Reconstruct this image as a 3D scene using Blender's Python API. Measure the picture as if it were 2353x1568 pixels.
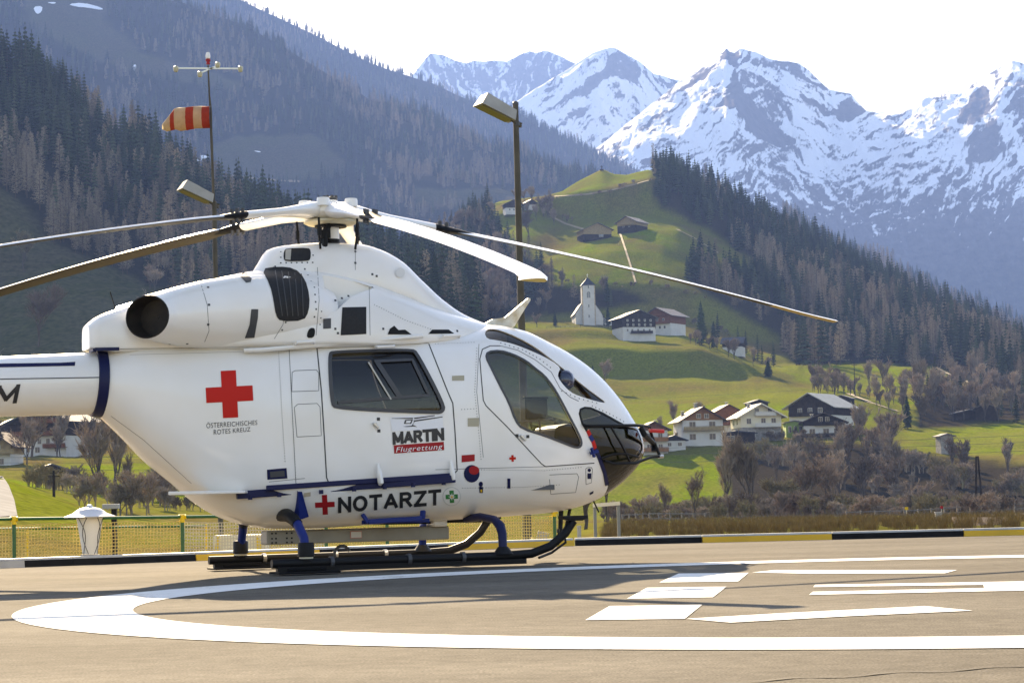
import bpy, bmesh, math, random
import numpy as np
from mathutils import Vector, Matrix
from mathutils.bvhtree import BVHTree
import mathutils.geometry as mgeo
R = math.radians
rnd = random.Random(7)
NR = np.random.RandomState(11)
scene = bpy.context.scene
for o in list(bpy.data.objects): bpy.data.objects.remove(o)
COL = scene.collection
# ---------------------------------------------------------------- camera
FPX, CAM_H, PITCH, ROLL = 5091.22, 0.6364, 0.0718, 0.0245      # focal length in units of a 2352 px wide frame
cam_d = bpy.data.cameras.new('camera'); cam = bpy.data.objects.new('camera', cam_d); COL.objects.link(cam)
cam_d.sensor_width = 36.0; cam_d.lens = FPX / 2352 * 36.0
cam_d.clip_start = 0.1; cam_d.clip_end = 60000
cp, sp, cr, sr = math.cos(PITCH), math.sin(PITCH), math.cos(ROLL), math.sin(ROLL)
F3 = Vector((0, cp, sp)); R3 = Vector((1, 0, 0)); U3 = Vector((0, -sp, cp))
Rr = R3 * cr - U3 * sr; Ur = R3 * sr + U3 * cr
cam.matrix_world = Matrix(((Rr.x, Ur.x, -F3.x, 0), (Rr.y, Ur.y, -F3.y, 0), (Rr.z, Ur.z, -F3.z, CAM_H), (0, 0, 0, 1)))
scene.camera = cam
CAMP = Vector((0, 0, CAM_H))
# ---------------------------------------------------------------- sky, sun, exposure
SUN = Vector((-1.33, 4.86, 2.39)).normalized()
EL = math.asin(SUN.z); AZ = math.atan2(SUN.x, SUN.y)
world = bpy.data.worlds.new('World'); scene.world = world; world.use_nodes = True
wn = world.node_tree.nodes; bg = wn['Background']
sky = wn.new('ShaderNodeTexSky'); sky.sky_type = 'NISHITA'; sky.sun_disc = False
sky.sun_elevation = EL; sky.sun_rotation = AZ
sky.altitude = 900; sky.air_density = 1.0; sky.dust_density = 1.6; sky.ozone_density = 1.0
world.node_tree.links.new(sky.outputs[0], bg.inputs[0]); bg.inputs[1].default_value = 0.065
sun_d = bpy.data.lights.new('sun', 'SUN'); sun_d.energy = 5.0; sun_d.angle = R(0.5); sun_d.color = (1.0, 0.93, 0.82)
sun = bpy.data.objects.new('sun', sun_d); COL.objects.link(sun)
sun.rotation_euler = (-SUN).to_track_quat('-Z', 'Y').to_euler()
sun.location = (0, 0, 60)
vs = scene.view_settings; vs.view_transform = 'Standard'; vs.look = 'None'; vs.exposure = 2.6; vs.gamma = 1.0
vs.use_curve_mapping = False
vs.use_white_balance = True; vs.white_balance_temperature = 9300; vs.white_balance_tint = 10
scene.render.resolution_x = 1024; scene.render.resolution_y = 682
try:
    scene.cycles.volume_bounces = 0; scene.cycles.transparent_max_bounces = 24; scene.cycles.max_bounces = 8
    scene.cycles.volume_step_rate = 4; scene.cycles.use_adaptive_sampling = False
except Exception: pass
# ---------------------------------------------------------------- helpers
def ray(x, y):                                   # a direction seen from the photographer's place
    X = x - 1176; Y = y - 784
    a = X * cr - Y * sr; b = X * sr + Y * cr
    return Vector((a / FPX, cp + b / FPX * sp, sp - b / FPX * cp))
def at(x, y, d):                                 # point at forward distance d
    v = ray(x, y); return CAMP + v * (d / v.y)
def gnd(x, y, z=0.0):
    v = ray(x, y); return CAMP + v * ((z - CAM_H) / v.z)
def topix(P):
    P = np.asarray(P, float); x, y, z = P[..., 0], P[..., 1], P[..., 2] - CAM_H
    d = y * cp + z * sp; u = -y * sp + z * cp
    X = FPX * x / d; Y = -FPX * u / d
    return np.stack([1176 + X * cr + Y * sr, 784 - X * sr + Y * cr], -1)
def tag(o, label=None, cat=None, group=None, kind=None):
    if label: o['label'] = label
    if cat: o['category'] = cat
    if group: o['group'] = group
    if kind: o['kind'] = kind
    return o
def empty(name, loc=(0, 0, 0), rz=0.0, parent=None):
    o = bpy.data.objects.new(name, None); COL.objects.link(o)
    o.location = loc; o.rotation_euler = (0, 0, rz); o.empty_display_size = 0.2
    if parent: o.parent = parent
    return o
def mesh(name, verts, faces, smooth=False):
    m = bpy.data.meshes.new(name); m.from_pydata([tuple(v) for v in verts], [], faces); m.update()
    if smooth: m.polygons.foreach_set('use_smooth', [True] * len(m.polygons))
    return m
def link(name, m, mat=None, parent=None):
    o = bpy.data.objects.new(name, m); COL.objects.link(o)
    if mat is not None:
        for q in (mat if isinstance(mat, (list, tuple)) else [mat]): m.materials.append(q)
    if parent: o.parent = parent
    return o
class MB:                                        # collects shapes into one mesh
    def __init__(s): s.v = []; s.f = []; s.mi = []; s.cur = 0
    def add(s, vs, fs):
        n = len(s.v); s.v += [tuple(v) for v in vs]; s.f += [tuple(i + n for i in f) for f in fs]; s.mi += [s.cur] * len(fs); return s
    def box(s, x0, x1, y0, y1, z0, z1, M=None):
        vs = [Vector(p) for p in ((x0,y0,z0),(x1,y0,z0),(x1,y1,z0),(x0,y1,z0),(x0,y0,z1),(x1,y0,z1),(x1,y1,z1),(x0,y1,z1))]
        if M is not None: vs = [M @ v for v in vs]
        return s.add(vs, [(0,3,2,1),(4,5,6,7),(0,1,5,4),(1,2,6,5),(2,3,7,6),(3,0,4,7)])
    def bar(s, a, b, w, h=None, up=Vector((0,0,1))):
        a = Vector(a); b = Vector(b); h = h or w; d = (b - a)
        if d.length < 1e-6: return s
        d.normalize(); side = d.cross(up)
        if side.length < 1e-4: side = d.cross(Vector((1,0,0)))
        side.normalize(); u = side.cross(d); side = side * w / 2; u = u * h / 2
        vs = [a-side-u, a+side-u, a+side+u, a-side+u, b-side-u, b+side-u, b+side+u, b-side+u]
        return s.add(vs, [(0,3,2,1),(4,5,6,7),(0,1,5,4),(1,2,6,5),(2,3,7,6),(3,0,4,7)])
    def tube(s, pts, r, n=10, caps=True):        # r: number or one per point
        pts = [Vector(p) for p in pts]; k = len(pts)
        rr = r if isinstance(r, (list, tuple)) else [r] * k
        vs = []; prev = None
        for i, p in enumerate(pts):
            t = (pts[min(i+1,k-1)] - pts[max(i-1,0)]).normalized()
            if prev is None:
                a = t.cross(Vector((0,0,1)));
                if a.length < .05: a = t.cross(Vector((0,1,0)))
                a.normalize()
            else:
                a = (prev - t * prev.dot(t)).normalized()
            prev = a; b = t.cross(a)
            for j in range(n):
                th = 2*math.pi*j/n; vs.append(p + (a*math.cos(th) + b*math.sin(th))*rr[i])
        fs = [(i*n+j, i*n+(j+1)%n, (i+1)*n+(j+1)%n, (i+1)*n+j) for i in range(k-1) for j in range(n)]
        if caps: fs += [tuple(range(n-1,-1,-1)), tuple((k-1)*n+j for j in range(n))]
        return s.add(vs, fs)
    def loft(s, rings, caps=True, close=True):
        n = len(rings[0]); vs = [p for r in rings for p in r]; m = n if close else n-1
        fs = [(i*n+j, i*n+(j+1)%n, (i+1)*n+(j+1)%n, (i+1)*n+j) for i in range(len(rings)-1) for j in range(m)]
        if caps: fs += [tuple(range(n-1,-1,-1)), tuple((len(rings)-1)*n+j for j in range(n))]
        return s.add(vs, fs)
    def lathe(s, prof, n=20, c=(0,0,0), M=None): # prof: (r,z)
        rings = []
        for r, z in prof:
            ring = [Vector((r*math.cos(2*math.pi*j/n)+c[0], r*math.sin(2*math.pi*j/n)+c[1], z+c[2])) for j in range(n)]
            if M is not None: ring = [M @ v for v in ring]
            rings.append(ring)
        return s.loft(rings)
    def prism(s, poly, y0, y1, M=None):          # poly in (x,z), extruded along y
        n = len(poly); vs = [Vector((x,y0,z)) for x,z in poly] + [Vector((x,y1,z)) for x,z in poly]
        if M is not None: vs = [M @ v for v in vs]
        return s.add(vs, [tuple(range(n)), tuple(range(2*n-1,n-1,-1))] + [(i+n,(i+1)%n+n,(i+1)%n,i) for i in range(n)])
    def mesh(s, name, smooth=False, fix=True):
        m = mesh(name, s.v, s.f)
        if any(s.mi): m.polygons.foreach_set('material_index', s.mi)
        if fix:
            bm = bmesh.new(); bm.from_mesh(m); bmesh.ops.recalc_face_normals(bm, faces=bm.faces); bm.to_mesh(m); bm.free()
        if smooth:
            m.polygons.foreach_set('use_smooth', [True]*len(m.polygons))
            if smooth is not True: m.set_sharp_from_angle(angle=R(smooth))
        return m
    def build(s, name, mat=None, parent=None, smooth=False, bevel=0, fix=True):
        m = s.mesh(name, smooth, fix); o = link(name, m, mat, parent)
        if bevel:
            b = o.modifiers.new('b', 'BEVEL'); b.width = bevel; b.segments = 2; b.limit_method = 'ANGLE'
        return o
def copy_tree(o, parent=None):
    c = o.copy(); COL.objects.link(c); c.parent = parent
    for ch in o.children: copy_tree(ch, c)
    return c
# materials
def mat(name, col, rough=0.6, metal=0.0, spec=0.5, noise=None, bump=None, coat=0.0, coord='Object', emit=None):
    """noise=(scale, amount[, second colour]) varies the colour; bump=(scale, strength)"""
    m = bpy.data.materials.new(name); m.use_nodes = True; nt = m.node_tree; b = nt.nodes['Principled BSDF']
    b.inputs['Base Color'].default_value = (*col, 1); b.inputs['Roughness'].default_value = rough
    b.inputs['Metallic'].default_value = metal; b.inputs['Specular IOR Level'].default_value = spec
    b.inputs['Coat Weight'].default_value = coat
    if noise or bump:
        tc = nt.nodes.new('ShaderNodeTexCoord')
    if noise:
        tx = nt.nodes.new('ShaderNodeTexNoise'); tx.inputs['Scale'].default_value = noise[0]; tx.inputs['Detail'].default_value = 6
        nt.links.new(tc.outputs[coord], tx.inputs['Vector'])
        rp = nt.nodes.new('ShaderNodeValToRGB'); nt.links.new(tx.outputs[0], rp.inputs[0])
        c2 = noise[2] if len(noise) > 2 else tuple(c*(1-noise[1]) for c in col)
        rp.color_ramp.elements[0].position = .35; rp.color_ramp.elements[1].position = .65
        rp.color_ramp.elements[0].color = (*col, 1); rp.color_ramp.elements[1].color = (*c2, 1)
        nt.links.new(rp.outputs[0], b.inputs['Base Color'])
    if bump:
        tb = nt.nodes.new('ShaderNodeTexNoise'); tb.inputs['Scale'].default_value = bump[0]; tb.inputs['Detail'].default_value = 8
        nt.links.new(tc.outputs[coord], tb.inputs['Vector'])
        bp = nt.nodes.new('ShaderNodeBump'); bp.inputs['Strength'].default_value = bump[1]; bp.inputs['Distance'].default_value = 1.0/bump[0]
        nt.links.new(tb.outputs[0], bp.inputs['Height']); nt.links.new(bp.outputs[0], b.inputs['Normal'])
    return m
# numpy gradient noise
_perm = NR.permutation(256); _perm = np.concatenate([_perm, _perm]); _ga = NR.rand(256)*2*np.pi
def pn(x, y):
    xi = np.floor(x).astype(int); yi = np.floor(y).astype(int); xf = x-xi; yf = y-yi
    xi &= 255; yi &= 255
    u = xf*xf*xf*(xf*(xf*6-15)+10); v = yf*yf*yf*(yf*(yf*6-15)+10)
    def g(i, j, dx, dy):
        a = _ga[_perm[_perm[(xi+i) & 255]+((yi+j) & 255)]]; return np.cos(a)*dx+np.sin(a)*dy
    n00 = g(0,0,xf,yf); n10 = g(1,0,xf-1,yf); n01 = g(0,1,xf,yf-1); n11 = g(1,1,xf-1,yf-1)
    return ((n00*(1-u)+n10*u)*(1-v)+(n01*(1-u)+n11*u)*v)*1.5
def fbm(x, y, o=5):
    s = 0; a = 1.0
    for i in range(o): s = s+a*pn(x, y); x = x*2.03+17.3; y = y*2.03+5.7; a *= .5
    return s
def ridged(x, y, o=5):
    s = 0; a = 1.0
    for i in range(o): s = s+a*(1-2*np.abs(pn(x, y))); x = x*2.07+11.3; y = y*2.07+3.1; a *= .5
    return s/2
def inpoly(px, py, poly):
    px = np.asarray(px); py = np.asarray(py); c = np.zeros(px.shape, bool); n = len(poly)
    for i in range(n):
        x1, y1 = poly[i]; x2, y2 = poly[i-1]
        k = ((y1 > py) != (y2 > py)) & (px < (x2-x1)*(py-y1)/((y2-y1) or 1e-9)+x1); c ^= k
    return c
# ================================================================ terrain
def at_np(x, y, d):
    X = x-1176; Y = y-784; a = X*cr-Y*sr; b = X*sr+Y*cr
    vx, vy, vz = a/FPX, cp+b/FPX*sp, sp-b/FPX*cp; t = d/vy
    return np.stack([vx*t, d+0*vx, CAM_H+vz*t], -1)
def yz(x, d, z): return 1150-(x-1176)*.0245+(CAM_H-z)*FPX/d
SHEETS = {}
def sheet(name, rows, x0, x1, nx, sub, noise, back=None, smooth=0, mats=None, crest_keep=True):
    """terrain from contour lines: rows run from the near foot to the crest, each a list of (bearing, height, distance) points"""
    xs = np.linspace(x0, x1, nx); Y = []; D = []
    for r in rows:
        r = sorted(r); a = np.array(r, float)
        Y.append(np.interp(xs, a[:, 0], a[:, 1])); D.append(np.interp(xs, a[:, 0], a[:, 2]))
    Y = np.array(Y); D = np.array(D); k = len(rows)
    vv = []
    for i in range(k-1):
        s = sub[i] if isinstance(sub, (list, tuple)) else sub
        vv += list(i+np.arange(s)/s)
    vv.append(k-1); vv = np.array(vv)
    P0 = np.array([at_np(xs, Y[i], D[i]) for i in range(k)])
    i0 = np.minimum(vv.astype(int), k-2); t = (vv-i0)[:, None, None]
    P = P0[i0]*(1-t)+P0[i0+1]*t
    for _ in range(smooth):
        Q = P.copy(); Q[1:-1] = (P[:-2]+2*P[1:-1]+P[2:])/4
        Q[:, 1:-1] = (Q[:, :-2]+2*Q[:, 1:-1]+Q[:, 2:])/4
        if crest_keep: Q[-1] = P[-1]
        P = Q
    v01 = vv/(k-1)
    P[:, :, 2] += noise(P[:, :, 0], P[:, :, 1], v01[:, None])
    if back:
        bk = []
        for dd, dz in back:
            q = P[-1].copy(); q[:, 0] *= 1+dd/np.maximum(q[:, 1], 1); q[:, 1] += dd; q[:, 2] += dz; bk.append(q)
        P = np.concatenate([P, np.array(bk)], 0)
    n0, n1 = P.shape[:2]
    idx = np.arange(n0*n1).reshape(n0, n1)
    F = np.stack([idx[:-1, :-1], idx[:-1, 1:], idx[1:, 1:], idx[1:, :-1]], -1).reshape(-1, 4)
    V = P.reshape(-1, 3)
    m = bpy.data.meshes.new(name); m.vertices.add(len(V)); m.vertices.foreach_set('co', V.ravel())
    m.loops.add(F.size); m.loops.foreach_set('vertex_index', F.ravel())
    m.polygons.add(len(F)); m.polygons.foreach_set('loop_start', np.arange(0, F.size, 4)); m.polygons.foreach_set('loop_total', np.full(len(F), 4))
    m.polygons.foreach_set('use_smooth', np.ones(len(F), bool)); m.update(); m.validate()
    o = link(name, m, mats); tag(o, kind='structure')
    SHEETS[name] = (V, F)
    return o
def vattr(o, nm, val):
    a = o.data.attributes.new(nm, 'FLOAT', 'POINT'); a.data.foreach_set('value', np.asarray(val, np.float32))
def blurpoly(V, polys, soft=9, jit=6):
    q = topix(V); s = np.zeros(len(V))
    jx = fbm(V[:, 0]/25, V[:, 1]/40, 3)*jit; jy = fbm(V[:, 0]/25+40, V[:, 1]/40, 3)*jit*.6
    for dx in (-1, 0, 1):
        for dy in (-1, 0, 1):
            w = np.zeros(len(V), bool)
            for p in polys: w |= inpoly(q[:, 0]+jx+dx*soft, q[:, 1]+jy+dy*soft*.5, p)
            s += w
    return s/9
def grass_mat(name, brown, green, floor, fine=2.0):
    m = bpy.data.materials.new(name); m.use_nodes = True; nt = m.node_tree; N = nt.nodes; L = nt.links; b = N['Principled BSDF']
    b.inputs['Roughness'].default_value = .9; b.inputs['Specular IOR Level'].default_value = 0
    tc = N.new('ShaderNodeTexCoord')
    def noise(sc, det=6):
        t = N.new('ShaderNodeTexNoise'); t.inputs['Scale'].default_value = sc; t.inputs['Detail'].default_value = det
        L.new(tc.outputs['Object'], t.inputs['Vector']); return t
    def mix(f, a, c, mode='MIX'):
        x = N.new('ShaderNodeMix'); x.data_type = 'RGBA'; x.blend_type = mode
        for s, v in ((0, f), (6, a), (7, c)):
            if isinstance(v, (int, float)): x.inputs[s].default_value = v
            elif isinstance(v, tuple): x.inputs[s].default_value = (*v, 1)
            else: L.new(v, x.inputs[s])
        return x.outputs[2]
    def ramp(src, p0, p1):
        r = N.new('ShaderNodeMapRange'); r.inputs[1].default_value = p0; r.inputs[2].default_value = p1; L.new(src, r.inputs[0]); return r.outputs[0]
    ga = N.new('ShaderNodeAttribute'); ga.attribute_name = 'green'; fa = N.new('ShaderNodeAttribute'); fa.attribute_name = 'floor'
    n1 = noise(.02); n2 = noise(.35); n3 = noise(fine, 3)
    br = mix(ramp(n2.outputs[0], .35, .7), brown, tuple(c*.72 for c in brown))
    br = mix(ramp(n1.outputs[0], .4, .65), br, tuple(.45*a+.55*c for a, c in zip(brown, green)))
    n5 = noise(.09, 8); gr = mix(ramp(n2.outputs[0], .3, .75), green, tuple(a*c for a, c in zip(green, (.66, .70, .7)))); gr = mix(ramp(n5.outputs[0], .42, .62), gr, tuple(.5*a+.5*c for a, c in zip(brown, green)))
    gr = mix(ramp(n1.outputs[0], .45, .75), gr, tuple(.6*a+.4*c for a, c in zip(brown, green)))
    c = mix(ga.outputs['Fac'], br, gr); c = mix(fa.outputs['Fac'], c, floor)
    c = mix(ramp(n3.outputs[0], .3, .7), c, mix(1.0, c, (.52, .56, .5), 'MULTIPLY'))
    L.new(c, b.inputs['Base Color'])
    bp = N.new('ShaderNodeBump'); bp.inputs['Strength'].default_value = .6; bp.inputs['Distance'].default_value = .35
    L.new(n3.outputs[0], bp.inputs['Height']); L.new(bp.outputs[0], b.inputs['Normal'])
    return m
def snow_mat(name, rock, wood, z0):
    m = bpy.data.materials.new(name); m.use_nodes = True; nt = m.node_tree; N = nt.nodes; L = nt.links; b = N['Principled BSDF']
    b.inputs['Roughness'].default_value = .9; b.inputs['Specular IOR Level'].default_value = 0
    ge = N.new('ShaderNodeNewGeometry'); se = N.new('ShaderNodeSeparateXYZ'); L.new(ge.outputs['Position'], se.inputs[0])
    t = N.new('ShaderNodeTexNoise'); t.inputs['Scale'].default_value = 1/22; t.inputs['Detail'].default_value = 8; t.inputs['Roughness'].default_value = .7; L.new(ge.outputs['Position'], t.inputs['Vector'])
    at_ = N.new('ShaderNodeAttribute'); at_.attribute_name = 'snow'
    mu = N.new('ShaderNodeMath'); mu.operation = 'MULTIPLY_ADD'; L.new(t.outputs[0], mu.inputs[0]); mu.inputs[1].default_value = .5; L.new(at_.outputs['Fac'], mu.inputs[2])
    r = N.new('ShaderNodeMapRange'); r.inputs[1].default_value = .69; r.inputs[2].default_value = .81; L.new(mu.outputs[0], r.inputs[0])
    dk = N.new('ShaderNodeMapRange'); dk.inputs[1].default_value = z0-150; dk.inputs[2].default_value = z0+60; L.new(se.outputs[2], dk.inputs[0])
    rv = N.new('ShaderNodeMapRange'); rv.inputs[1].default_value = .3; rv.inputs[2].default_value = .7; rv.inputs[3].default_value = .6; rv.inputs[4].default_value = 1.35; L.new(t.outputs[0], rv.inputs[0])
    mx = N.new('ShaderNodeMix'); mx.data_type = 'RGBA'; L.new(dk.outputs[0], mx.inputs[0]); mx.inputs[6].default_value = (*wood, 1); mx.inputs[7].default_value = (*rock, 1)
    mv = N.new('ShaderNodeMix'); mv.data_type = 'RGBA'; mv.blend_type = 'MULTIPLY'; mv.inputs[0].default_value = 1; L.new(mx.outputs[2], mv.inputs[6]); L.new(rv.outputs[0], mv.inputs[7])
    mx2 = N.new('ShaderNodeMix'); mx2.data_type = 'RGBA'; L.new(r.outputs[0], mx2.inputs[0]); L.new(mv.outputs[2], mx2.inputs[6]); mx2.inputs[7].default_value = (.92, .93, .95, 1)
    L.new(mx2.outputs[2], b.inputs['Base Color'])
    bp = N.new('ShaderNodeBump'); bp.inputs['Strength'].default_value = .5; bp.inputs['Distance'].default_value = 14; L.new(t.outputs[0], bp.inputs['Height']); L.new(bp.outputs[0], b.inputs['Normal'])
    return m
def snow_mask(o, sc, seed, base, rocks, z_lo, z_hi, dirs):
    """where snow lies: streaks running down the flanks, bare rock faces, thinning out towards the tree line"""
    V = SHEETS[o.name][0]; n = len(o.data.vertices); q = topix(V); x, y = q[:, 0], q[:, 1]
    wx = fbm(x/70+seed, y/70, 4)*14; wy = fbm(x/70+seed+9, y/70+4, 4)*14; st = np.zeros(len(V)); wsum = np.zeros(len(V))
    for cx, ang, wd in dirs:
        c, s_ = np.cos(np.radians(ang)), np.sin(np.radians(ang)); u = (x+wx)*c+(y+wy)*s_; v = -(x+wx)*s_+(y+wy)*c
        f = fbm(u/(62*sc)+seed+cx*.01, v/(13*sc)+seed, 6); w = np.exp(-((x-cx)/wd)**2)+1e-4; st += f*w; wsum += w
    st /= wsum; fine = ridged(x/(9*sc)+seed, y/(15*sc)+x/(30*sc), 4)-.3
    rk = np.zeros(len(V))
    for p, wgt in rocks:
        k = np.zeros(len(V))
        for dx in (-4, 0, 4):
            for dy in (-4, 0, 4): k += inpoly(x+wx*.6+dx, y+wy*.6+dy, p)
        rk = np.maximum(rk, k/9*wgt)
    al = np.clip((V[:, 2]-z_lo)/(z_hi-z_lo), 0, 1)
    gul = ridged(x/(26*sc)+seed*2, y/(150*sc)+x/200, 4)
    sn = base+.31*st-.16*fine-rk-.75*(1-al)**1.4+.34*(1-al)*np.clip(gul-.45, -.3, .8)
    full = np.full(n, 1.0); full[:len(sn)] = sn; vattr(o, 'snow', full)
# ---- far snow peaks
def snow_noise(amp, sx, sy, seed, xfr=None):
    def f(x, y, v):
        w = np.clip((1-v)/.10, .12, 1)*np.clip(v/.12, 0, 1)
        r = ridged(x/sx+seed, y/(sy)+x/(sx*3.1)+seed*.7, 6)
        g = fbm(x/(sx*.22)+seed, y/(sy*.2)+seed, 4)
        return w*amp*(r-.35)+amp*.13*g*np.clip(w, .25, 1)
    return f
SN1 = snow_mat('snow_rock_far', (.17,.155,.15), (.07,.07,.06), 600)
SN2 = snow_mat('snow_rock_mid', (.15,.135,.13), (.06,.06,.05), 500)
SN3 = snow_mat('snow_rock_near', (.135,.122,.118), (.06,.06,.05), 560)
cA = [(840,300),(900,215),(950,170),(970,145),(988,126),(1016,127),(1045,139),(1071,148),(1090,142),(1113,143),(1135,141),(1163,144),(1190,127),(1216,116),(1232,121),(1251,118),(1288,130),(1321,149),(1360,180),(1450,240)]
o = sheet('snow_peaks_rear', [[(840,520,8200),(1450,520,8200)],[(840,380,8600),(1450,330,8650)],[(x,y,9000) for x,y in cA]], 840, 1450, 420, 80, snow_noise(110, 420, 900, 1.3), [(400,-300),(2500,-1500)], mats=SN1)
snow_mask(o, .8, 1.3, .52, [([(985,128),(1060,150),(1110,150),(1160,200),(1100,210),(1020,190)],.10),([(1180,130),(1250,120),(1320,150),(1290,210),(1200,220),(1160,180)],.16)], 300, 1200, [(1050,60,150),(1250,115,150)])
cB = [(1080,330),(1180,240),(1250,195),(1322,150),(1360,125),(1385,118),(1404,113),(1415,115),(1429,122),(1450,132),(1470,144),(1500,169),(1530,178),(1560,187),(1640,240),(1800,330)]
o = sheet('snow_peaks_middle', [[(1080,620,6600),(1800,620,6600)],[(1080,420,7000),(1400,330,7060),(1800,420,7000)],[(x,y,7400) for x,y in cB]], 1080, 1800, 440, 90, snow_noise(100, 520, 1100, 4.6), [(300,-250),(2500,-1500)], mats=SN2)
snow_mask(o, .9, 4.6, .62, [([(1404,118),(1440,132),(1480,170),(1450,185),(1400,175),(1370,200),(1330,225),(1300,230),(1350,185),(1385,150)],.34),([(1500,175),(1560,190),(1540,200)],.25),([(1290,255),(1340,250),(1350,265),(1300,270)],.25)], 200, 900, [(1300,140,120),(1500,60,150)])
cC = [(1280,430),(1360,350),(1440,285),(1520,225),(1560,190),(1600,163),(1635,139),(1652,128),(1669,113),(1676,121),(1687,124),(1701,113),(1716,118),(1740,122),(1765,135),(1789,142),(1812,143),(1836,147),(1855,160),(1875,180),(1905,208),(1930,213),(1954,217),(1972,238),(1989,255),(2014,261),(2031,259),(2061,256),(2108,238),(2168,214),(2205,203),(2239,189),(2268,172),(2295,157),(2325,142),(2340,144),(2360,152),(2420,200),(2500,260)]
o = sheet('snow_peaks_front', [[(1280,900,4550),(2500,900,4550)],
   [(1280,640,4900),(1500,600,4950),(1700,620,4900),(2000,600,4900),(2500,560,4920)],
   [(1280,500,5150),(1500,420,5250),(1620,400,5180),(1760,430,5150),(1950,440,5180),(2100,400,5150),(2250,430,5120),(2500,400,5180)],
   [(1280,460,5300),(1480,330,5520),(1600,300,5420),(1690,270,5360),(1780,330,5560),(1900,360,5540),(2020,345,5500),(2150,300,5450),(2280,300,5330),(2352,250,5450),(2500,320,5450)],
   [(x,y,5800) for x,y in cC]], 1280, 2500, 700, [36,60,70,80], snow_noise(80, 430, 1000, 7.7), [(250,-200),(2500,-1200)], smooth=2, mats=SN3)
CR = [([(1669,113),(1695,124),(1691,169),(1710,210),(1740,255),(1789,293),(1830,326),(1789,338),(1733,311),(1702,263),(1657,240),(1669,188),(1687,158),(1650,143)],.42),([(1702,158),(1755,176),(1819,240),(1819,270),(1778,274),(1733,248),(1710,206)],.20),([(1660,118),(1789,140),(1836,145),(1875,178),(1905,207),(1885,205),(1850,182),(1800,166),(1720,140)],.22),
 ([(1600,163),(1650,135),(1655,150),(1610,190),(1570,225),(1560,215)],.2),([(1834,225),(1860,228),(1900,255),(1898,272),(1870,260),(1845,240)],.34),([(1905,258),(1950,220),(1975,235),(1995,258),(1960,265),(1930,275)],.34),([(2194,277),(2257,195),(2275,225),(2275,262),(2220,281)],.42),([(2239,285),(2285,275),(2310,340),(2265,378),(2220,370)],.36),([(2320,170),(2352,180),(2400,300),(2352,330),(2310,260)],.22),([(1690,300),(1760,330),(1830,335),(1800,380),(1740,380),(1680,350)],.16)]
snow_mask(o, 1.0, 7.7, .63, CR, 400, 850, [(1500,148,120),(1680,135,90),(1850,40,90),(2050,160,130),(2280,125,120)])
# ---- wooded ridges on the left
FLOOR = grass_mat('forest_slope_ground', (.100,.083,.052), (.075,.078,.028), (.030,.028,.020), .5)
def nz(amp, sc, seed=0):
    return lambda x, y, v: amp*fbm(x/sc+seed, y/sc+seed, 5)*np.clip((1-v)/.08, .15, 1)
def c12(l, d, dy=10): return [(x, y+dy, d) for x, y in l]
cL1 = [(-100,-330),(300,-130),(430,-70),(575,0),(640,30),(735,78),(788,106),(860,141),(948,173),(1001,187),(1060,213),(1104,231),(1160,255),(1223,278),(1298,319),(1376,369),(1448,394),(1520,420)]
far_ridge = sheet('wooded_ridge_far', [[(-100,260,4250),(900,330,4250),(1520,470,4250)],[(-100,60,4500),(600,150,4480),(1000,270,4480),(1520,445,4400)],c12(cL1,4850,8)], -100, 1520, 160, 30, nz(40, 350, 2), [(200,-120),(1500,-900)], mats=FLOOR)
cL2 = [(-150,-230),(0,-160),(200,-70),(330,-25),(391,-6),(435,3),(550,47),(625,84),(688,122),(735,152),(785,178),(844,216),(885,225),(923,235),(985,250),(1016,272),(1073,300),(1126,325),(1173,335),(1210,350),(1267,375),(1314,397),(1360,412),(1450,440)]
L2C = [[(60,-30),(250,-30),(245,45),(330,120),(420,150),(560,190),(540,212),(380,182),(250,150),(150,105),(60,60)],[(490,330),(560,312),(720,308),(800,370),(780,410),(640,422),(490,405)],[(950,430),(1260,440),(1260,485),(960,475)]]
mid_ridge = sheet('wooded_ridge_middle', [[(-150,470,2480),(500,480,2480),(800,490,2450),(1000,520,2450),(1250,500,2480),(1450,490,2500)],
   [(-150,260,2700),(300,300,2680),(500,400,2600),(640,415,2590),(800,405,2600),(950,440,2580),(1100,455,2580),(1450,460,2600)],
   [(-150,150,2850),(300,205,2830),(450,285,2760),(600,312,2760),(750,312,2770),(900,370,2740),(1100,415,2700),(1450,452,2680)],
   c12(cL2,3150,7)], -150, 1450, 220, 34, nz(17, 200, 5), [(150,-90),(1200,-600)], mats=FLOOR)
cL3 = [(-150,20),(0,96),(50,113),(88,138),(125,169),(163,194),(219,231),(266,272),(313,300),(360,328),(406,360),(453,388),(500,419),(547,447),(700,515),(900,565),(1000,600),(1100,650)]
left_hill = sheet('wooded_hill_left', [[(-150,830,700),(400,830,700),(700,815,700),(1100,800,700)],[(-150,730,745),(0,735,745),(250,740,745),(500,740,745),(1100,750,760)],
   [(-150,600,800),(0,620,800),(130,640,795),(300,680,785),(600,690,790),(1100,725,800)],
   [(-150,425,850),(0,445,850),(110,540,838),(280,625,825),(400,620,835),(700,640,840),(1100,705,840)],
   [(-150,250,945),(0,340,930),(130,400,915),(300,490,895),(500,540,890),(700,590,890),(1100,690,880)],
   c12(cL3,1060,42)], -150, 1100, 170, 18, nz(4, 80, 8), [(60,-40),(400,-220)], smooth=2, mats=FLOOR)
# ---- hazy ridge on the right
cR = [(1800,470),(1933,556),(2032,595),(2095,627),(2148,655),(2211,680),(2273,705),(2352,737),(2450,780)]
right_ridge = sheet('wooded_ridge_right', [[(1800,700,1900),(2450,880,1900)],c12(cR,2600,14)], 1800, 2450, 70, 24, nz(14, 150, 3), [(120,-80),(800,-400)], mats=FLOOR)
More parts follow.
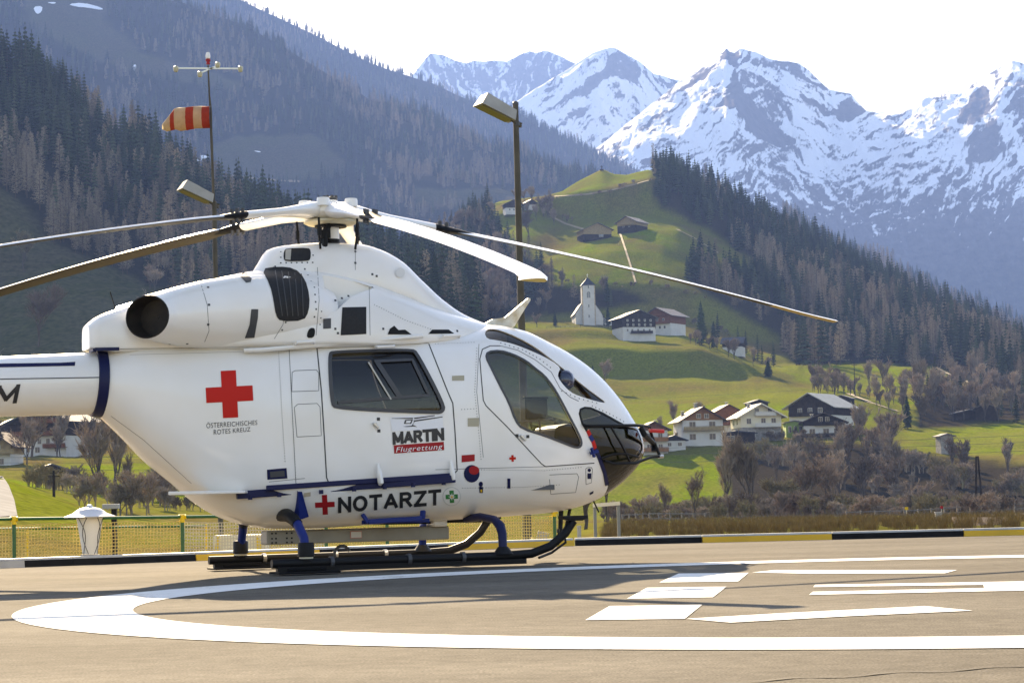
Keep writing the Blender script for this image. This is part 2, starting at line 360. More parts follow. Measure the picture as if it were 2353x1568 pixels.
# ---- valley floor, meadows and the hill with the church, one sheet
def zr(d, *xz): return [(x, yz(x, d, z), d) for x, z in xz]
LX = [(-150,860),(600,860)]
def lrow(d, pts): return [(x, y+i*0, d) for i, (x, y) in enumerate(LX)]+[(p[0], p[1], p[2] if len(p) > 2 else d) for p in pts]
TR = [zr(20, (-150,-2.2),(1176,-2.0),(1300,-1.2),(2500,-1.2)), zr(32, (-150,-1.6),(1250,-1.6),(1420,-.5),(2500,-.5)), zr(48, (-150,-1.4),(1250,-1.4),(1420,-.30),(2500,-.28)),
 zr(105, (-150,-1.6),(250,-1.8),(1300,-1.4),(1420,-.7),(1700,-.75),(2352,-.72),(2500,-.72)),
 [(-150,1048,165),(0,1083,165),(130,1130,165),(260,1182,165),(420,1203,165),(1300,1203,180),(1700,1199,200),(2352,1186,200),(2500,1184,200)],
 [(-150,1090,195),(0,1112,195),(260,1192,195),(420,1204,195),(1300,1203,230),(1700,1199,260),(2352,1184,260),(2500,1182,260)],
 [(-150,1112,330),(0,1112,330),(150,1130,330),(300,1142,330),(450,1150,330),(900,1172,380),(1300,1194,450),(1420,1193,450),(1640,1191,450),(1800,1188,450),(2352,1178,420),(2500,1178,420)],
 [(-150,1062,440),(0,1066,440),(200,1068,440),(450,1075,440),(900,1100,480),(1300,1080,530),(1420,1045,545),(1560,1030,545),(1700,1030,545),(1960,1022,545),(2100,1050,540),(2352,1050,540),(2500,1050,540)],
 [(-150,1044,520),(0,1042,520),(210,1042,520),(450,1030,520),(1000,1000,560),(1400,1012,585),(1480,1010,585),(1600,1010,585),(1700,1005,585),(1830,1004,585),(1960,1000,585),(2080,1012,585),(2200,1025,585),(2352,1020,585),(2500,1020,585)],
 [(-150,975,610),(0,970,610),(300,950,610),(1000,945,680),(1300,952,700),(1400,946,700),(1600,930,700),(1800,915,700),(1900,910,700),(2000,940,680),(2080,983,650),(2200,975,660),(2352,970,660),(2500,970,660)],
 lrow(790, [(1000,900),(1250,890,822),(1350,868,824),(1400,866,824),(1500,864,824),(1600,862,824),(1700,868,824),(1780,884),(1850,889),(2000,898),(2130,884),(2200,925),(2352,918),(2500,918)]),
 lrow(836, [(1000,850),(1250,810),(1400,798),(1500,802),(1600,802),(1700,832),(1780,852),(1850,842,880),(2000,830,920),(2130,850,890),(2200,885,860),(2352,885,860),(2500,885,860)]),
 lrow(900, [(1000,820),(1220,782),(1330,777),(1420,783),(1570,783),(1650,802),(1750,840,930),(1900,836,970),(2130,842,950),(2352,865,930),(2500,870,930)]),
 lrow(908, [(1000,800),(1220,763),(1400,760),(1500,775),(1570,775),(1650,797),(1750,835,935),(1900,830,980),(2130,838,960),(2352,862,940),(2500,868,940)]),
 lrow(975, [(1000,780),(1100,762),(1220,748),(1350,744),(1400,748),(1500,760),(1570,765),(1650,785),(1750,815),(2000,815,1010),(2352,848),(2500,860)]),
 lrow(1031, [(1000,750),(1220,734),(1350,735),(1450,735),(1600,742),(1750,780),(2000,800,1040),(2352,838),(2500,855)]),
 lrow(1048, [(1000,725),(1220,692),(1300,652),(1400,652),(1550,660),(1700,702),(1850,740),(2000,775),(2352,828),(2500,850)]),
 lrow(1115, [(1000,690),(1200,640),(1275,592),(1400,580),(1520,588),(1600,618),(1750,652),(1900,695),(2100,745),(2352,822),(2500,846)]),
 lrow(1190, [(1000,650),(1140,570),(1200,545),(1270,560),(1330,552),(1400,545),(1470,528),(1560,527),(1620,560),(1750,612),(1900,662),(2100,730),(2352,818),(2500,842)]),
 lrow(1271, [(1000,600),(1150,520),(1220,495),(1300,505),(1400,498),(1520,500),(1600,520),(1700,562),(1850,622),(2000,675),(2200,752),(2352,815),(2500,840)]),
 lrow(1281, [(1000,580),(1150,490),(1200,470),(1290,452),(1400,437),(1500,412),(1560,442),(1700,518),(1850,592),(2000,655),(2200,746),(2352,813),(2500,838)]),
 lrow(1390, [(1000,540),(1100,480),(1150,462),(1250,450),(1290,440),(1330,415),(1360,400),(1383,388),(1410,400),(1440,402),(1470,394),(1490,390),(1540,405),(1600,435),(1700,475),(1800,532),(1900,592),(2000,642),(2100,692),(2200,740),(2300,790),(2352,808),(2500,836)])]
VALLEY = grass_mat('meadow_ground', (.165,.125,.045), (.170,.222,.007), (.040,.032,.022), 1.3)
def vn(x, y, v): return np.clip((y-60)/300, .05, 1)*(1.1*fbm(x/45, y/60, 5)+.25*fbm(x/9, y/9, 3))*np.clip((1-v)/.04, .1, 1)
valley = sheet('valley_meadows', TR, -150, 2500, 420, [2,3,4,5,3,5,9,8,8,10,6,8,2,7,7,7,10,12,10,6,12], vn, [(60,-25),(300,-200)], smooth=1, mats=VALLEY)
GREEN = [[(1265,455),(1330,410),(1383,395),(1490,380),(1500,412),(1290,452)],[(1140,560),(1150,495),(1220,480),(1290,520),(1150,570)],
 [(1260,600),(1330,560),(1470,520),(1570,525),(1540,600),(1480,640),(1300,670),(1260,640)],[(1780,840),(2000,825),(2190,845),(2100,890),(1950,905),(1850,890)],
 [(1380,1030),(1700,1030),(1700,1195),(1380,1195)],[(1380,930),(1700,925),(2000,915),(2080,950),(1960,990),(1470,1010),(1380,990)],
 [(-150,1040),(0,1080),(260,1180),(420,1200),(-150,1230)],[(140,1060),(450,1060),(560,1160),(300,1150),(150,1130)],[(2080,980),(2352,960),(2500,960),(2500,1045),(2080,1040)],[(-150,750),(300,750),(300,830),(-150,830)],[(2000,920),(2352,900),(2352,970),(2000,965)]]
HALF = [[(1200,740),(1600,760),(1900,890),(2080,950),(1960,990),(1250,960)],[(1290,430),(1560,430),(1700,560),(1600,660),(1280,660)]]
def setg(o, green, floor=None):
    V = SHEETS[o.name][0]; n = len(o.data.vertices)
    g = blurpoly(V, green) if green else np.zeros(n)
    if green is GREEN: g = np.maximum(g, .45*blurpoly(V, HALF)); g = g*np.clip(.8+.9*fbm(V[:, 0]/30, V[:, 1]/45, 4), .25, 1)
    vattr(o, 'green', g)
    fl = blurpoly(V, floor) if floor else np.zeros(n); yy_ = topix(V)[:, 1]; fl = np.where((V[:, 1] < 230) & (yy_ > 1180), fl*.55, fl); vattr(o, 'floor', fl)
FR = [(1498,350),(1512,470),(1640,535),(1740,605),(1700,640),(1600,605),(1572,650),(1700,720),(1790,775),(1820,836),(2130,838),(2200,862),(2352,895),(2500,905),(2500,700),(1500,300)]
FB = [(940,470),(1090,470),(1140,500),(1140,565),(1250,600),(1265,650),(1330,662),(1440,662),(1500,690),(1420,705),(1345,722),(1215,728),(940,760)]
FT1 = [(1660,1045),(1790,1025),(1960,1012),(2060,1040),(2352,1065),(2500,1065),(2500,1190),(1680,1195)]
FT2 = [(2105,910),(2200,885),(2352,895),(2500,900),(2500,960),(2105,985)]
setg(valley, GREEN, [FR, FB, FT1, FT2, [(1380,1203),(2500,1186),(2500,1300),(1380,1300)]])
L3M = [(-150,425),(0,432),(60,480),(95,520),(125,570),(280,630),(345,668),(700,700),(700,850),(-150,850)]
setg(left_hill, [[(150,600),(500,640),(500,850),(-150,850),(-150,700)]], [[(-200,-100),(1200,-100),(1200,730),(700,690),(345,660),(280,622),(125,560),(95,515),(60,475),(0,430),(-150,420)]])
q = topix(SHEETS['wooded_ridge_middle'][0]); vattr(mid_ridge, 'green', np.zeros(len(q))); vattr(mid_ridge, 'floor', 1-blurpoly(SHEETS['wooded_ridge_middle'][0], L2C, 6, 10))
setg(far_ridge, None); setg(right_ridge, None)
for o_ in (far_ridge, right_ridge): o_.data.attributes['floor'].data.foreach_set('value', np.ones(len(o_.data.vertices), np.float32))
xs_ = np.linspace(-3200, 3200, 60); ys_ = np.concatenate([np.linspace(-25, -300, 12), np.linspace(-360, -1900, 30)]); X_, Y_ = np.meshgrid(xs_, ys_)
Z_ = -1.3+np.clip((-Y_-200)*.15, 0, None)*(1+.15*fbm(X_/400, Y_/400, 3))+np.clip(-Y_/200, 0, 1)*9*fbm(X_/120, Y_/120, 4)
V_ = np.stack([X_, Y_, Z_], -1).reshape(-1, 3); i_ = np.arange(X_.size).reshape(X_.shape); F_ = np.stack([i_[:-1, :-1], i_[1:, :-1], i_[1:, 1:], i_[:-1, 1:]], -1).reshape(-1, 4)
opp = link('opposite_slope', mesh('opposite_slope', V_, [tuple(int(k) for k in f) for f in F_], True), mat('pale_fill_meadow', (.36,.30,.19), .95, spec=0, noise=(.012,.5,(.20,.19,.08)))); tag(opp, kind='structure'); SHEETS['opposite_slope'] = (V_, F_)  # unseen slope behind the camera, added and paled as warm fill for the helicopter
vattr(opp, 'green', np.clip(1.2+Z_.ravel()/-120+fbm(V_[:, 0]/150, V_[:, 1]/150, 4), 0, 1)); vattr(opp, 'floor', np.clip(Z_.ravel()/150-.6+fbm(V_[:, 0]/200+5, V_[:, 1]/200, 4), 0, 1)); del SHEETS['opposite_slope']
BV = {}
for nm_, (V_, F_) in SHEETS.items():
    if nm_.startswith('snow'): continue
    BV[nm_] = BVHTree.FromPolygons([Vector(v) for v in V_], [tuple(f) for f in F_])
def ground_at(x, y, nm='valley_meadows'):        # where the sight line meets that slope
    d = ray(x, y).normalized(); hit = BV[nm].ray_cast(CAMP+d*40, d)[0]
    return hit or BV[nm].find_nearest(at(x, y, 1300))[0]
def drop(x, y, nm='valley_meadows'):
    h_ = BV[nm].ray_cast(Vector((x, y, 900)), Vector((0, 0, -1)))[0]
    return h_.z if h_ else 0.0
# ================================================================ trees
NEEDLE = mat('spruce_needles', (.040,.055,.022), .85, spec=0, noise=(.9,.5,(.022,.034,.016)))
NEEDLE2 = mat('spruce_needles_grey', (.062,.075,.036), .85, spec=0, noise=(.9,.5,(.036,.046,.022)))
BARK = mat('conifer_bark', (.085,.062,.045), .9, spec=0)
LARCH = mat('bare_larch_twigs', (.29,.23,.16), .9, spec=0, noise=(.6,.4,(.19,.15,.11)))
TWIG = mat('bare_twigs', (.27,.21,.16), .9, spec=0, noise=(.7,.4,(.18,.14,.105)))
TWIG_PALE = mat('pale_bare_twigs', (.40,.33,.255), .9, spec=0, noise=(.7,.3,(.24,.19,.14)))
TWIG_YEL = mat('budding_twigs', (.26,.22,.12), .9, spec=0, noise=(.7,.4,(.18,.15,.09)))
TRUNK = mat('grey_bark', (.11,.09,.075), .9, spec=0, noise=(3,.4))
def vary(m, lo, hi):
    nt = m.node_tree; b = nt.nodes['Principled BSDF']; src = b.inputs['Base Color'].links[0].from_socket; oi = nt.nodes.new('ShaderNodeObjectInfo'); r = nt.nodes.new('ShaderNodeMapRange'); r.inputs[3].default_value = lo; r.inputs[4].default_value = hi; nt.links.new(oi.outputs['Random'], r.inputs[0])
    x = nt.nodes.new('ShaderNodeMix'); x.data_type = 'RGBA'; x.blend_type = 'MULTIPLY'; x.inputs[0].default_value = 1; nt.links.new(src, x.inputs[6]); nt.links.new(r.outputs[0], x.inputs[7]); nt.links.new(x.outputs[2], b.inputs['Base Color'])
for m_, lo_, hi_ in ((NEEDLE,.55,1.7),(NEEDLE2,.6,1.7),(LARCH,.55,1.3),(TWIG,.6,1.4),(TWIG_PALE,.6,1.2)): vary(m_, lo_, hi_)
def add_tri(mb, a, b, c): mb.add([a, b, c], [(0,1,2)])
def conifer(seed, slim=.17, tiers=13, br=11, droop=.35, dens=1.0):
    g = random.Random(seed); m = MB(); m.cur = 0
    m.tube([(0,0,0),(0,0,.5),(0,0,.98)], [.014,.009,.001], 5, False)
    m.cur = 1
    for t in range(tiers):
        f = t/(tiers-1); z = .10+.88*f**.92; rad = slim*(1-f)**.85*(.9+.2*g.random())+.008
        if f < .12: rad *= .75
        for k in range(br):
            if g.random() > dens: continue
            a = 2*math.pi*(k+g.random()*.8)/br; r = rad*(.65+.5*g.random()); w = r*(.30+.15*g.random()); dz = r*droop*(.7+.6*g.random())
            c, s = math.cos(a), math.sin(a); z0 = z+.012*g.uniform(-1,1)
            p0 = Vector((0,0,z0+.03)); tip = Vector((c*r, s*r, z0-dz+.02)); mid = Vector((c*r*.6, s*r*.6, z0-dz*.35))
            sd = Vector((-s, c, 0))*w
            m.add([p0, mid+sd-Vector((0,0,.018)), tip, mid-sd-Vector((0,0,.018)), mid+Vector((0,0,.014))], [(0,1,4),(1,2,4),(2,3,4),(3,0,4)])
    return m
def larch(seed, slim=.15):
    g = random.Random(seed); m = MB(); m.tube([(0,0,0),(0,0,.5),(0,0,.98)], [.012,.008,.001], 4, False); m.cur = 1
    for i in range(120):
        f = .16+.82*(i/120); r = slim*(1-f)**.7*g.uniform(.55,1.15)+.01; a = g.random()*6.283; c, s = math.cos(a), math.sin(a)
        z = f; up = r*g.uniform(-.15,.45); tip = Vector((c*r, s*r, z+up)); p0 = Vector((0,0,z-.01)); sd = Vector((-s,c,0))
        m.add([p0+Vector((0,0,.004)), p0-Vector((0,0,.004)), tip], [(0,1,2)])
        for j in range(4):
            q = p0.lerp(tip, g.uniform(.3,1)); e = q+sd*g.uniform(-.045,.045)*(1-f*.5)+Vector((c*.02,s*.02,g.uniform(-.05,.02)))
            m.add([q+Vector((0,0,.007)), q-Vector((0,0,.005)), e], [(0,1,2)])
    return m
def bare(seed, spread=.5, levels=4, nb=4, trunk=.016, up=.55, twigw=.0035, split=.16, first=.14, fan=5):
    """leafless broadleaf of unit height: (trunk and limbs, fine twigs)"""
    g = random.Random(seed); T = MB(); W = MB()
    def grow(p, d, ln, r, lv):
        q = p+d*ln; k = p.lerp(q, .5)+Vector((g.uniform(-1,1), g.uniform(-1,1), 0))*ln*.07
        (T if lv < 3 else W).tube([p, k, q], [r, r*.8, r*.6], 5 if lv < 2 else 3, False)
        if lv >= levels:
            for i in range(fan):
                s = p.lerp(q, g.uniform(.15,1)); e = s+(d+Vector((g.uniform(-1,1), g.uniform(-1,1), g.uniform(-.5,.9)))*.75).normalized()*ln*g.uniform(.6,1.3)
                u = d.cross(Vector((g.uniform(-1,1), g.uniform(-1,1), g.uniform(-1,1))))
                if u.length < .01: u = Vector((1,0,0))
                u = u.normalized()*twigw
                W.add([s+u, s-u, e], [(0,1,2)])
                for j in range(2):
                    s2 = s.lerp(e, g.uniform(.2,.8)); e2 = s2+(e-s)*.5+Vector((g.uniform(-1,1), g.uniform(-1,1), g.uniform(-.6,.8)))*ln*.4
                    W.add([s2+u*.8, s2-u*.8, e2], [(0,1,2)])
            return
        n = nb+(1 if g.random() < .5 else 0)+(2 if lv == 0 else 0)
        for i in range(n):
            f = g.uniform(.3, 1.0) if i else 1.0
            s = p.lerp(q, f); a = g.random()*6.283
            o_ = Vector((math.cos(a), math.sin(a), 0))
            nd = (d*(1-spread*.4)+o_*spread*g.uniform(.5,1.1)+Vector((0,0,up*.35))).normalized()
            grow(s, nd, ln*g.uniform(.58,.82), r*.58, lv+1)
    grow(Vector((0,0,0)), Vector((g.uniform(-.05,.05), g.uniform(-.05,.05), 1)).normalized(), first*2.2, trunk, 0)
    zs = [v[2] for v in T.v]+[v[2] for v in W.v]; k = 1/max(zs)
    T.v = [(x*k,y*k,z*k) for x,y,z in T.v]; W.v = [(x*k,y*k,z*k) for x,y,z in W.v]
    return T, W
def shrub(seed):
    g = random.Random(seed); m = MB()
    for i in range(60):
        a = g.random()*6.283; t = g.random()**.6*.55; p = Vector((g.uniform(-.25,.25), g.uniform(-.25,.25), 0)); d = Vector((math.cos(a)*t, math.sin(a)*t, 1)).normalized()
        ln = g.uniform(.5,1.0); e = p+d*ln; u = Vector((-math.sin(a), math.cos(a), 0))*.009
        m.add([p+u, p-u, e], [(0,1,2)])
        for j in range(5):
            s = p.lerp(e, g.uniform(.25,.9)); e2 = s+(d+Vector((g.uniform(-1,1), g.uniform(-1,1), g.uniform(-.2,.6)))*.6)*.24; m.add([s+u*.6, s-u*.6, e2], [(0,1,2)])
    return m
SP = [conifer(i, (.13,.17,.20,.15,.23,.18)[i], 12+i % 3, 10) for i in range(6)]
SPM = [m.mesh('spruce', fix=False) for m in SP]
for i, m in enumerate(SPM): m.materials.append(BARK); m.materials.append(NEEDLE if i % 2 == 0 else NEEDLE2)
LAM = [larch(20+i, (.15,.19,.23,.17)[i]).mesh('larch', fix=False) for i in range(4)]
for m in LAM: m.materials.append(BARK); m.materials.append(LARCH)
def bare_mesh(seed, tw, **k):
    T, W = bare(seed, **k); n = len(T.f); T.add(W.v, W.f); T.mi = [0]*n+[1]*len(W.f); m = T.mesh('bare_tree', fix=False); m.materials.append(TRUNK); m.materials.append(tw); return m
BAM = [bare_mesh(40, TWIG, levels=4, fan=4, nb=3, spread=.45, up=.8, trunk=.011, first=.10, twigw=.005), bare_mesh(41, TWIG_PALE, levels=4, fan=4, nb=3, spread=.36, up=.9, trunk=.010, first=.12, twigw=.005), bare_mesh(42, TWIG_PALE, levels=4, fan=4, nb=3, spread=.32, up=1.0, trunk=.009, first=.11, twigw=.005), bare_mesh(43, TWIG, levels=4, fan=4, nb=3, spread=.5, up=.7, trunk=.012, first=.07, twigw=.005)]
SHM = []
for i, tw in enumerate((TWIG, TWIG_PALE, TWIG, TWIG_YEL)):
    sh = MB(); gg = random.Random(60+i)
    for k in range(5):
        T, W = bare(600+10*i+k, spread=.6, levels=3, nb=3, trunk=.012, first=.08, up=.6, fan=5, twigw=.006); hh = gg.uniform(.6,1.0) if k else 1.0; ox, oy = gg.uniform(-.45,.45), gg.uniform(-.45,.45)
        for q in (T, W): sh.add([(x*hh+ox, y*hh+oy, z*hh) for x, y, z in q.v], q.f)
    m = sh.mesh('shrub', fix=False); m.materials.append(tw); SHM.append(m)
def sample(nm, spacing, polys=None, excl=None, xr=None, seed=0, jit=1.0, dmax=None, dmin=0):
    V, F = SHEETS[nm]; g = np.random.RandomState(seed)
    T = np.concatenate([F[:, [0,1,2]], F[:, [0,2,3]]]); a, b, c = V[T[:, 0]], V[T[:, 1]], V[T[:, 2]]
    ar = np.linalg.norm(np.cross(b-a, c-a), axis=1)/2; ok = np.ones(len(T), bool)
    q = topix((a+b+c)/3); ok &= (q[:, 0] > -60) & (q[:, 0] < 2430) & (q[:, 1] > -60) & (q[:, 1] < 1300)
    if dmax: ok &= (c[:, 1] < dmax)
    ok &= c[:, 1] > dmin
    ar = ar*ok; n = int(ar.sum()/spacing**2)
    t = g.choice(len(T), n, p=ar/ar.sum()); u = g.rand(n, 1); v = g.rand(n, 1); w = u+v > 1; u = np.where(w, 1-u, u); v = np.where(w, 1-v, v)
    P = a[t]+(b[t]-a[t])*u+(c[t]-a[t])*v; q = topix(P); keep = np.ones(n, bool)
    jx = fbm(P[:, 0]/40+seed, P[:, 1]/40, 3)*10; jy = fbm(P[:, 0]/40+seed, P[:, 1]/40+30, 3)*7
    if polys: 
        k = np.zeros(n, bool)
        for p in polys: k |= inpoly(q[:, 0]+jx, q[:, 1]+jy, p)
        keep &= k
    gap = fbm(P[:, 0]/22+seed*3, P[:, 1]/30, 3); keep &= gap > -.52
    for p in (excl or []): keep &= ~inpoly(q[:, 0]+jx, q[:, 1]+jy, p)
    return P[keep]
FOREST = {'spruce': [], 'larch': [], 'bare': [], 'shrub': []}      # (P, height, label, group)
def plant(kind, P, h, hv=.25, label='', group='', seed=0):
    g = np.random.RandomState(seed+77); H = h*(1+hv*(g.rand(len(P))*2-1))*np.clip(1+.35*fbm(P[:, 0]/35+seed, P[:, 1]/45, 3), .6, 1.4)
    FOREST[kind].append((P, H, label, group))
def split(P, frac, sc=60, seed=0):                # patchy mixture of two kinds
    n = fbm(P[:, 0]/sc+seed, P[:, 1]/sc+seed, 3); th = np.quantile(n, frac) if len(n) else 0
    r = np.random.RandomState(seed).rand(len(P))*.7-.35; k = (n+r) < th; return P[k], P[~k]
# far ridge, middle ridge
P = sample('wooded_ridge_far', 15, seed=1); a, b = split(P, .75, 200, 1)
plant('spruce', a, 19, .3, 'dark spruce far off on the blue ridge below the snow peaks', 'spruces on the far ridge', 1); plant('larch', b, 18, .3, 'leafless larch far off on the blue ridge', 'larches on the far ridge', 1)
P = sample('wooded_ridge_middle', 11, excl=L2C, seed=2); a, b = split(P, .62, 150, 2)
plant('spruce', a, 17, .35, 'dark spruce on the wooded mountainside behind the windsock', 'spruces on the left mountainside', 2); plant('larch', b, 17, .3, 'leafless brown larch on the wooded mountainside behind the windsock', 'larches on the left mountainside', 2)
P = sample('wooded_ridge_right', 10, seed=3); a, b = split(P, .4, 100, 3)
plant('spruce', a, 17, .3, 'spruce on the hazy ridge at the far right', 'spruces on the hazy right ridge', 3); plant('larch', b, 16, .3, 'brown larch on the hazy ridge at the far right', 'larches on the hazy right ridge', 3)
# left hill: spruce above, a belt of larch below
LB = [(-150,300),(0,320),(72,345),(125,378),(175,412),(219,440),(300,462),(370,490),(450,520),(600,560),(800,620),(800,760),(345,668),(280,630),(125,570),(95,520),(60,480),(0,432),(-150,425)]
P = sample('wooded_hill_left', 5.6, excl=[L3M, LB], seed=4); a, b = split(P, .86, 60, 4)
plant('spruce', a, 18, .35, 'dark spruce on the steep near slope at the left edge', 'spruces on the near left slope', 4); plant('larch', b, 16, .3, 'brown larch among the spruces on the near left slope', 'larches among the left spruces', 4)
P = sample('wooded_hill_left', 5.8, polys=[LB], seed=5); a, b = split(P, .18, 40, 5)
plant('spruce', a, 15, .3, 'spruce standing in the belt of brown larches at left', 'spruces in the left larch belt', 5); plant('larch', b, 15, .25, 'bare russet larch in the belt above the left meadow', 'larches above the left meadow', 5)
P = sample('wooded_hill_left', 17, polys=[[(300,620),(1100,640),(1100,790),(300,790)]], seed=6); a, b = split(P, .45, 40, 6)
plant('spruce', a, 13, .3, 'spruce at the foot of the slope behind the rotor mast', 'spruces behind the rotor mast', 6); plant('bare', b, 11, .3, 'leafless tree at the foot of the slope behind the engine cowling', 'bare trees behind the cowling', 6)
# right ridge
FRU = [(1498,350),(1512,470),(1640,535),(1740,605),(1900,640),(2000,690),(2352,820),(2500,850),(2500,700),(1500,300)]
P = sample('valley_meadows', 5.6, polys=[FR], seed=7); q = topix(P); up = inpoly(q[:, 0], q[:, 1], FRU)
a, b = split(P[up], .84, 60, 7); plant('spruce', a, 14.5, .35, 'dark spruce on the wooded ridge right of the green knoll', 'spruces on the right ridge', 7); plant('larch', b, 13, .3, 'brown larch among spruces on the right ridge', 'larches on the right ridge', 7)
a, b = split(P[~up], .40, 45, 8); plant('spruce', a, 15, .3, 'spruce in the mixed wood above the bright green field', 'spruces above the green field', 8); plant('larch', b, 14.5, .25, 'leafless larch in the mixed wood above the bright green field', 'larches above the green field', 8)
P = sample('valley_meadows', 7.5, polys=[FB], seed=9); a, b = split(P, .33, 35, 9); b, c = split(b, .5, 25, 10)
plant('spruce', a, 13, .35, 'spruce in the gully left of the white church tower', 'spruces left of the church', 9); plant('larch', b, 12, .3, 'brown larch in the gully left of the white church tower', 'larches left of the church', 9); plant('bare', c, 10, .3, 'leafless tree in the gully left of the white church tower', 'bare trees left of the church', 9)
# thickets in the valley
P = sample('valley_meadows', 9.5, polys=[FT1], excl=[[(1620,1020),(1760,1060),(1760,1195),(1620,1195)]], seed=11, dmax=640, dmin=440); a, b = split(P, .5, 20, 11)
plant('bare', a, 8.5, .45, 'leafless tree in the dark thicket below the village', 'bare trees below the village', 11); plant('shrub', b, 4.0, .4, 'leafless shrub in the dark thicket below the village', 'shrubs below the village', 11)
P = sample('valley_meadows', 8.5, polys=[FT2], seed=12); a, b = split(P, .75, 20, 12)
plant('bare', a, 11, .35, 'leafless tree on the wooded bank right of the village', 'bare trees right of the village', 12); P2 = np.concatenate([sample('valley_meadows', 15, polys=[[(1990,895),(2090,865),(2105,960),(2000,950)]], seed=17), sample('valley_meadows', 9, polys=[[(1865,896),(1960,892),(1962,914),(1870,916)]], seed=18)]); plant('bare', P2, 8.5, .3, 'slender leafless tree in front of the bright green field', 'bare trees by the green field', 17)
plant('spruce', b, 11, .35, 'small spruce on the wooded bank right of the village', 'spruces right of the village', 12)
P = sample('valley_meadows', 6.0, polys=[[(1400,1188),(2352,1172),(2352,1202),(1400,1208)]], seed=13, dmin=250); plant('shrub', P, 2.4, .5, 'low leafless shrub along the river fence behind the kerb', 'shrubs along the river', 13)
P = sample('valley_meadows', 9, polys=[[(60,1120),(560,1130),(700,1200),(300,1190),(120,1150)]], seed=14, dmin=200); plant('shrub', P, 3.2, .5, 'low leafless shrub in the hollow behind the green fence', 'shrubs behind the green fence', 14)
P = sample('valley_meadows', 15, polys=[[(-100,1030),(500,1020),(500,1070),(-100,1066)],[(-100,870),(500,860),(500,960),(-100,960)]], seed=15); plant('bare', P, 10, .35, 'leafless tree around the dark timber farmhouse under the tail boom', 'bare trees round the left farmhouse', 15)
P = sample('valley_meadows', 11, polys=[[(1120,600),(1250,600),(1270,720),(1100,740)],[(1180,460),(1280,470),(1290,520),(1200,500)]], seed=16); plant('bare', P, 10, .3, 'leafless tree near the upper farm left of the knoll', 'bare trees near the upper farm', 16)
def along(lines, step, jit, seed):
    g = random.Random(seed); out = []
    for ln in lines:
        for a, b in zip(ln[:-1], ln[1:]):
            A, B = ground_at(*a), ground_at(*b); k = max(1, int((B-A).length/step))
            for i in range(k):
                p = A.lerp(B, (i+g.random()*.8)/k); x, y = p.x+g.uniform(-jit,jit), p.y+g.uniform(-jit,jit); out.append((x, y, drop(x, y)))
    return np.array(out)
plant('shrub', along([[(1285,455),(1390,444),(1500,416)],[(1300,652),(1420,655),(1560,668),(1640,690)],[(1480,735),(1600,745),(1700,780)]], 5, 2, 31), 2.4, .5, 'low leafless shrub along a terrace edge of the church hill', 'shrubs on the church hill', 31)
plant('shrub', along([[(1470,1022),(1560,1020),(1700,1016),(1800,1010),(1960,1006)],[(1540,1006),(1600,1010)],[(1800,1000),(1860,1003)]], 3.0, 2.5, 32), 2.2, .5, 'garden shrub in front of the village houses', 'garden shrubs of the village', 32)
plant('bare', along([[(1575,785),(1640,806),(1720,836),(1770,860)],[(1215,755),(1260,752)],[(1980,915),(2070,950)],[(1300,505),(1330,520)]], 7, 3, 33), 6.5, .35, 'small leafless tree on a field edge of the church hill', 'field edge trees', 33)
plant('bare', along([[(1500,1000),(1560,985),(1650,965)],[(1830,960),(1960,975)],[(1700,990),(1790,985)]], 12, 4, 34), 7, .35, 'leafless garden tree among the village houses', 'garden trees of the village', 34)
plant('spruce', along([[(1660,790),(1720,815),(1760,842)],[(1375,745),(1405,750)],[(1640,770),(1690,790)]], 9, 4, 35), 10, .35, 'spruce on the slope beside the farmhouses', 'spruces by the farmhouses', 35)
def scatter_object(name, P, S, Z, I, protos, label):
    m = bpy.data.meshes.new(name); m.vertices.add(len(P)); m.vertices.foreach_set('co', np.asarray(P, np.float32).ravel())
    for nm, v, ty in (('sc', S, 'FLOAT'), ('rz', Z, 'FLOAT'), ('pi', I, 'INT')):
        at_ = m.attributes.new(nm, ty, 'POINT'); at_.data.foreach_set('value', np.asarray(v, np.int32 if ty == 'INT' else np.float32))
    m.update(); o = link(name, m); tag(o, label=label, kind='stuff')
    ng = bpy.data.node_groups.new(name, 'GeometryNodeTree'); ng.interface.new_socket('Geometry', in_out='INPUT', socket_type='NodeSocketGeometry'); ng.interface.new_socket('Geometry', in_out='OUTPUT', socket_type='NodeSocketGeometry')
    N, L = ng.nodes, ng.links; gi = N.new('NodeGroupInput'); go = N.new('NodeGroupOutput'); ip = N.new('GeometryNodeInstanceOnPoints'); jn = N.new('GeometryNodeJoinGeometry')
    for pm in reversed(protos):
        po = bpy.data.objects.new(name+'_form', pm); oi = N.new('GeometryNodeObjectInfo'); oi.inputs['Object'].default_value = po; oi.inputs['As Instance'].default_value = True
        L.new(oi.outputs['Geometry'], jn.inputs[0])
    def na(nm, ty):
        x = N.new('GeometryNodeInputNamedAttribute'); x.data_type = ty; x.inputs['Name'].default_value = nm; return x.outputs[0]
    cb = N.new('ShaderNodeCombineXYZ'); L.new(na('rz', 'FLOAT'), cb.inputs[2])
    L.new(gi.outputs[0], ip.inputs['Points']); L.new(jn.outputs[0], ip.inputs['Instance']); ip.inputs['Pick Instance'].default_value = True
    L.new(na('pi', 'INT'), ip.inputs['Instance Index']); L.new(na('sc', 'FLOAT'), ip.inputs['Scale'])
    e2r = N.new('FunctionNodeEulerToRotation'); L.new(cb.outputs[0], e2r.inputs[0]); L.new(e2r.outputs[0], ip.inputs['Rotation'])
    L.new(ip.outputs[0], go.inputs[0]); md = o.modifiers.new('scatter', 'NODES'); md.node_group = ng
    return o
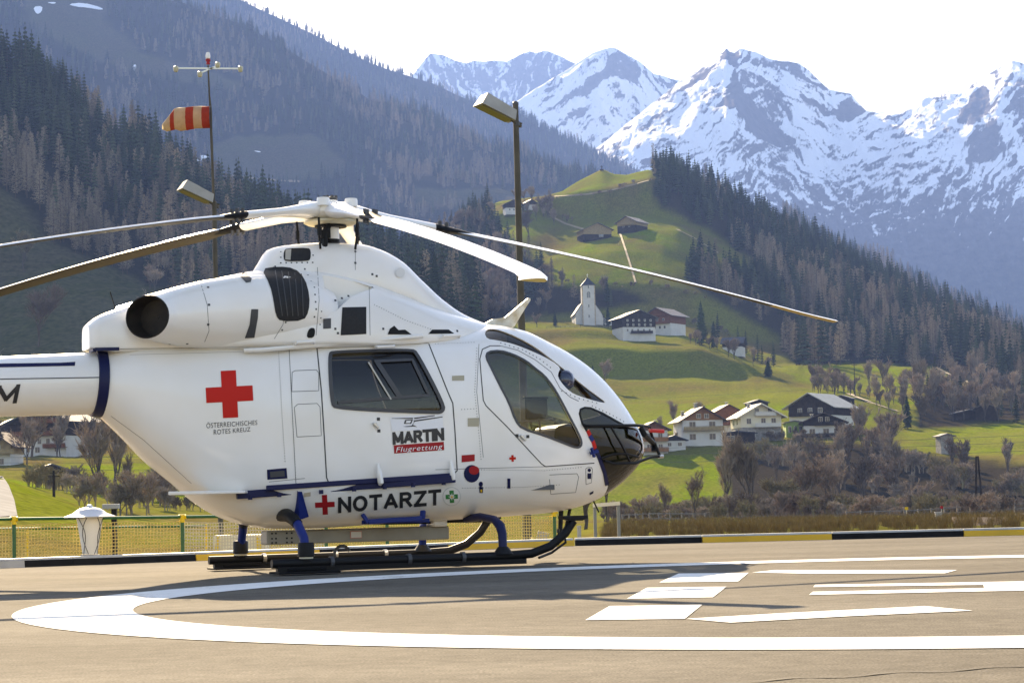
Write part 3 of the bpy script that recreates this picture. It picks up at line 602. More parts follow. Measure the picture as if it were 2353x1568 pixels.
KIND = {'spruce': (SPM, 'spruce_tree', 'spruce'), 'larch': (LAM, 'larch_tree', 'larch'), 'bare': (BAM, 'bare_tree', 'tree'), 'shrub': (SHM, 'shrub', 'shrub')}
for kind, lst in FOREST.items():
    protos, nm, cat = KIND[kind]; P = np.concatenate([l[0] for l in lst]); H = np.concatenate([l[1] for l in lst]); W = np.concatenate([[i]*len(l[0]) for i, l in enumerate(lst)])
    g = np.random.RandomState(99); Z = g.rand(len(P))*6.283; I = g.randint(0, len(protos), len(P)); q = topix(P)
    vis = (q[:, 0] > 10) & (q[:, 0] < 2340) & (q[:, 1] > 20) & (q[:, 1] < 1240) & ~inpoly(q[:, 0], q[:, 1]-10, [(200,800),(600,620),(900,600),(1110,740),(1470,1000),(1390,1110),(1300,1260),(600,1260),(400,1100),(260,960),(0,960),(0,830)])
    order = np.argsort(-(H/P[:, 1])*vis)[:(290 if kind != 'shrub' else 150)]
    big = np.zeros(len(P), bool); big[order] = True; big &= vis
    for i in np.nonzero(big)[0]:
        o = bpy.data.objects.new(nm, protos[I[i]]); COL.objects.link(o); o.location = P[i]-np.array([0,0,H[i]*.02]); s = H[i]; o.scale = (s, s, s); o.rotation_euler = (0, 0, Z[i])
        tag(o, lst[W[i]][2], cat, lst[W[i]][3])
    r = ~big
    if r.sum(): scatter_object({'spruce':'spruce_forest','larch':'larch_forest','bare':'bare_wood','shrub':'thicket'}[kind], P[r], H[r], Z[r], I[r], protos, {'spruce':'dark spruce forest covering the slopes','larch':'leafless brown larch forest on the slopes','bare':'leafless broadleaf wood in the valley','shrub':'leafless thicket in the valley'}[kind])
    print(kind, len(P), int(big.sum()))

SCRUB = mat('dry_scrub_stems', (.24,.17,.075), .95, spec=0, noise=(2,.4,(.13,.095,.05)))
scm = shrub(91).mesh('scrub', fix=False); scm.materials.append(SCRUB); scm2 = shrub(92).mesh('scrub', fix=False); scm2.materials.append(SCRUB)
P = sample('valley_meadows', 1.3, polys=[[(1385,1201),(2400,1186),(2400,1236),(1385,1244)]], seed=41, dmin=36, dmax=190); g_ = np.random.RandomState(5)
scatter_object('dry_scrub', P, .22+.30*g_.rand(len(P)), g_.rand(len(P))*6.28, g_.randint(0, 2, len(P)), [scm, scm2], 'dry brown grass and scrub on the bank behind the kerb')
# ================================================================ helipad
ASPH = bpy.data.materials.new('worn_asphalt'); ASPH.use_nodes = True
def asphalt():
    nt = ASPH.node_tree; N = nt.nodes; L = nt.links; b = N['Principled BSDF']; tc = N.new('ShaderNodeTexCoord')
    def nz_(sc, det, sx=1):
        mp = N.new('ShaderNodeMapping'); mp.inputs['Scale'].default_value = (sx, 1, 1); L.new(tc.outputs['Object'], mp.inputs[0])
        t = N.new('ShaderNodeTexNoise'); t.inputs['Scale'].default_value = sc; t.inputs['Detail'].default_value = det; L.new(mp.outputs[0], t.inputs['Vector']); return t.outputs[0]
    a, c, g = nz_(.45, 5), nz_(9, 4), nz_(85, 3); s = nz_(1.1, 7, .3)
    m1 = N.new('ShaderNodeValToRGB'); L.new(a, m1.inputs[0]); m1.color_ramp.elements[0].position = .3; m1.color_ramp.elements[1].position = .72
    m1.color_ramp.elements[0].color = (.128,.114,.095,1); m1.color_ramp.elements[1].color = (.166,.150,.126,1)
    def mul(src, f, lo, hi):
        r = N.new('ShaderNodeMapRange'); r.inputs[1].default_value = .3; r.inputs[2].default_value = .7; r.inputs[3].default_value = lo; r.inputs[4].default_value = hi; L.new(f, r.inputs[0])
        x = N.new('ShaderNodeMix'); x.data_type = 'RGBA'; x.blend_type = 'MULTIPLY'; x.inputs[0].default_value = 1; L.new(src, x.inputs[6]); L.new(r.outputs[0], x.inputs[7]); return x.outputs[2]
    col = mul(mul(mul(m1.outputs[0], c, .82, 1.1), g, .55, 1.3), s, .80, 1.10); L.new(col, b.inputs['Base Color'])
    b.inputs['Roughness'].default_value = .95; b.inputs['Specular IOR Level'].default_value = .02
    bp = N.new('ShaderNodeBump'); bp.inputs['Strength'].default_value = .35; bp.inputs['Distance'].default_value = .006; L.new(g, bp.inputs['Height']); L.new(bp.outputs[0], b.inputs['Normal'])
asphalt()
PAINT = mat('worn_white_paint', (.72,.70,.66), .9, spec=.02)
def wear():
    nt = PAINT.node_tree; N = nt.nodes; L = nt.links; b = N['Principled BSDF']; tc = N.new('ShaderNodeTexCoord')
    def nz_(sc, det, ro):
        t = N.new('ShaderNodeTexNoise'); t.inputs['Scale'].default_value = sc; t.inputs['Detail'].default_value = det; t.inputs['Roughness'].default_value = ro; L.new(tc.outputs['Object'], t.inputs['Vector']); return t.outputs[0]
    a, c = nz_(1.3, 8, .75), nz_(45, 4, .6); ad = N.new('ShaderNodeMath'); ad.operation = 'ADD'; L.new(a, ad.inputs[0]); mu = N.new('ShaderNodeMath'); mu.operation = 'MULTIPLY'; mu.inputs[1].default_value = .55; L.new(c, mu.inputs[0]); L.new(mu.outputs[0], ad.inputs[1])
    r = N.new('ShaderNodeValToRGB'); L.new(ad.outputs[0], r.inputs[0]); e = r.color_ramp.elements; e[0].position = .56; e[0].color = (.30,.27,.225,1); e[1].position = .70; e[1].color = (.70,.68,.64,1); k = e.new(.95); k.color = (.76,.75,.72,1)
    L.new(r.outputs[0], b.inputs['Base Color'])
wear()
KL = [gnd(57,1303), gnd(168,1299), gnd(450,1287), gnd(735,1276), gnd(1030,1264), gnd(1320,1252.5), gnd(1612.6,1244), gnd(1912.5,1236), gnd(2214.7,1229), gnd(2352,1226.6)]
KB = [(-14.5,20.8),(-5.9,26.2),(-4.0,27.3),(-2.3,28.6),(-.7,29.8),(.8,30.75),(2.65,30.75),(4.5,30.7),(6.35,30.6),(8.2,30.5),(10.05,30.4),(16,30.1)]
M_ = MB(); top = [(x, y, 0) for x, y in KB]+[(16,-12,0),(-14.5,-12,0)]; n = len(top); M_.add(top+[(x,y,-.6) for x,y,z in top], [tuple(range(n)), tuple(range(2*n-1,n-1,-1))]+[(i,i+n,(i+1)%n+n,(i+1)%n) for i in range(n)])
pad = M_.build('helipad_surface', ASPH); tag(pad, kind='structure')
def marking(name, pts, z=.004):
    M_ = MB(); k = len(pts); M_.add([(x,y,z) for x,y in pts], [tuple(range(k))]); o = M_.build(name, PAINT, pad, fix=False)
    if o.data.polygons[0].normal.z < 0: o.data.flip_normals()
    return o
RCX, RCY, RO, RI = 3.0714, 15.2038, 6.3661, 5.6175
M_ = MB(); nn = 160; vs_ = [(RCX+r*math.cos(2*math.pi*j/nn), RCY+r*math.sin(2*math.pi*j/nn), .004) for r in (RI, RO) for j in range(nn)]
M_.add(vs_, [(j,(j+1)%nn,nn+(j+1)%nn,nn+j)[::-1] for j in range(nn)]); M_.build('painted_ring', PAINT, pad, fix=False)
def pm(name, px): return marking(name, [tuple(gnd(x, y))[:2] for x, y in px])
c7 = lambda l: [((1700+x/1.5687)*.735, (1500+y/1.5687)*.735) for x, y in l]
pm('painted_bar', c7([(203,687),(322,618),(775,612),(690,681)])); pm('painted_bar', c7([(407,582),(505,528),(895,523),(828,575)])); pm('painted_bar', c7([(565,502),(660,458),(1003,455),(952,497)]))
pm('painted_stroke', c7([(697,681),(1190,652),(1870,619),(2103,641),(1500,668),(915,700)])); pm('painted_stroke', c7([(1020,453),(1130,441),(2025,441),(1965,457),(1300,459)]))
pm('painted_letter', c7([(1330,514),(2353,497),(2353,542),(1300,563),(1318,548),(2158,530),(2154,514),(1320,525)]))
# more of the big letter, past the right edge of the view
marking('painted_letter', [(4.2,14.6),(7.2,14.6),(7.2,15.1),(4.2,15.1)])
TAR = mat('tar_seam', (.055,.05,.045), .8, spec=.1)
def seam(px, w):
    P = [gnd(x, y, .004) for x, y in px]; M_ = MB(); V = []
    for i, p in enumerate(P):
        t = (P[min(i+1,len(P)-1)]-P[max(i-1,0)]).normalized(); s_ = Vector((-t.y,t.x,0))*w*(.5+.25*math.sin(i*2.3)); V += [p-s_, p+s_]
    M_.add(V, [(2*i,2*i+1,2*i+3,2*i+2)[::-1] for i in range(len(P)-1)]); M_.build('tar_seam', TAR, pad, fix=False)
seam([(1660+40*i, 1566-2.2*i+2.5*math.sin(i*1.1)) for i in range(19)], .022)
# kerb beams: alternating colours, each a beam of its own
KY = mat('yellow_kerb_paint', (.72,.40,.006), .45, noise=(3,.15)); KK = mat('black_kerb_paint', (.012,.012,.013), .6, spec=.1, noise=(5,.5)); KG = mat('grey_concrete_kerb', (.42,.41,.39), .7, noise=(3,.2)); KW = mat('lit_white_kerb_top', (.42,.42,.40), .55, noise=(6,.2))  # white cap colour stands for the sunlit top edge of the beams
def lerp_k(px):                                  # along the kerb by bearing
    best = None
    for i in range(len(KB)-1):
        a, b = Vector((*KB[i],0)), Vector((*KB[i+1],0)); pa, pb = topix(np.array(a)), topix(np.array(b))
        if pa[0] <= px <= pb[0]:
            lo, hi = 0., 1.
            for _ in range(30):
                m_ = (lo+hi)/2
                if topix(np.array(a.lerp(b, m_)))[0] < px: lo = m_
                else: hi = m_
            return a.lerp(b, lo)
    return Vector((*KB[-1],0))
segs = [(-80,57,KG,'grey concrete kerb end left of the black beams by the fence'),(57,167,KK,'short black kerb beam at the left end of the edge'),(169,450,KK,'long black kerb beam in front of the white lantern'),(452,735,KY,'yellow kerb beam behind the rear skid foot'),(737,1030,KK,'black kerb beam seen under the helicopter belly'),(1032,1319,KY,'yellow kerb beam behind the front skid'),(1321,1612,KK,'black kerb beam just right of the skid tip'),(1614,1911,KY,'yellow kerb beam below the twin bare trees'),(1913,2213,KK,'black kerb beam towards the right edge'),(2215,2480,KY,'yellow kerb beam cut by the right edge')]
for x0, x1, km, lb in segs:
    a, b = lerp_k(x0), lerp_k(min(x1, 2480)); mid = [a]+[Vector((*k,0)) for k in KB if a.x+.05 < k[0] < b.x-.05]+[b]
    root = empty('kerb_beam', a); tag(root, lb, 'kerb', 'painted kerb beams along the pad edge'); M_ = MB(); M2 = MB()
    for p_, q_ in zip(mid[:-1], mid[1:]):
        d = (q_-p_).normalized(); s_ = Vector((-d.y, d.x, 0)); 
        f0, f1 = p_-a, q_-a; M_.add([f0, f1, f1+s_*.22, f0+s_*.22, f0+s_*.015+Vector((0,0,.078)), f1+s_*.015+Vector((0,0,.078)), f1+s_*.22+Vector((0,0,.078)), f0+s_*.22+Vector((0,0,.078))], [(0,3,2,1),(4,5,6,7),(0,1,5,4),(1,2,6,5),(2,3,7,6),(3,0,4,7)])
        u = Vector((0,0,.080)); w = Vector((0,0,.026)); M2.add([f0+u+s_*.018, f1+u+s_*.018, f1+u+s_*.22, f0+u+s_*.22, f0+u+w+s_*.03, f1+u+w+s_*.03, f1+u+w+s_*.21, f0+u+w+s_*.21], [(0,3,2,1),(4,5,6,7),(0,1,5,4),(1,2,6,5),(2,3,7,6),(3,0,4,7)])
    M_.build('beam', km, root); M2.build('cap', KW, root)
# ================================================================ helicopter
HX, HY, PSI = -1.7859, 22.0291, 0.3968
heli = empty('helicopter', (HX, HY, 0), PSI)
tag(heli, 'white twin engine rescue helicopter with red cross parked on skids', 'helicopter')
HM = Matrix.Translation((HX, HY, 0)) @ Matrix.Rotation(PSI, 4, 'Z'); HI = HM.inverted()
WHITE = mat('white_aircraft_paint', (.86,.845,.82), .3, noise=(1.3,.06,(.80,.775,.73)), coat=.5)
WHITE.node_tree.nodes['Principled BSDF'].inputs['Coat Roughness'].default_value = .08
BLUE = mat('dark_blue_paint', (.004,.008,.055), .45, spec=.25)
BLUE2 = mat('bright_blue_paint', (.004,.02,.15), .45, spec=.25)
BLACK = mat('black_metal', (.006,.006,.007), .5, spec=.2)
RUBBER = mat('black_rubber', (.008,.008,.009), .8, spec=.1)
DGREY = mat('dark_grey_trim', (.05,.052,.058), .5)
MESH = mat('black_intake_mesh', (.010,.010,.012), .7, noise=(60,.6))
RED = mat('red_cross_vinyl', (.58,.010,.003), .5, spec=.25)
DRED = mat('dark_red_vinyl', (.38,.012,.016), .5, spec=.25)
INK = mat('black_lettering', (.02,.02,.022), .45)
PANEL = mat('panel_gap', (.16,.155,.15), .7)
GAP = mat('door_gap', (.05,.05,.05), .7)
STEEL = mat('bare_steel', (.55,.54,.52), .3, metal=.9)
BOXP = mat('beige_beam_paint', (.28,.27,.235), .5, noise=(4,.25))
CABIN = mat('cabin_trim', (.10,.10,.105), .8)
SEAT = mat('seat_fabric', (.03,.03,.035), .9)
GREEN_V = mat('green_vinyl', (.02,.22,.05), .4)
YELL = mat('yellow_paint', (.75,.45,.015), .45)
RINGM = mat('dull_grey_emblem_ring', (.55,.56,.55), .5)
SOOT = mat('sooty_exhaust_steel', (.035,.027,.02), .65, metal=.4, noise=(6,.6,(.010,.009,.008)))
def glass_mat(name, tint, refl=1.0):
    m = bpy.data.materials.new(name); m.use_nodes = True; nt = m.node_tree; nt.nodes.clear(); N = nt.nodes; L = nt.links
    o = N.new('ShaderNodeOutputMaterial'); t = N.new('ShaderNodeBsdfTransparent'); t.inputs[0].default_value = (*tint, 1)
    g = N.new('ShaderNodeBsdfGlossy'); g.inputs['Roughness'].default_value = .03; g.inputs[0].default_value = (refl, refl, refl, 1)
    f = N.new('ShaderNodeFresnel'); f.inputs[0].default_value = 1.5; x = N.new('ShaderNodeMixShader')
    L.new(f.outputs[0], x.inputs[0]); L.new(t.outputs[0], x.inputs[1]); L.new(g.outputs[0], x.inputs[2]); L.new(x.outputs[0], o.inputs[0]); return m
GLASS = glass_mat('clear_window', (.72,.74,.74)); TGLASS = glass_mat('tinted_window', (.36,.36,.36))
# ---- lofted shells
def interp(st, n):
    st = np.array(st, float); x = st[:, 0]
    t = np.linspace(0, 1, n); xs = x[0]+(x[-1]-x[0])*t
    out = [xs]
    for k in range(1, st.shape[1]):
        y = st[:, k]; h_ = np.diff(x); dl = np.diff(y)/h_; m = np.zeros(len(x))
        for i in range(1, len(x)-1):
            if dl[i-1]*dl[i] > 0: w1 = 2*h_[i]+h_[i-1]; w2 = h_[i]+2*h_[i-1]; m[i] = (w1+w2)/(w1/dl[i-1]+w2/dl[i])
        m[0] = dl[0]; m[-1] = dl[-1]; i = np.clip(np.searchsorted(x, xs)-1, 0, len(x)-2); s = (xs-x[i])/h_[i]
        out.append((2*s**3-3*s**2+1)*y[i]+(s**3-2*s**2+s)*h_[i]*m[i]+(-2*s**3+3*s**2)*y[i+1]+(s**3-s**2)*h_[i]*m[i+1])
    return np.array(out).T
def shell(st, n, seg, off=0.0, zmid=.48, mb=None, y0=0.0):
    """stations (x, top, bottom, half width, squareness) -> closed loft"""
    S = interp(st, n); mb = mb or MB(); rings = []
    for x, zt, zb, w, e in S:
        zt -= off; zb += off; w = max(w-off, .004); zc = zb+zmid*(zt-zb); ring = []
        for j in range(seg):
            t = 2*math.pi*j/seg; c, s = math.cos(t), math.sin(t)
            y = w*math.copysign(abs(c)**(2/e), c); z = zc+((zt-zc) if s > 0 else (zc-zb))*math.copysign(abs(s)**(2/e), s)
            ring.append((x, y+y0, z))
        rings.append(ring)
    return mb, rings
FUS = [(-2.36,2.155,1.555,.295,2.1),(-2.1,2.19,1.31,.39,2.5),(-1.9,2.21,1.11,.47,2.8),(-1.6,2.23,.87,.57,3.0),(-1.4,2.24,.70,.63,3.1),(-1.15,2.25,.55,.70,3.2),(-.9,2.26,.465,.75,3.2),(-.65,2.27,.425,.785,3.2),(-.2,2.29,.42,.812,3.2),(.4,2.31,.44,.818,3.2),(1.0,2.34,.455,.815,3.1),(1.4,2.40,.465,.80,2.9),(1.65,2.435,.475,.785,2.7),(1.96,2.39,.49,.75,2.6),(2.25,2.275,.505,.695,2.5),(2.54,2.135,.545,.62,2.4),(2.79,1.97,.62,.53,2.3),(3.03,1.745,.745,.41,2.2),(3.2,1.53,.87,.295,2.1),(3.32,1.36,.98,.18,2.0),(3.40,1.19,1.12,.035,2.0)]
mb, rings = shell(FUS, 130, 72); mb.loft(rings); outer = mb.mesh('outer')
FUSI = [s for s in FUS if -2.2 < s[0] < 3.3]
mbi, ri = shell(FUSI, 100, 60, .035); mbi.loft(ri); inner = mbi.mesh('inner')
hull_w = BVHTree.FromPolygons([HM @ v.co for v in outer.vertices], [tuple(p.vertices) for p in outer.polygons])
COWL = [(-2.47,2.40,2.17,.17,4.5),(-2.38,2.48,2.15,.26,4.0),(-2.15,2.57,2.13,.29,3.4),(-2.0,2.62,2.13,.29,3.0),(-1.7,2.73,2.12,.36,2.6),(-1.2,2.87,2.12,.60,2.6),(-.8,2.95,2.12,.68,2.6),(-.35,2.97,2.12,.71,2.5),(.2,2.89,2.12,.69,2.4),(.6,2.77,2.15,.64,2.3),(1.0,2.62,2.2,.56,2.2),(1.35,2.52,2.25,.44,2.1),(1.75,2.425,2.3,.20,2.0)]
mbc, rc = shell(COWL, 90, 64, zmid=.12); mbc.loft(rc); cowl_m = mbc.mesh('cowl')
FAIR = [(-.80,2.96,2.7,.16,2.2),(-.74,3.05,2.7,.22,2.2),(-.66,3.165,2.7,.27,2.2),(-.5,3.21,2.7,.30,2.3),(0,3.25,2.7,.32,2.3),(.3,3.24,2.7,.32,2.3),(.5,3.19,2.65,.32,2.3),(.7,3.09,2.6,.31,2.3),(.92,2.895,2.5,.29,2.2),(1.15,2.695,2.4,.27,2.1),(1.38,2.55,2.35,.24,2.0),(1.65,2.45,2.3,.18,2.0),(1.85,2.40,2.25,.08,2.0)]
mbf, rf = shell(FAIR, 80, 48, zmid=.25); mbf.loft(rf); fair_m = mbf.mesh('fairing')
# engine nacelles, each a tapering duct that bends outwards to its exhaust mouth
NAC = [(-.15,-.38,2.47,.26,.26,2),(-.35,-.40,2.50,.325,.33,2),(-.7,-.41,2.52,.35,.365,2),(-1.1,-.42,2.505,.345,.36,3),(-1.45,-.43,2.48,.32,.325,6),(-1.7,-.45,2.46,.295,.28,14),(-1.88,-.49,2.45,.275,.235,26),(-2.0,-.55,2.445,.265,.205,36)]
def nac_rings(s, k=1.0, rng=None, n=36):
    out = []
    for x, y, z, a, b, an in (rng or NAC):
        t = math.radians(an); sx, sy = math.sin(t), -math.cos(t)
        out.append([(x+sx*a*k*math.cos(2*math.pi*j/n)*1.0, (y+sy*a*k*math.cos(2*math.pi*j/n))*(-s), z+b*k*math.sin(2*math.pi*j/n)) for j in range(n)])
    return out
def nac_fine(m=40):
    A = np.array(NAC); t = np.linspace(0, len(A)-1, m); return [tuple(np.interp(t_, range(len(A)), A[:, k]) for k in range(6)) for t_ in t]
NACM = []
for s_ in (-1, 1):
    q_ = MB(); q_.loft(nac_rings(s_, 1.0, nac_fine()), caps=False); q2 = MB(); NACM.append(q_.mesh('engine_nacelle', smooth=40))
def wv(m): return [HM @ v.co for v in m.vertices]
def joinbvh(ms):
    V = []; F = []
    for m in ms:
        n = len(V); V += wv(m); F += [tuple(i+n for i in p.vertices) for p in m.polygons]
    return BVHTree.FromPolygons(V, F)
BODY = joinbvh([outer, cowl_m, fair_m]+NACM)
GL = {}
def hit(x, y, bv=None):                          # sight line -> point on the body, helicopter axes
    d = ray(x, y).normalized(); p, n, i, t = (bv or BODY).ray_cast(CAMP, d)
    if p is None:
        p, n, i, t = (bv or BODY).find_nearest(CAMP+d*21.5)
    return HI @ p, (HI.to_3x3() @ n).normalized()
def side(x, z, dy=-1):                           # body surface at (x, z) seen from the side
    o_ = HM @ Vector((x, 3*dy, z)); d = HM.to_3x3() @ Vector((0, -dy, 0)); p, n, i, t = BODY.ray_cast(o_, d)
    if p is None: return None
    return HI @ p, (HI.to_3x3() @ n).normalized()
def smoothpoly(pts, it=1):
    for _ in range(it):
        q = []
        for i in range(len(pts)):
            a, b = Vector(pts[i]), Vector(pts[(i+1) % len(pts)]); q += [a*.75+b*.25, a*.25+b*.75]
        pts = [(v.x, v.y) for v in q]
    return pts
def tess(poly, step):
    n = len(poly); P = []
    for i in range(n):
        a, b = Vector(poly[i]), Vector(poly[(i+1) % n]); k = max(1, int((b-a).length/step)); P += [a.lerp(b, j/k) for j in range(k)]
    nb = len(P); xs = [p.x for p in P]; ys = [p.y for p in P]; pl = [(p.x, p.y) for p in P]
    gx = np.arange(min(xs)+step*.5, max(xs), step); gy = np.arange(min(ys)+step*.5, max(ys), step)
    if len(gx) and len(gy):
        X, Y = np.meshgrid(gx, gy); k = inpoly(X.ravel(), Y.ravel(), pl)
        P += [Vector((a, b)) for a, b in zip(X.ravel()[k], Y.ravel()[k])]
    vo, eo, fo = mgeo.delaunay_2d_cdt(P, [(i, (i+1) % nb) for i in range(nb)], [], 1, 1e-4)[:3]
    return vo, fo
def patch(name, poly, m, off=.004, step=9, parent=None, sm=0, bv=None, mirror=False, smooth=True):
    """a thin skin piece lying on the body"""
    if sm: poly = smoothpoly(poly, sm)
    vo, fo = tess(poly, step); V = []
    for v in vo:
        p, n = hit(v.x, v.y, bv); V.append(p+n*off)
    M_ = MB(); M_.add(V, [tuple(f) for f in fo])
    if mirror: M_.add([(v.x, -v.y, v.z) for v in V], [tuple(reversed(f)) for f in fo])
    me = M_.mesh(name, fix=False); c_ = me.polygons[len(me.polygons)//2]; pn_ = hit(vo[fo[len(fo)//2][0]].x, vo[fo[len(fo)//2][0]].y, bv)[1]
    if c_.normal.dot(pn_) < 0: me.flip_normals()
    o = link(name, me, m, parent or heli)
    if smooth: me.polygons.foreach_set('use_smooth', [True]*len(me.polygons))
    return o
def strip(name, line, w, m, off=.005, parent=None, closed=False, seg=8, bv=None):
    """a narrow band along a line on the body, w wide in metres, real thickness"""
    pts = []; L = list(line)+([line[0]] if closed else [])
    for i in range(len(L)-1):
        a, b = Vector(L[i]), Vector(L[i+1]); k = max(1, int((b-a).length/seg)); pts += [a.lerp(b, j/k) for j in range(k)]
    pts.append(Vector(L[-1])); H = [hit(p.x, p.y, bv) for p in pts]; M_ = MB(); V = []
    for i, (p, n) in enumerate(H):
        t = (H[min(i+1, len(H)-1)][0]-H[max(i-1, 0)][0])
        if t.length < 1e-6: t = Vector((1,0,0))
        t.normalize(); s = t.cross(n).normalized()*w/2; V += [p-s, p-s+n*off, p+s+n*off, p+s]
    k = len(H); M_.add(V, [(i*4+j, i*4+(j+1) % 4, (i+1)*4+(j+1) % 4, (i+1)*4+j) for i in range(k-1) for j in range(4)]+[(0,1,2,3), ((k-1)*4+3,(k-1)*4+2,(k-1)*4+1,(k-1)*4)])
    return M_.build(name, m, parent or heli, smooth=40)
# ---- window openings
W_DOOR = smoothpoly([(756,815),(765,809),(945,804),(957,811),(1019,930),(1016,945),(1000,947),(772,937),(762,925)], 2)
W_COCK = smoothpoly([(1116,821),(1120,808),(1149,805),(1179,814),(1209,829),(1229,846),(1249,861),(1269,886),(1284,911),(1304,949),(1329,996),(1336,1014),(1334,1025),(1324,1028),(1304,1021),(1254,1001),(1199,984),(1184,966),(1169,924),(1146,881),(1129,846)], 1)
W_TOP = smoothpoly([(1113,766),(1118,757),(1130,755),(1149,758),(1189,774),(1229,796),(1279,834),(1309,859),(1341,886),(1379,914),(1393,925),(1376,923),(1329,909),(1309,899),(1294,884),(1281,866),(1283,854),(1288,845),(1269,829),(1229,809),(1179,789),(1141,781),(1119,778)], 1)
W_NOSE = smoothpoly([(1331,944),(1339,936),(1354,936),(1384,949),(1414,966),(1436,979),(1448,992),(1455,1008),(1456,1030),(1447,1054),(1424,1084),(1400,1106),(1388,1080),(1374,1040),(1354,1000),(1337,972)], 1)
cut = MB()
far_cut = MB(); far_cut.prism([(1.62,2.22),(2.0,2.28),(2.45,2.08),(2.8,1.82),(3.06,1.52),(2.7,1.42),(2.35,1.15),(2.1,1.18),(1.85,1.35)], .12, 1.6)
NOSE_E = [(1397,1113),(1388,1080),(1374,1040),(1354,1000),(1337,972),(1331,950),(1333,940),(1343,936),(1356,937),(1384,949),(1414,966),(1440,980)]
nose_cut = MB(); ne = [hit(x, y, hull_w)[0] for x, y in NOSE_E]; nose_cut.prism([(p.x, p.z) for p in ne]+[(3.9, ne[-1].z-.03),(3.9,.5),(ne[0].x+.06,.5)], -1.6, 1.6); cut.v += nose_cut.v; cut.f += nose_cut.f; cut.mi += nose_cut.mi
for wp in (W_DOOR, W_COCK, W_TOP):
    pl = []
    for x, y in wp:
        p, n = hit(x, y, hull_w); pl.append((p.x, p.z))
    cut.prism(pl, -1.6, 1.6 if wp is W_DOOR else -.02)
hb = bmesh.new(); hb.from_mesh(outer); n0 = len(hb.faces); ib = bmesh.new(); ib.from_mesh(inner); bmesh.ops.reverse_faces(ib, faces=ib.faces)
for f in ib.faces: f.material_index = 1
tmp = bpy.data.meshes.new('t'); ib.to_mesh(tmp); hb.from_mesh(tmp); hm_ = bpy.data.meshes.new('hull'); hb.to_mesh(hm_); hb.free(); ib.free()
def boolean(me, cutter_mb, name):
    a = bpy.data.objects.new('a', me); COL.objects.link(a); cm = cutter_mb.mesh('c'); c = bpy.data.objects.new('c', cm); COL.objects.link(c)
    md = a.modifiers.new('b', 'BOOLEAN'); md.operation = 'DIFFERENCE'; md.solver = 'EXACT'; md.object = c
    try: md.use_hole_tolerant = True
    except Exception: pass
    dg = bpy.context.evaluated_depsgraph_get(); out = bpy.data.meshes.new_from_object(a.evaluated_get(dg)); out.name = name
    bpy.data.objects.remove(a); bpy.data.objects.remove(c); return out
for q in (WHITE, CABIN): hm_.materials.append(q)
hull_m = boolean(boolean(hm_, cut, 'hull'), far_cut, 'fuselage'); hull_m.polygons.foreach_set('use_smooth', [True]*len(hull_m.polygons)); hull_m.set_sharp_from_angle(angle=R(35))
fus = bpy.data.objects.new('fuselage', hull_m); COL.objects.link(fus); fus.parent = heli
# cowling with exhaust and intake openings
cc = MB(); cc.cur = 1
def axis_frame(p, d):
    d = Vector(d).normalized(); a = d.cross(Vector((0,0,1))).normalized(); b = a.cross(d); return Matrix(((a.x,b.x,d.x,p[0]),(a.y,b.y,d.y,p[1]),(a.z,b.z,d.z,p[2]),(0,0,0,1)))
cc.cur = 0
scp = [(712,622),(760,634),(832,655),(835,660),(815,668),(790,680),(770,700),(758,712),(742,716),(735,690),(725,650)]
pl = [hit(x, y) for x, y in scp]
for s in (-1, 1):
    lo = [p for p, n in pl]; n = len(lo)
    vs_ = [(p.x, -1.2*(-s)*(-1) if False else s*1.2, p.z) for p in lo]+[(p.x+.10, s*.40, p.z-.01) for p in lo]
    cc.add(vs_, [tuple(range(n)), tuple(range(2*n-1, n-1, -1))]+[(i, i+n, (i+1) % n+n, (i+1) % n) for i in range(n)])
cowl_m.materials.append(WHITE); cowl_m.materials.append(SOOT); cowl2 = boolean(cowl_m, cc, 'engine_cowling'); cowl2.polygons.foreach_set('use_smooth', [True]*len(cowl2.polygons)); cowl2.set_sharp_from_angle(angle=R(35))
cowling = bpy.data.objects.new('engine_cowling', cowl2); COL.objects.link(cowling); cowling.parent = heli
for s_, nm_ in zip((-1, 1), NACM):
    nm_.materials.append(WHITE); no = bpy.data.objects.new('engine_nacelle', nm_); COL.objects.link(no); no.parent = heli
    x, y, z, a, b, an = NAC[-1]; t = math.radians(an); dx, dy = -math.cos(t), -math.sin(t)
    M_ = MB(); ins = [(x+dx*.004, y+dy*.004, z, a, b, an),(x+dx*.008, y+dy*.008, z, a*.955, b*.94, an),(x-dx*.06, y-dy*.06, z, a*.92, b*.91, an),(x-dx*.15, y-dy*.15, z, a*.80, b*.84, an),(x-dx*.155, y-dy*.155, z, a*.03, b*.03, an)]
    M_.loft(nac_rings(s_, 1.0, ins), caps=False); M_.build('exhaust_pipe', SOOT, no, smooth=40)
fair_m.materials.append(WHITE); fair_m.polygons.foreach_set('use_smooth', [True]*len(fair_m.polygons))
fairing = bpy.data.objects.new('mast_fairing', fair_m); COL.objects.link(fairing); fairing.parent = heli
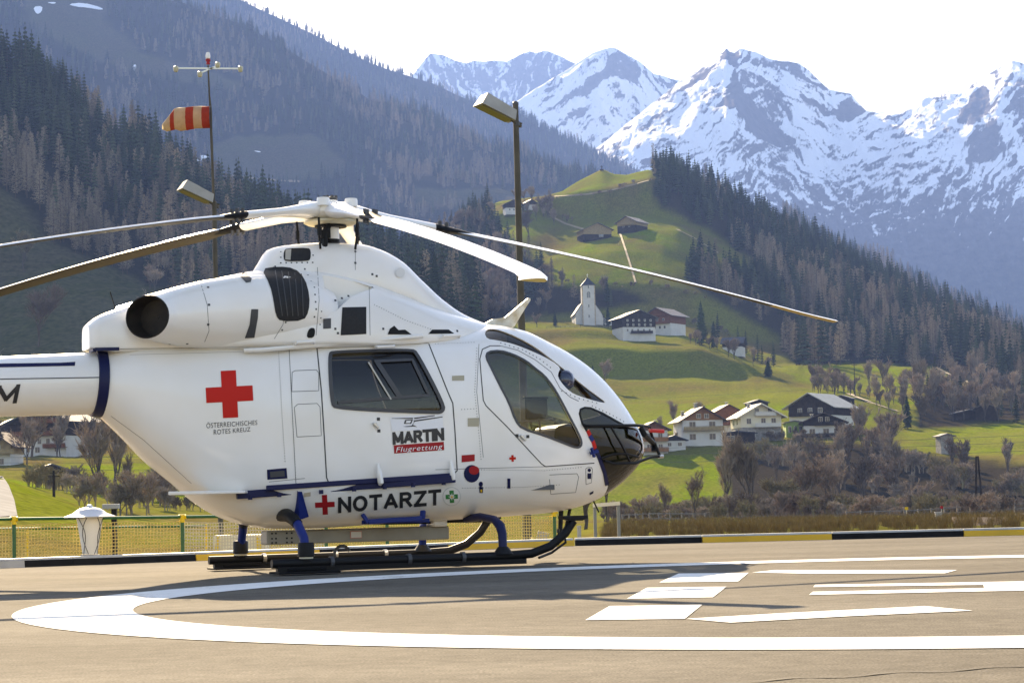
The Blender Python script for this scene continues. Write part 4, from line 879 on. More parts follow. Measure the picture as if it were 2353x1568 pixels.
# ---- glazing
def pane(name, poly, m, step=10):
    o = patch(name, poly, m, -.012, step, bv=hull_w)
    if name == 'cabin_window': me = o.data.copy(); me.transform(Matrix.Diagonal((1,-1,1,1))); me.flip_normals(); link(name, me, None, heli)
    return o
dw = pane('cabin_window', W_DOOR, TGLASS); pane('cockpit_window', W_COCK, GLASS); pane('upper_windscreen', W_TOP, TGLASS, 8)
def nose_pane(nose_cut, name, gm):
    a = bpy.data.objects.new('a', outer.copy()); COL.objects.link(a); c = bpy.data.objects.new('c', nose_cut.mesh('c')); COL.objects.link(c)
    md = a.modifiers.new('b', 'BOOLEAN'); md.operation = 'INTERSECT'; md.solver = 'EXACT'; md.object = c
    me = bpy.data.meshes.new_from_object(a.evaluated_get(bpy.context.evaluated_depsgraph_get())); bpy.data.objects.remove(a); bpy.data.objects.remove(c)
    bm = bmesh.new(); bm.from_mesh(me); dead = []
    for f in bm.faces:
        q_, nn_, ii_, dd_ = hull_w.find_nearest(HM @ f.calc_center_median()); nl = (HI.to_3x3() @ nn_).normalized()
        if dd_ > .003 or abs(f.normal.dot(nl)) < .9: dead.append(f)
    bmesh.ops.delete(bm, geom=dead, context='FACES'); bm.to_mesh(me); bm.free(); me.materials.clear(); me.polygons.foreach_set('use_smooth', [True]*len(me.polygons))
    return link(name, me, gm, heli)
nose_pane(nose_cut, 'nose_window', glass_mat('dark_nose_glass', (.13,.13,.13))); nose_pane(far_cut, 'far_windscreen', GLASS)
strip('window_seal', W_DOOR, .035, DGREY, .012, parent=dw, closed=True, bv=hull_w)
strip('sliding_pane_frame', [(776,924),(985,907),(947,826),(860,830)], .03, DGREY, .006, parent=dw, bv=hull_w)
strip('sliding_pane_edge', [(846,832),(898,917)], .014, mat('pale_edge', (.5,.48,.42), .4), .008, parent=dw, bv=hull_w)
strip('sliding_pane_upright', [(864,828),(920,914)], .05, DGREY, .004, parent=dw, bv=hull_w)
strip('window_seal', W_COCK, .022, DGREY, .006, closed=True, bv=hull_w); strip('window_seal', NOSE_E, .02, BLACK, .006, bv=hull_w)
# ---- cabin
cab = MB(); cab.box(-.9,2.1,-.62,.62,.74,.79); cab.build('cabin_floor', CABIN, heli)
cab = MB(); cab.box(-.95,-.90,-.58,.58,.79,2.0); cab.build('rear_bulkhead', CABIN, heli)
def seat(x, y):
    M_ = MB(); M_.box(x-.22,x+.26,y-.23,y+.23,.95,1.10); M_.box(x-.22,x+.2,y-.12,y+.12,.78,.95)
    Mr = Matrix.Translation((x-.22,y,1.08)) @ Matrix.Rotation(R(-12),4,'Y'); M_.box(-.1,.03,-.23,.23,0,.68,Mr); M_.box(-.08,.02,-.13,.13,.70,.92,Mr)
    M_.build('seat', SEAT, heli, bevel=.035)
for x, y in ((1.55,-.38),(1.55,.38),(-.35,.35)): seat(x, y)
M_ = MB(); M_.prism([(2.2,.85),(2.55,.85),(2.62,1.2),(2.45,1.42),(2.28,1.38)], -.3,.3); M_.build('instrument_panel', BLACK, heli, bevel=.03)
M_ = MB(); M_.prism([(1.8,.78),(2.3,.78),(2.3,1.1),(1.85,.98)], -.12,.12); M_.build('centre_console', CABIN, heli, bevel=.02)
M_ = MB(); M_.box(-.8,.5,.15,.62,.85,1.0); M_.build('stretcher', mat('stretcher_pad',(.35,.30,.08),.7), heli, bevel=.03)
p, n = hit(1308, 872); M_ = MB(); M_.lathe([(.001,.105),(.05,.097),(.09,.06),(.105,0),(.095,-.06),(.06,-.09),(.001,-.1)], 20, c=(p.x-.03,p.y+.06,p.z)); M_.build('helmet', mat('dark_blue_visor',(.02,.03,.07),.12,coat=.6), heli, smooth=True)
# ---- tail boom
M_ = MB(); rb = []
for x, r_, z in ((-2.30,.298,1.855),(-3.2,.285,1.825),(-4.4,.265,1.79),(-5.6,.245,1.76),(-6.3,.22,1.75),(-6.42,.12,1.75)):
    rb.append([(x, r_*math.cos(2*math.pi*j/40), z+r_*math.sin(2*math.pi*j/40)) for j in range(40)])
M_.loft(rb); boom = M_.build('tail_boom', WHITE, heli, smooth=35)
boom_w = BVHTree.FromPolygons(wv(boom.data), [tuple(p_.vertices) for p_ in boom.data.polygons])
M_ = MB(); M_.box(-6.2,-5.5,-1.4,1.4,1.78,1.83); st_ = M_.build('tailplane', WHITE, heli, bevel=.01)
for s in (-1,1):
    M_ = MB(); M_.prism([(-6.35,1.35),(-5.75,1.35),(-5.45,1.9),(-5.75,2.75),(-6.15,2.75)], s*1.4-.03, s*1.4+.03); M_.build('tail_fin', WHITE, heli, bevel=.01)
M_ = MB()
for k in range(2):
    pass
bl = []
for t in np.linspace(math.pi*.5, math.pi*1.5, 24): bl.append(t)
rings2 = []
for xo, rr in ((-2.41,.296),(-2.405,.318),(-2.315,.330),(-2.31,.30)):
    rings2.append([(xo+.02*math.sin(2*math.pi*j/40), rr*math.cos(2*math.pi*j/40), 1.855+rr*math.sin(2*math.pi*j/40)*1.0) for j in range(40)])
M_.loft(rings2, caps=False); M_.build('boom_collar', BLUE, heli, smooth=40)
M_ = MB(); M_.bar((-2.45,-.30,2.155),(-2.22,-.30,2.16),.05,.03); M_.bar((-2.45,-.12,2.15),(-2.45,-.30,2.15),.03,.03); M_.build('deck_edge', BLUE, heli)
patch('boom_stripe', [(-200,838),(140,833),(173,831),(172,840),(-200,848)], BLUE, .003, 12, bv=boom_w)
strip('boom_seam', [(-200,874),(255,866)], .010, DGREY, .003, bv=boom_w, seg=14)
M_ = MB(); a_ = hit(262,700)[0]; M_.bar(a_, a_+Vector((-.05,0,.17)), .008); M_.build('whip_antenna', BLACK, heli)
# ---- rotor
HUBZ = 3.575
def dz(r): s = max(r-.22, 0); return -.1373*s-.01152*s*s
TH0 = -0.2816
TILT = Vector((.0312,-.0486,1)).normalized().to_track_quat('Z','Y').to_matrix().to_4x4(); TILT = Vector((0,0,1)).rotation_difference(Vector((.0312,-.0486,1))).to_matrix().to_4x4()
rotor = MB(); rotor.lathe([(.001,.11),(.06,.11),(.075,.10),(.075,.085),(.11,.075),(.13,.055),(.24,.05),(.27,.03),(.27,-.03),(.22,-.08),(.14,-.11),(.001,-.11)], 32, c=(0,0,HUBZ)); rotor = rotor.build('rotor_hub', WHITE, heli, smooth=35)
M_ = MB(); M_.lathe([(.001,.135),(.055,.135),(.075,.13),(.075,.112),(.001,.112)], 20, c=(0,0,HUBZ)); 
for k in range(8): M_.box(.062*math.cos(k*.785)-.012,.062*math.cos(k*.785)+.012,.062*math.sin(k*.785)-.012,.062*math.sin(k*.785)+.012,HUBZ+.128,HUBZ+.15)
M_.build('hub_cap', DGREY, rotor); 
for k in range(5):
    a = TH0+math.radians(36+72*k); M_ = MB(); M_.lathe([(.001,.05),(.06,.05),(.065,.03),(.065,-.03),(.001,-.03)], 14, c=(.25*math.cos(a),.25*math.sin(a),HUBZ+.05)); M_.build('damper_cover', WHITE, rotor, smooth=40)
M_ = MB(); M_.lathe([(.085,3.50),(.085,3.28),(.085,3.22),(.001,3.22),(.001,3.50)], 20); M_.build('rotor_mast', WHITE, heli, smooth=40)
M_ = MB(); M_.lathe([(.092,3.285),(.092,3.18),(.001,3.18),(.001,3.285)], 20); M_.build('mast_base', BLACK, heli, smooth=40)
M_ = MB(); M_.lathe([(.26,3.47),(.27,3.45),(.23,3.43),(.11,3.425),(.11,3.47)], 20); M_.build('swash_cover', mat('yellowed_paint',(.62,.55,.38),.4), heli, smooth=40)
M_ = MB(); M_.lathe([(.16,3.424),(.16,3.405),(.10,3.40),(.10,3.424)], 20); M_.build('swashplate', BLACK, heli, smooth=40)
for k in range(5):
    a = TH0+math.radians(72*k+32); M_ = MB(); c_, s_ = math.cos(a)*.33, math.sin(a)*.33; M_.tube([(c_*.92,s_*.92,3.16),(c_,s_,3.30)], .012, 8); M_.tube([(c_,s_,3.29),(c_,s_,3.38)], .02, 8); M_.tube([(c_,s_,3.38),(c_*1.02,s_*1.02,3.47)], .012, 8); M_.build('pitch_link', BLACK, heli, smooth=40)
for sy in (-.16,-.10): M_ = MB(); M_.tube([(-.12,sy,3.15),(-.11,sy,3.3),(-.06,sy*.8,3.42)], .03, 8); M_.box(-.16,-.06,sy-.02,sy+.02,3.28,3.36); M_.build('scissor_link', BLACK, heli, smooth=40)
UNDER = mat('dark_blade_underside', (.055,.048,.040), .5, spec=.2); BTOP = mat('white_blade_top', (.82,.82,.82), .25, coat=.3); TIP_REFL = mat('blade_tip_reflection', (.42,.28,.07), .4)  # golden reflection under the blade tips, painted as a tan colour
def cuff_ring(r, w, h, z, tw, n=16): return [(r, w*math.cos(2*math.pi*j/n)*math.cos(tw), z+h*math.sin(2*math.pi*j/n)+w*math.cos(2*math.pi*j/n)*math.sin(tw)) for j in range(n)]
cf = MB(); prof = [(.10,.10,.075),(.25,.15,.085),(.42,.13,.06),(.60,.085,.045),(.85,.08,.042),(1.05,.085,.04),(1.10,.085,.035)]
cf.loft([cuff_ring(r, w, h, dz(r)-.01, .1) for r, w, h in prof]); CUFF = cf.mesh('pitch_case', smooth=35); CUFF.materials.append(WHITE)
jt = MB(); jt.loft([cuff_ring(r, w, h, dz(r)-.01, .1) for r, w, h in ((1.06,.09,.042),(1.12,.09,.042),(1.3,.075,.028),(1.45,.05,.016))])
jm = jt.mesh('blade_root', smooth=35); jm.materials.append(BLACK)
bo = MB()
for yy in (-.045,.045):
    for rr in (1.10,1.17): bo.lathe([(.001,.07),(.018,.07),(.018,-.07),(.001,-.07)], 8, c=(rr,yy,dz(rr)-.01))
bom = bo.mesh('root_bolts'); bom.materials.append(DGREY)
bt = MB(); xs = np.linspace(1.12, 5.15, 26); rows_t = []
SEC = [(-.17,0),(-.10,.012),(0,.019),(.06,.017),(.082,.0),(.06,-.012),(0,-.013),(-.10,-.008)]
for r in xs:
    f = min(1, (r-1.12)/.5); ch = .35+.65*f; tw = R(9-7*(r-1.1)/4.0); ring = []
    for y, z in SEC:
        yy, zz = y*ch, z*(1.15 if r < 2 else 1); 
        sw = -.12*max(0,(r-4.75)/.4)**2
        ring.append((r, yy*math.cos(tw)-zz*math.sin(tw)+.02+sw, dz(r)-.01+yy*math.sin(tw)+zz*math.cos(tw)))
    rows_t.append(ring)
n_ = len(SEC); vs_ = [p for r in rows_t for p in r]
for i in range(len(xs)-1):
    for j in range(n_):
        bt.cur = 0 if j < 4 else 1
        if i >= len(xs)-5 and j >= 4: bt.cur = 2
        bt.f.append((i*n_+j, i*n_+(j+1) % n_, (i+1)*n_+(j+1) % n_, (i+1)*n_+j)); bt.mi.append(bt.cur)
bt.v = vs_; bt.f += [tuple(range(n_-1,-1,-1)), tuple((len(xs)-1)*n_+j for j in range(n_))]; bt.mi += [0, 2]
BLM = bt.mesh('rotor_blade', smooth=50)
for q in (BTOP, UNDER, TIP_REFL): BLM.materials.append(q)
for k in range(5):
    o = bpy.data.objects.new('rotor_blade', BLM); COL.objects.link(o); o.parent = heli; o.matrix_local = Matrix.Translation((0,0,HUBZ)) @ TILT @ Matrix.Rotation(TH0+math.radians(72*k), 4, 'Z') @ Matrix.Rotation(R(8 if k == 1 else 0), 4, 'Y')
    for nm, me in (('pitch_case', CUFF), ('blade_root', jm), ('root_bolts', bom)):
        c = bpy.data.objects.new(nm, me); COL.objects.link(c); c.parent = o
        if nm == 'root_bolts': c['kind'] = 'stuff'
# ---- landing gear
T_ = 1.12
for s in (-1, 1):
    y = s*T_; M_ = MB(); pts = [(-1.0,y,.11),(-.5,y,.11),(.5,y,.11),(1.3,y,.11),(1.62,y,.125),(1.82,y,.19),(1.98,y,.31),(2.07,y,.43)]
    M_.tube(pts, .043, 12); M_.box(-.95,1.55,y-.035,y+.035,.03,.08); sk = M_.build('skid', BLACK, heli, smooth=40)
    M_ = MB(); Mx = Matrix.Translation((2.08,y,.45)); M_.box(-.14,.12,-.07,.07,0,.03,Mx); M_.prism([(-.05,-.02),(.07,-.02),(.11,0),(-.12,0)], -.05,.05, Mx); M_.build('step_plate', BLACK, sk)
    M_ = MB(); M_.box(-.98,-.38,y-.17,y+.17,.015,.035); M_.box(-.86,-.48,y-.06,y+.06,.035,.07); M_.build('snow_pad', RUBBER, sk, bevel=.01)
    for xx in (-.42,.35,.9): M_ = MB(); M_.lathe([(.056,-.018),(.056,.018),(.03,.018),(.03,-.018)], 14, M=axis_frame((xx,y,.11),(1,0,0))); M_.build('skid_clamp', STEEL if s > 0 else DGREY, sk)
    # rear strut
    xr = -.665; M_ = MB(); M_.tube([(xr-.06,s*.30,.56),(xr-.05,s*.72,.555),(xr-.02,s*.93,.47),(xr,s*1.06,.34),(xr,s*1.11,.2)], [.046,.05,.046,.043,.043], 12); M_.build('rear_strut', BLUE2, heli, smooth=40)
    M_ = MB(); M_.tube([(xr-.055,s*.35,.56),(xr-.05,s*.72,.556),(xr-.035,s*.84,.52),(xr-.02,s*.93,.47)], [.062,.062,.058,.052], 12); M_.build('strut_sleeve', BLACK, heli, smooth=40)
    M_ = MB(); M_.lathe([(.001,.30),(.07,.30),(.078,.28),(.078,.17),(.06,.165),(.06,.13),(.001,.13)], 18, c=(xr,y,0)); M_.build('damper', BLACK, heli, smooth=40)
    M_ = MB(); M_.lathe([(.062,.165),(.066,.165),(.066,.15),(.062,.15)], 18, c=(xr,y,0)); M_.build('damper_ring', mat('pale_ring',(.6,.55,.42),.4), heli)
    # front strut
    xf = 1.32; M_ = MB(); M_.tube([(xf-.05,s*.30,.47),(xf-.03,s*.62,.49),(xf,s*.92,.46),(xf,s*1.06,.40),(xf,s*1.11,.33),(xf,s*1.12,.13)], [.04,.04,.04,.048,.044,.04], 12); M_.build('front_strut', BLUE if s < 0 else BLUE2, heli, smooth=40)
    M_ = MB(); M_.lathe([(.10,.13),(.05,.20),(.045,.13)], 14, c=(xf,y,0)); M_.build('strut_shoe', BLACK, heli, smooth=40)
M_ = MB(); M_.box(-.75,1.15,-.13,.09,.27,.405); M_.build('cargo_beam', BOXP, heli, bevel=.015)
M_ = MB()
for x in (-.70,-.66,-.55,-.50):
    for z in (.29,.33,.38): M_.box(x-.008,x+.008,-.136,-.13,z-.008,z+.008)
M_.build('beam_holes', BLACK, heli)['kind'] = 'stuff'
for x in (-.32,.16,.25): pass
M_ = MB(); M_.box(.10,.22,-.137,-.131,.31,.38); M_.build('beam_placard', mat('placard_red',(.55,.2,.16),.5), heli)
M_ = MB(); M_.box(.106,.214,-.141,-.1375,.316,.374); M_.build('beam_placard_face', mat('placard_white',(.62,.6,.56),.5), heli)
M_ = MB(); M_.tube([(.05+.08*math.cos(t), -.02, .16+.075*math.sin(t)) for t in np.linspace(0.3, 5.6, 16)], .016, 8); M_.tube([(.05,-.02,.25),(.05,-.02,.22)], .03, 8); M_.build('cargo_hook', DGREY, heli, smooth=40)
M_ = MB(); M_.box(.95,1.10,-.22,.02,.40,.48); M_.build('antenna_pod', WHITE, heli, bevel=.02)
for (x0,x1) in ((-.3,.95),(.75,1.5)):
    M_ = MB(); M_.tube([(x0,-.1,.46),(x1,-.12,.45)], .02, 8); M_.build('belly_pipe', BLACK, heli, smooth=40)
# side rail, brackets and step
def body(x, y, off=0.0):
    p, n = hit(x, y); return p+n*off
M_ = MB(); M_.bar(body(545,1131,.05), body(1040,1096,.05), .07, .075); M_.bar(body(612,1118,.03), body(1040,1090,.03), .06, .05); rail = M_.build('door_rail', BLUE, heli, bevel=.008)
for x in (575,640,735,810,880,945,1015): M_ = MB(); q_ = body(x, 1131-(x-545)*.0707+8, .045); M_.lathe([(.022,-.02),(.022,.02),(.001,.02),(.001,-.02)], 10, c=q_); M_.build('rail_roller', BLUE, rail)
M_ = MB(); M_.tube([body(866,1064,.03), body(868,1085,.05), body(869,1104,.07), body(869,1108,.05)], [.012,.028,.030,.02], 10); M_.build('door_guide', WHITE, heli, smooth=50)
M_ = MB(); M_.tube([body(1033,1056,.03), body(1034,1080,.05), body(1035,1096,.06), body(1035,1100,.04)], [.012,.028,.030,.02], 10); M_.build('door_guide', WHITE, heli, smooth=50)
M_ = MB(); a_, b_, c_, d_ = body(683,1126,.03), body(692,1126,.03), body(676,1178,.02), body(684,1178,.09); e_ = body(707,1176,.06)
M_.add([a_, b_, e_, d_, c_, body(683,1126,.0), body(676,1176,0), body(705,1176,0)], [(0,1,2,3),(0,3,4),(0,4,6,5),(1,7,2),(2,7,6,4,3)]); M_.build('strut_bracket', BLUE2, heli)
M_ = MB(); M_.bar(body(842,1183,.07), body(965,1176,.07), .05, .05); M_.bar(body(832,1180,.0), body(842,1184,.08), .05, .04); M_.bar(body(972,1172,.0), body(966,1176,.08), .05, .04); M_.bar(body(830,1192,.03), body(985,1188,.03), .03, .04); M_.build('boarding_step', BLUE2, heli, bevel=.008)
M_ = MB(); M_.tube([body(560,796,.04), body(600,793,.05), body(965,773,.05)], .022, 10); M_.build('door_top_rail', WHITE, heli, smooth=40)
for x, y in ((700,785),(883,790),(1032,772)): M_ = MB(); M_.tube([body(x-22,y+6,.0), body(x-20,y,.05), body(x+18,y-2,.05), body(x+22,y+3,.0)], .014, 8); M_.build('handle', WHITE, heli, smooth=40)
# wedge fin under the aft body (horizontal strake)
M_ = MB(); pl_ = [(-1.84,-.60),(-1.52,-.80),(-1.15,-.80),(-1.05,-.60),(-1.35,-.45),(-1.6,-.45)]; k_ = len(pl_)
M_.add([(x,y,.805-.012*(x+1.84)) for x,y in pl_]+[(x,y,.77+.03*(x+1.84)*0) for x,y in pl_], [tuple(range(k_)), tuple(range(2*k_-1,k_-1,-1))]+[(i,i+k_,(i+1)%k_+k_,(i+1)%k_) for i in range(k_)]); M_.build('strake', WHITE, heli, bevel=.008)
# roof wire cutter fin
p0 = hit(1112,742)[0]; M_ = MB(); fp = [(1.60,2.44),(1.72,2.50),(1.86,2.52),(2.12,2.72),(2.145,2.725),(2.15,2.705),(2.04,2.55),(1.96,2.43),(1.9,2.40)]
M_.prism(fp, -.025,.025); M_.build('wire_cutter_fin', mat('weathered_white',(.72,.70,.62),.5,noise=(9,.5,(.45,.36,.22))), heli, bevel=.006)
# lower wire cutter and nose gear
M_ = MB(); M_.tube([(2.42,-.05,.55),(2.40,-.05,.30),(2.36,-.05,.18)], .025, 8); M_.tube([(2.52,-.05,.55),(2.44,-.05,.25)], .018, 8); M_.tube([(2.44,-.05,.33),(2.46,-.05,.2),(2.3,-.05,.10),(2.05,-.3,.06)], .014, 8); M_.box(2.38,2.46,-.09,-.01,.30,.34); M_.build('lower_wire_cutter', BLACK, heli, smooth=40)
M_ = MB(); M_.tube([(2.78,-.02,.66),(2.86,-.02,.50)], .008, 6); M_.build('belly_antenna', BLACK, heli)
fr = MB()
def nb(x, y, o): return body(x, y, o)
fr.tube([nb(1337,977,.02), nb(1345,979,.06), nb(1440,980,.10), (3.42,-.12,1.38)], .016, 8)
fr.tube([nb(1385,1058,.02), nb(1400,1062,.05), nb(1440,1058,.10), (3.40,-.20,1.06), (3.52,-.15,1.065)], .016, 8)
fr.tube([(3.42,-.12,1.38),(3.44,-.14,1.28),(3.52,-.15,1.065)], .016, 8)
fr.tube([nb(1393,978,.05), nb(1415,1020,.07), nb(1433,1057,.08)], .012, 8)
fr.tube([nb(1378,1052,.02), nb(1400,1042,.05), nb(1425,1040,.07), nb(1450,1046,.08)], .012, 8)
fr.tube([nb(1452,985,.10), nb(1456,1000,.12), (3.47,-.12,1.2), (3.46,-.14,1.12)], .03, 8)
nf = fr.build('nose_frame', BLACK, heli, smooth=40)
M_ = MB(); M_.tube([(3.38,-.2,1.335),(3.55,-.2,1.325)], .02, 8); M_.build('red_streamer', mat('red_tape',(.6,.02,.02),.5), heli, smooth=40)
M_ = MB(); M_.tube([(3.50,-.15,1.064),(3.56,-.15,1.066)], .02, 8); M_.build('frame_end', STEEL, nf)
strip('nose_edge_tape', [(1349,988),(1362,1015),(1368,1035)], .04, RED, .01); strip('nose_edge_tape', [(1354,1000),(1361,1012)], .042, BLUE2, .012)
strip('nose_edge', [(1366,1030),(1376,1052),(1388,1085),(1393,1112)], .04, BLUE, .012)
M_ = MB(); M_.bar(body(1352,1040,.03), body(1366,1034,.05), .03, .03); M_.bar(body(1353,1028,.04), body(1359,1048,.04), .025, .025); M_.build('nose_latch', BLUE2, heli)
# ---- surface fittings
P_ = patch
P_('intake_mesh', smoothpoly([(600,618),(640,612),(676,616),(700,640),(711,680),(709,715),(697,736),(644,738),(633,724),(628,690),(620,655)],1), MESH, .006, 8)
for i in range(5): strip('intake_bar', [(632+i*15,622+i*2),(648+i*12,725)], .008, DGREY, .010)
P_('cooling_vent', [(577,710),(593,710),(592,730),(584,775),(562,776),(573,745)], DGREY, .005, 7); P_('cooling_vent', [(542,624),(556,622),(578,640),(576,648),(565,650),(552,636)], DGREY, .005, 7)
P_('access_grille', [(786,706),(841,705),(841,767),(782,770)], MESH, .005, 10); P_('small_vent', [(742,732),(760,731),(760,754),(742,755)], DGREY, .005, 8)
P_('drain_opening', smoothpoly([(706,762),(712,753),(722,753),(724,763),(720,776),(704,776)],1), BLACK, .005, 6)
P_('roof_opening', [(890,768),(895,755),(905,748),(915,758),(930,757),(945,768)], BLACK, .005, 6); P_('roof_opening', [(983,767),(992,757),(1030,757),(1043,766)], BLACK, .005, 6)
P_('fairing_window', smoothpoly([(652,578),(658,571),(708,570),(714,576),(713,596),(706,600),(656,601),(651,594)],1), MESH, .006, 6)
P_('fairing_window_plate', [(656,575),(669,573),(667,598),(655,597)], mat('grey_plate',(.4,.38,.33),.5), .009, 6)
P_('fairing_cap', [(918+11*math.cos(t),627+11*math.sin(t)) for t in np.linspace(0,6.28,15)[:-1]], mat('cap_white',(.68,.67,.64),.4), .012, 6)
M_ = MB(); 
P_('blue_vent', [(613,1078),(658,1074),(660,1098),(614,1101)], BLUE, .005, 8); P_('blue_vent_grille', [(620,1083),(653,1080),(654,1093),(621,1096)], DGREY, .007, 8)
P_('fuel_cap', [(1083+18*math.cos(t),1087+20*math.sin(t)) for t in np.linspace(0,6.28,21)[:-1]], BLUE, .006, 6); P_('fuel_cap_tag', [(1088+12*math.cos(t),1079+10*math.sin(t)) for t in np.linspace(0,6.28,15)[:-1]], DRED, .010, 6)
P_('fuel_placard', [(1060,1045),(1090,1043),(1090,1058),(1060,1061)], DRED, .004, 8); P_('tie_down_mark', [(1165,1098),(1172,1098),(1172,1121),(1165,1121)], BLUE, .004, 8)
P_('earth_point', [(1104+5*math.cos(t),1111+6*math.sin(t)) for t in np.linspace(0,6.28,11)[:-1]], BLUE, .004, 6); P_('earth_plate', [(1100,1117),(1109,1117),(1109,1131),(1101,1131)], BLUE, .004, 6); P_('earth_mark', [(1103,1123),(1107,1123),(1107,1129),(1103,1129)], YELL, .006, 6)
P_('nose_mark', [(1353+4*math.cos(t),1079+4*math.sin(t)) for t in np.linspace(0,6.28,11)[:-1]], BLUE, .004, 6); P_('nose_plate', [(1349,1086),(1358,1086),(1357,1099),(1349,1099)], BLUE, .004, 6); P_('nose_plate', [(1354,1131),(1363,1126),(1362,1132),(1354,1136)], BLUE, .004, 6)
for a in ((1038,863,1066,874),(1074,960,1100,979)): P_('recessed_handle', [(a[0],a[1]),(a[2],a[1]-1),(a[2],a[3]),(a[0],a[3])], mat('recess_tan',(.40,.36,.26),.5), .004, 8)
P_('marker_light', [(698,1131),(713,1129),(713,1138),(698,1140)], mat('marker_lens',(.5,.42,.3),.2), .008, 6)
def cross(name, cx, cy, r, w, m, tilt=-.05, off=.004):
    c, s = math.cos(tilt), math.sin(tilt); q = [(-w,-r),(w,-r),(w,-w),(r,-w),(r,w),(w,w),(w,r),(-w,r),(-w,w),(-r,w),(-r,-w),(-w,-w)]
    P_(name, [(cx+x*c-y*s, cy+x*s+y*c) for x, y in q], m, off, 9)
cross('red_cross', 527, 905, 54, 17.5, RED); cross('red_cross', 746, 1158, 22.5, 6, DRED); cross('red_cross', 1177, 1052, 7.5, 2.6, RED)
# emblem
P_('emblem_ring', [(1037+21*math.cos(t),1139+21.5*math.sin(t)) for t in np.linspace(0,6.28,25)[:-1]], RINGM, .004, 7); P_('emblem_face', [(1037+19.5*math.cos(t),1139+20*math.sin(t)) for t in np.linspace(0,6.28,25)[:-1]], WHITE, .006, 7)
cross('emblem_cross', 1037, 1139, 14, 5, GREEN_V, -.05, .008)
P_('emblem_flower', [(1037+(9 if k % 2 == 0 else 3.5)*math.cos(k*math.pi/8), 1139+(9 if k % 2 == 0 else 3.5)*math.sin(k*math.pi/8)) for k in range(16)], WHITE, .010, 5); P_('emblem_centre', [(1037+2.6*math.cos(t),1139+2.6*math.sin(t)) for t in np.linspace(0,6.28,9)[:-1]], YELL, .012, 4)
P_('logo_plate', [(895,958),(1017,950),(1018,985),(900,990)], mat('logo_white',(.80,.80,.82),.4), .0035, 14)
P_('logo_band', [(904,1022),(1019,1014),(1020,1033),(905,1041)], DRED, .004, 12)
for pl in ([(899,960),(948,959),(948,962),(899,961)],[(951,959),(998,953),(998,955),(951,962)],[(950,965),(1016,956),(1016,958),(952,968),(948,975),(958,980),(949,979),(936,980),(924,979),(945,977),(950,970)],[(930,964),(948,963),(944,973),(927,973)]): P_('helicopter_emblem', pl, INK, .006, 9)
P_('helicopter_emblem_window', [(933,966),(944,965.5),(941,971),(931,971)], mat('logo_white2',(.80,.80,.82),.4), .008, 9)
# ---- lettering
def lettering(name, txt, quad, m, off=.005, bold=0.0, shear=0.0, space=1.0, bv=None):
    """quad: top-left, top-right, bottom-right, bottom-left of the capital-height box"""
    cu = bpy.data.curves.new(name, 'FONT'); cu.body = txt; cu.offset = bold; cu.shear = shear; cu.space_character = space; cu.resolution_u = 3
    o = bpy.data.objects.new(name, cu); COL.objects.link(o); dg = bpy.context.evaluated_depsgraph_get(); me = bpy.data.meshes.new_from_object(o.evaluated_get(dg)); bpy.data.objects.remove(o)
    bm = bmesh.new(); bm.from_mesh(me); bmesh.ops.triangulate(bm, faces=bm.faces)
    xs = [v.co.x for v in bm.verts]; x0, x1 = min(xs), max(xs); caps = .72
    a, b, c, d = [Vector(q) for q in quad]
    for v in bm.verts:
        u = (v.co.x-x0)/(x1-x0); t = v.co.y/caps
        q = (d.lerp(c, u)).lerp(a.lerp(b, u), t); p, n = hit(q.x, q.y, bv); v.co = p+n*off
    bm.to_mesh(me); bm.free(); me.materials.clear(); return link(name, me, m, heli)
STRK = {'N':(.82,[[(0,0),(0,1)],[(0,1),(.82,0)],[(.82,0),(.82,1)]]),'T':(.8,[[(0,1),(.8,1)],[(.4,1),(.4,0)]]),'A':(.92,[[(0,0),(.46,1)],[(.46,1),(.92,0)],[(.2,.3),(.72,.3)]]),
 'Z':(.78,[[(0,1),(.78,1)],[(.76,1),(.02,0)],[(0,0),(.78,0)]]),'M':(1.0,[[(0,0),(0,1)],[(0,1),(.5,.15)],[(.5,.15),(1,1)],[(1,1),(1,0)]]),'I':(0.0,[[(0,0),(0,1)]]),
 'O':(.95,[[(.475+.475*math.cos(t),.5+.5*math.sin(t)) for t in np.linspace(0,2*math.pi,19)]]),
 'R':(.78,[[(0,0),(0,1)],[(0,1),(.45,1)]+[(.45+.27*math.sin(t),.76+.24*math.cos(t)) for t in np.linspace(.3,math.pi-.3,6)]+[(.45,.52),(0,.52)],[(.38,.52),(.78,0)]])}
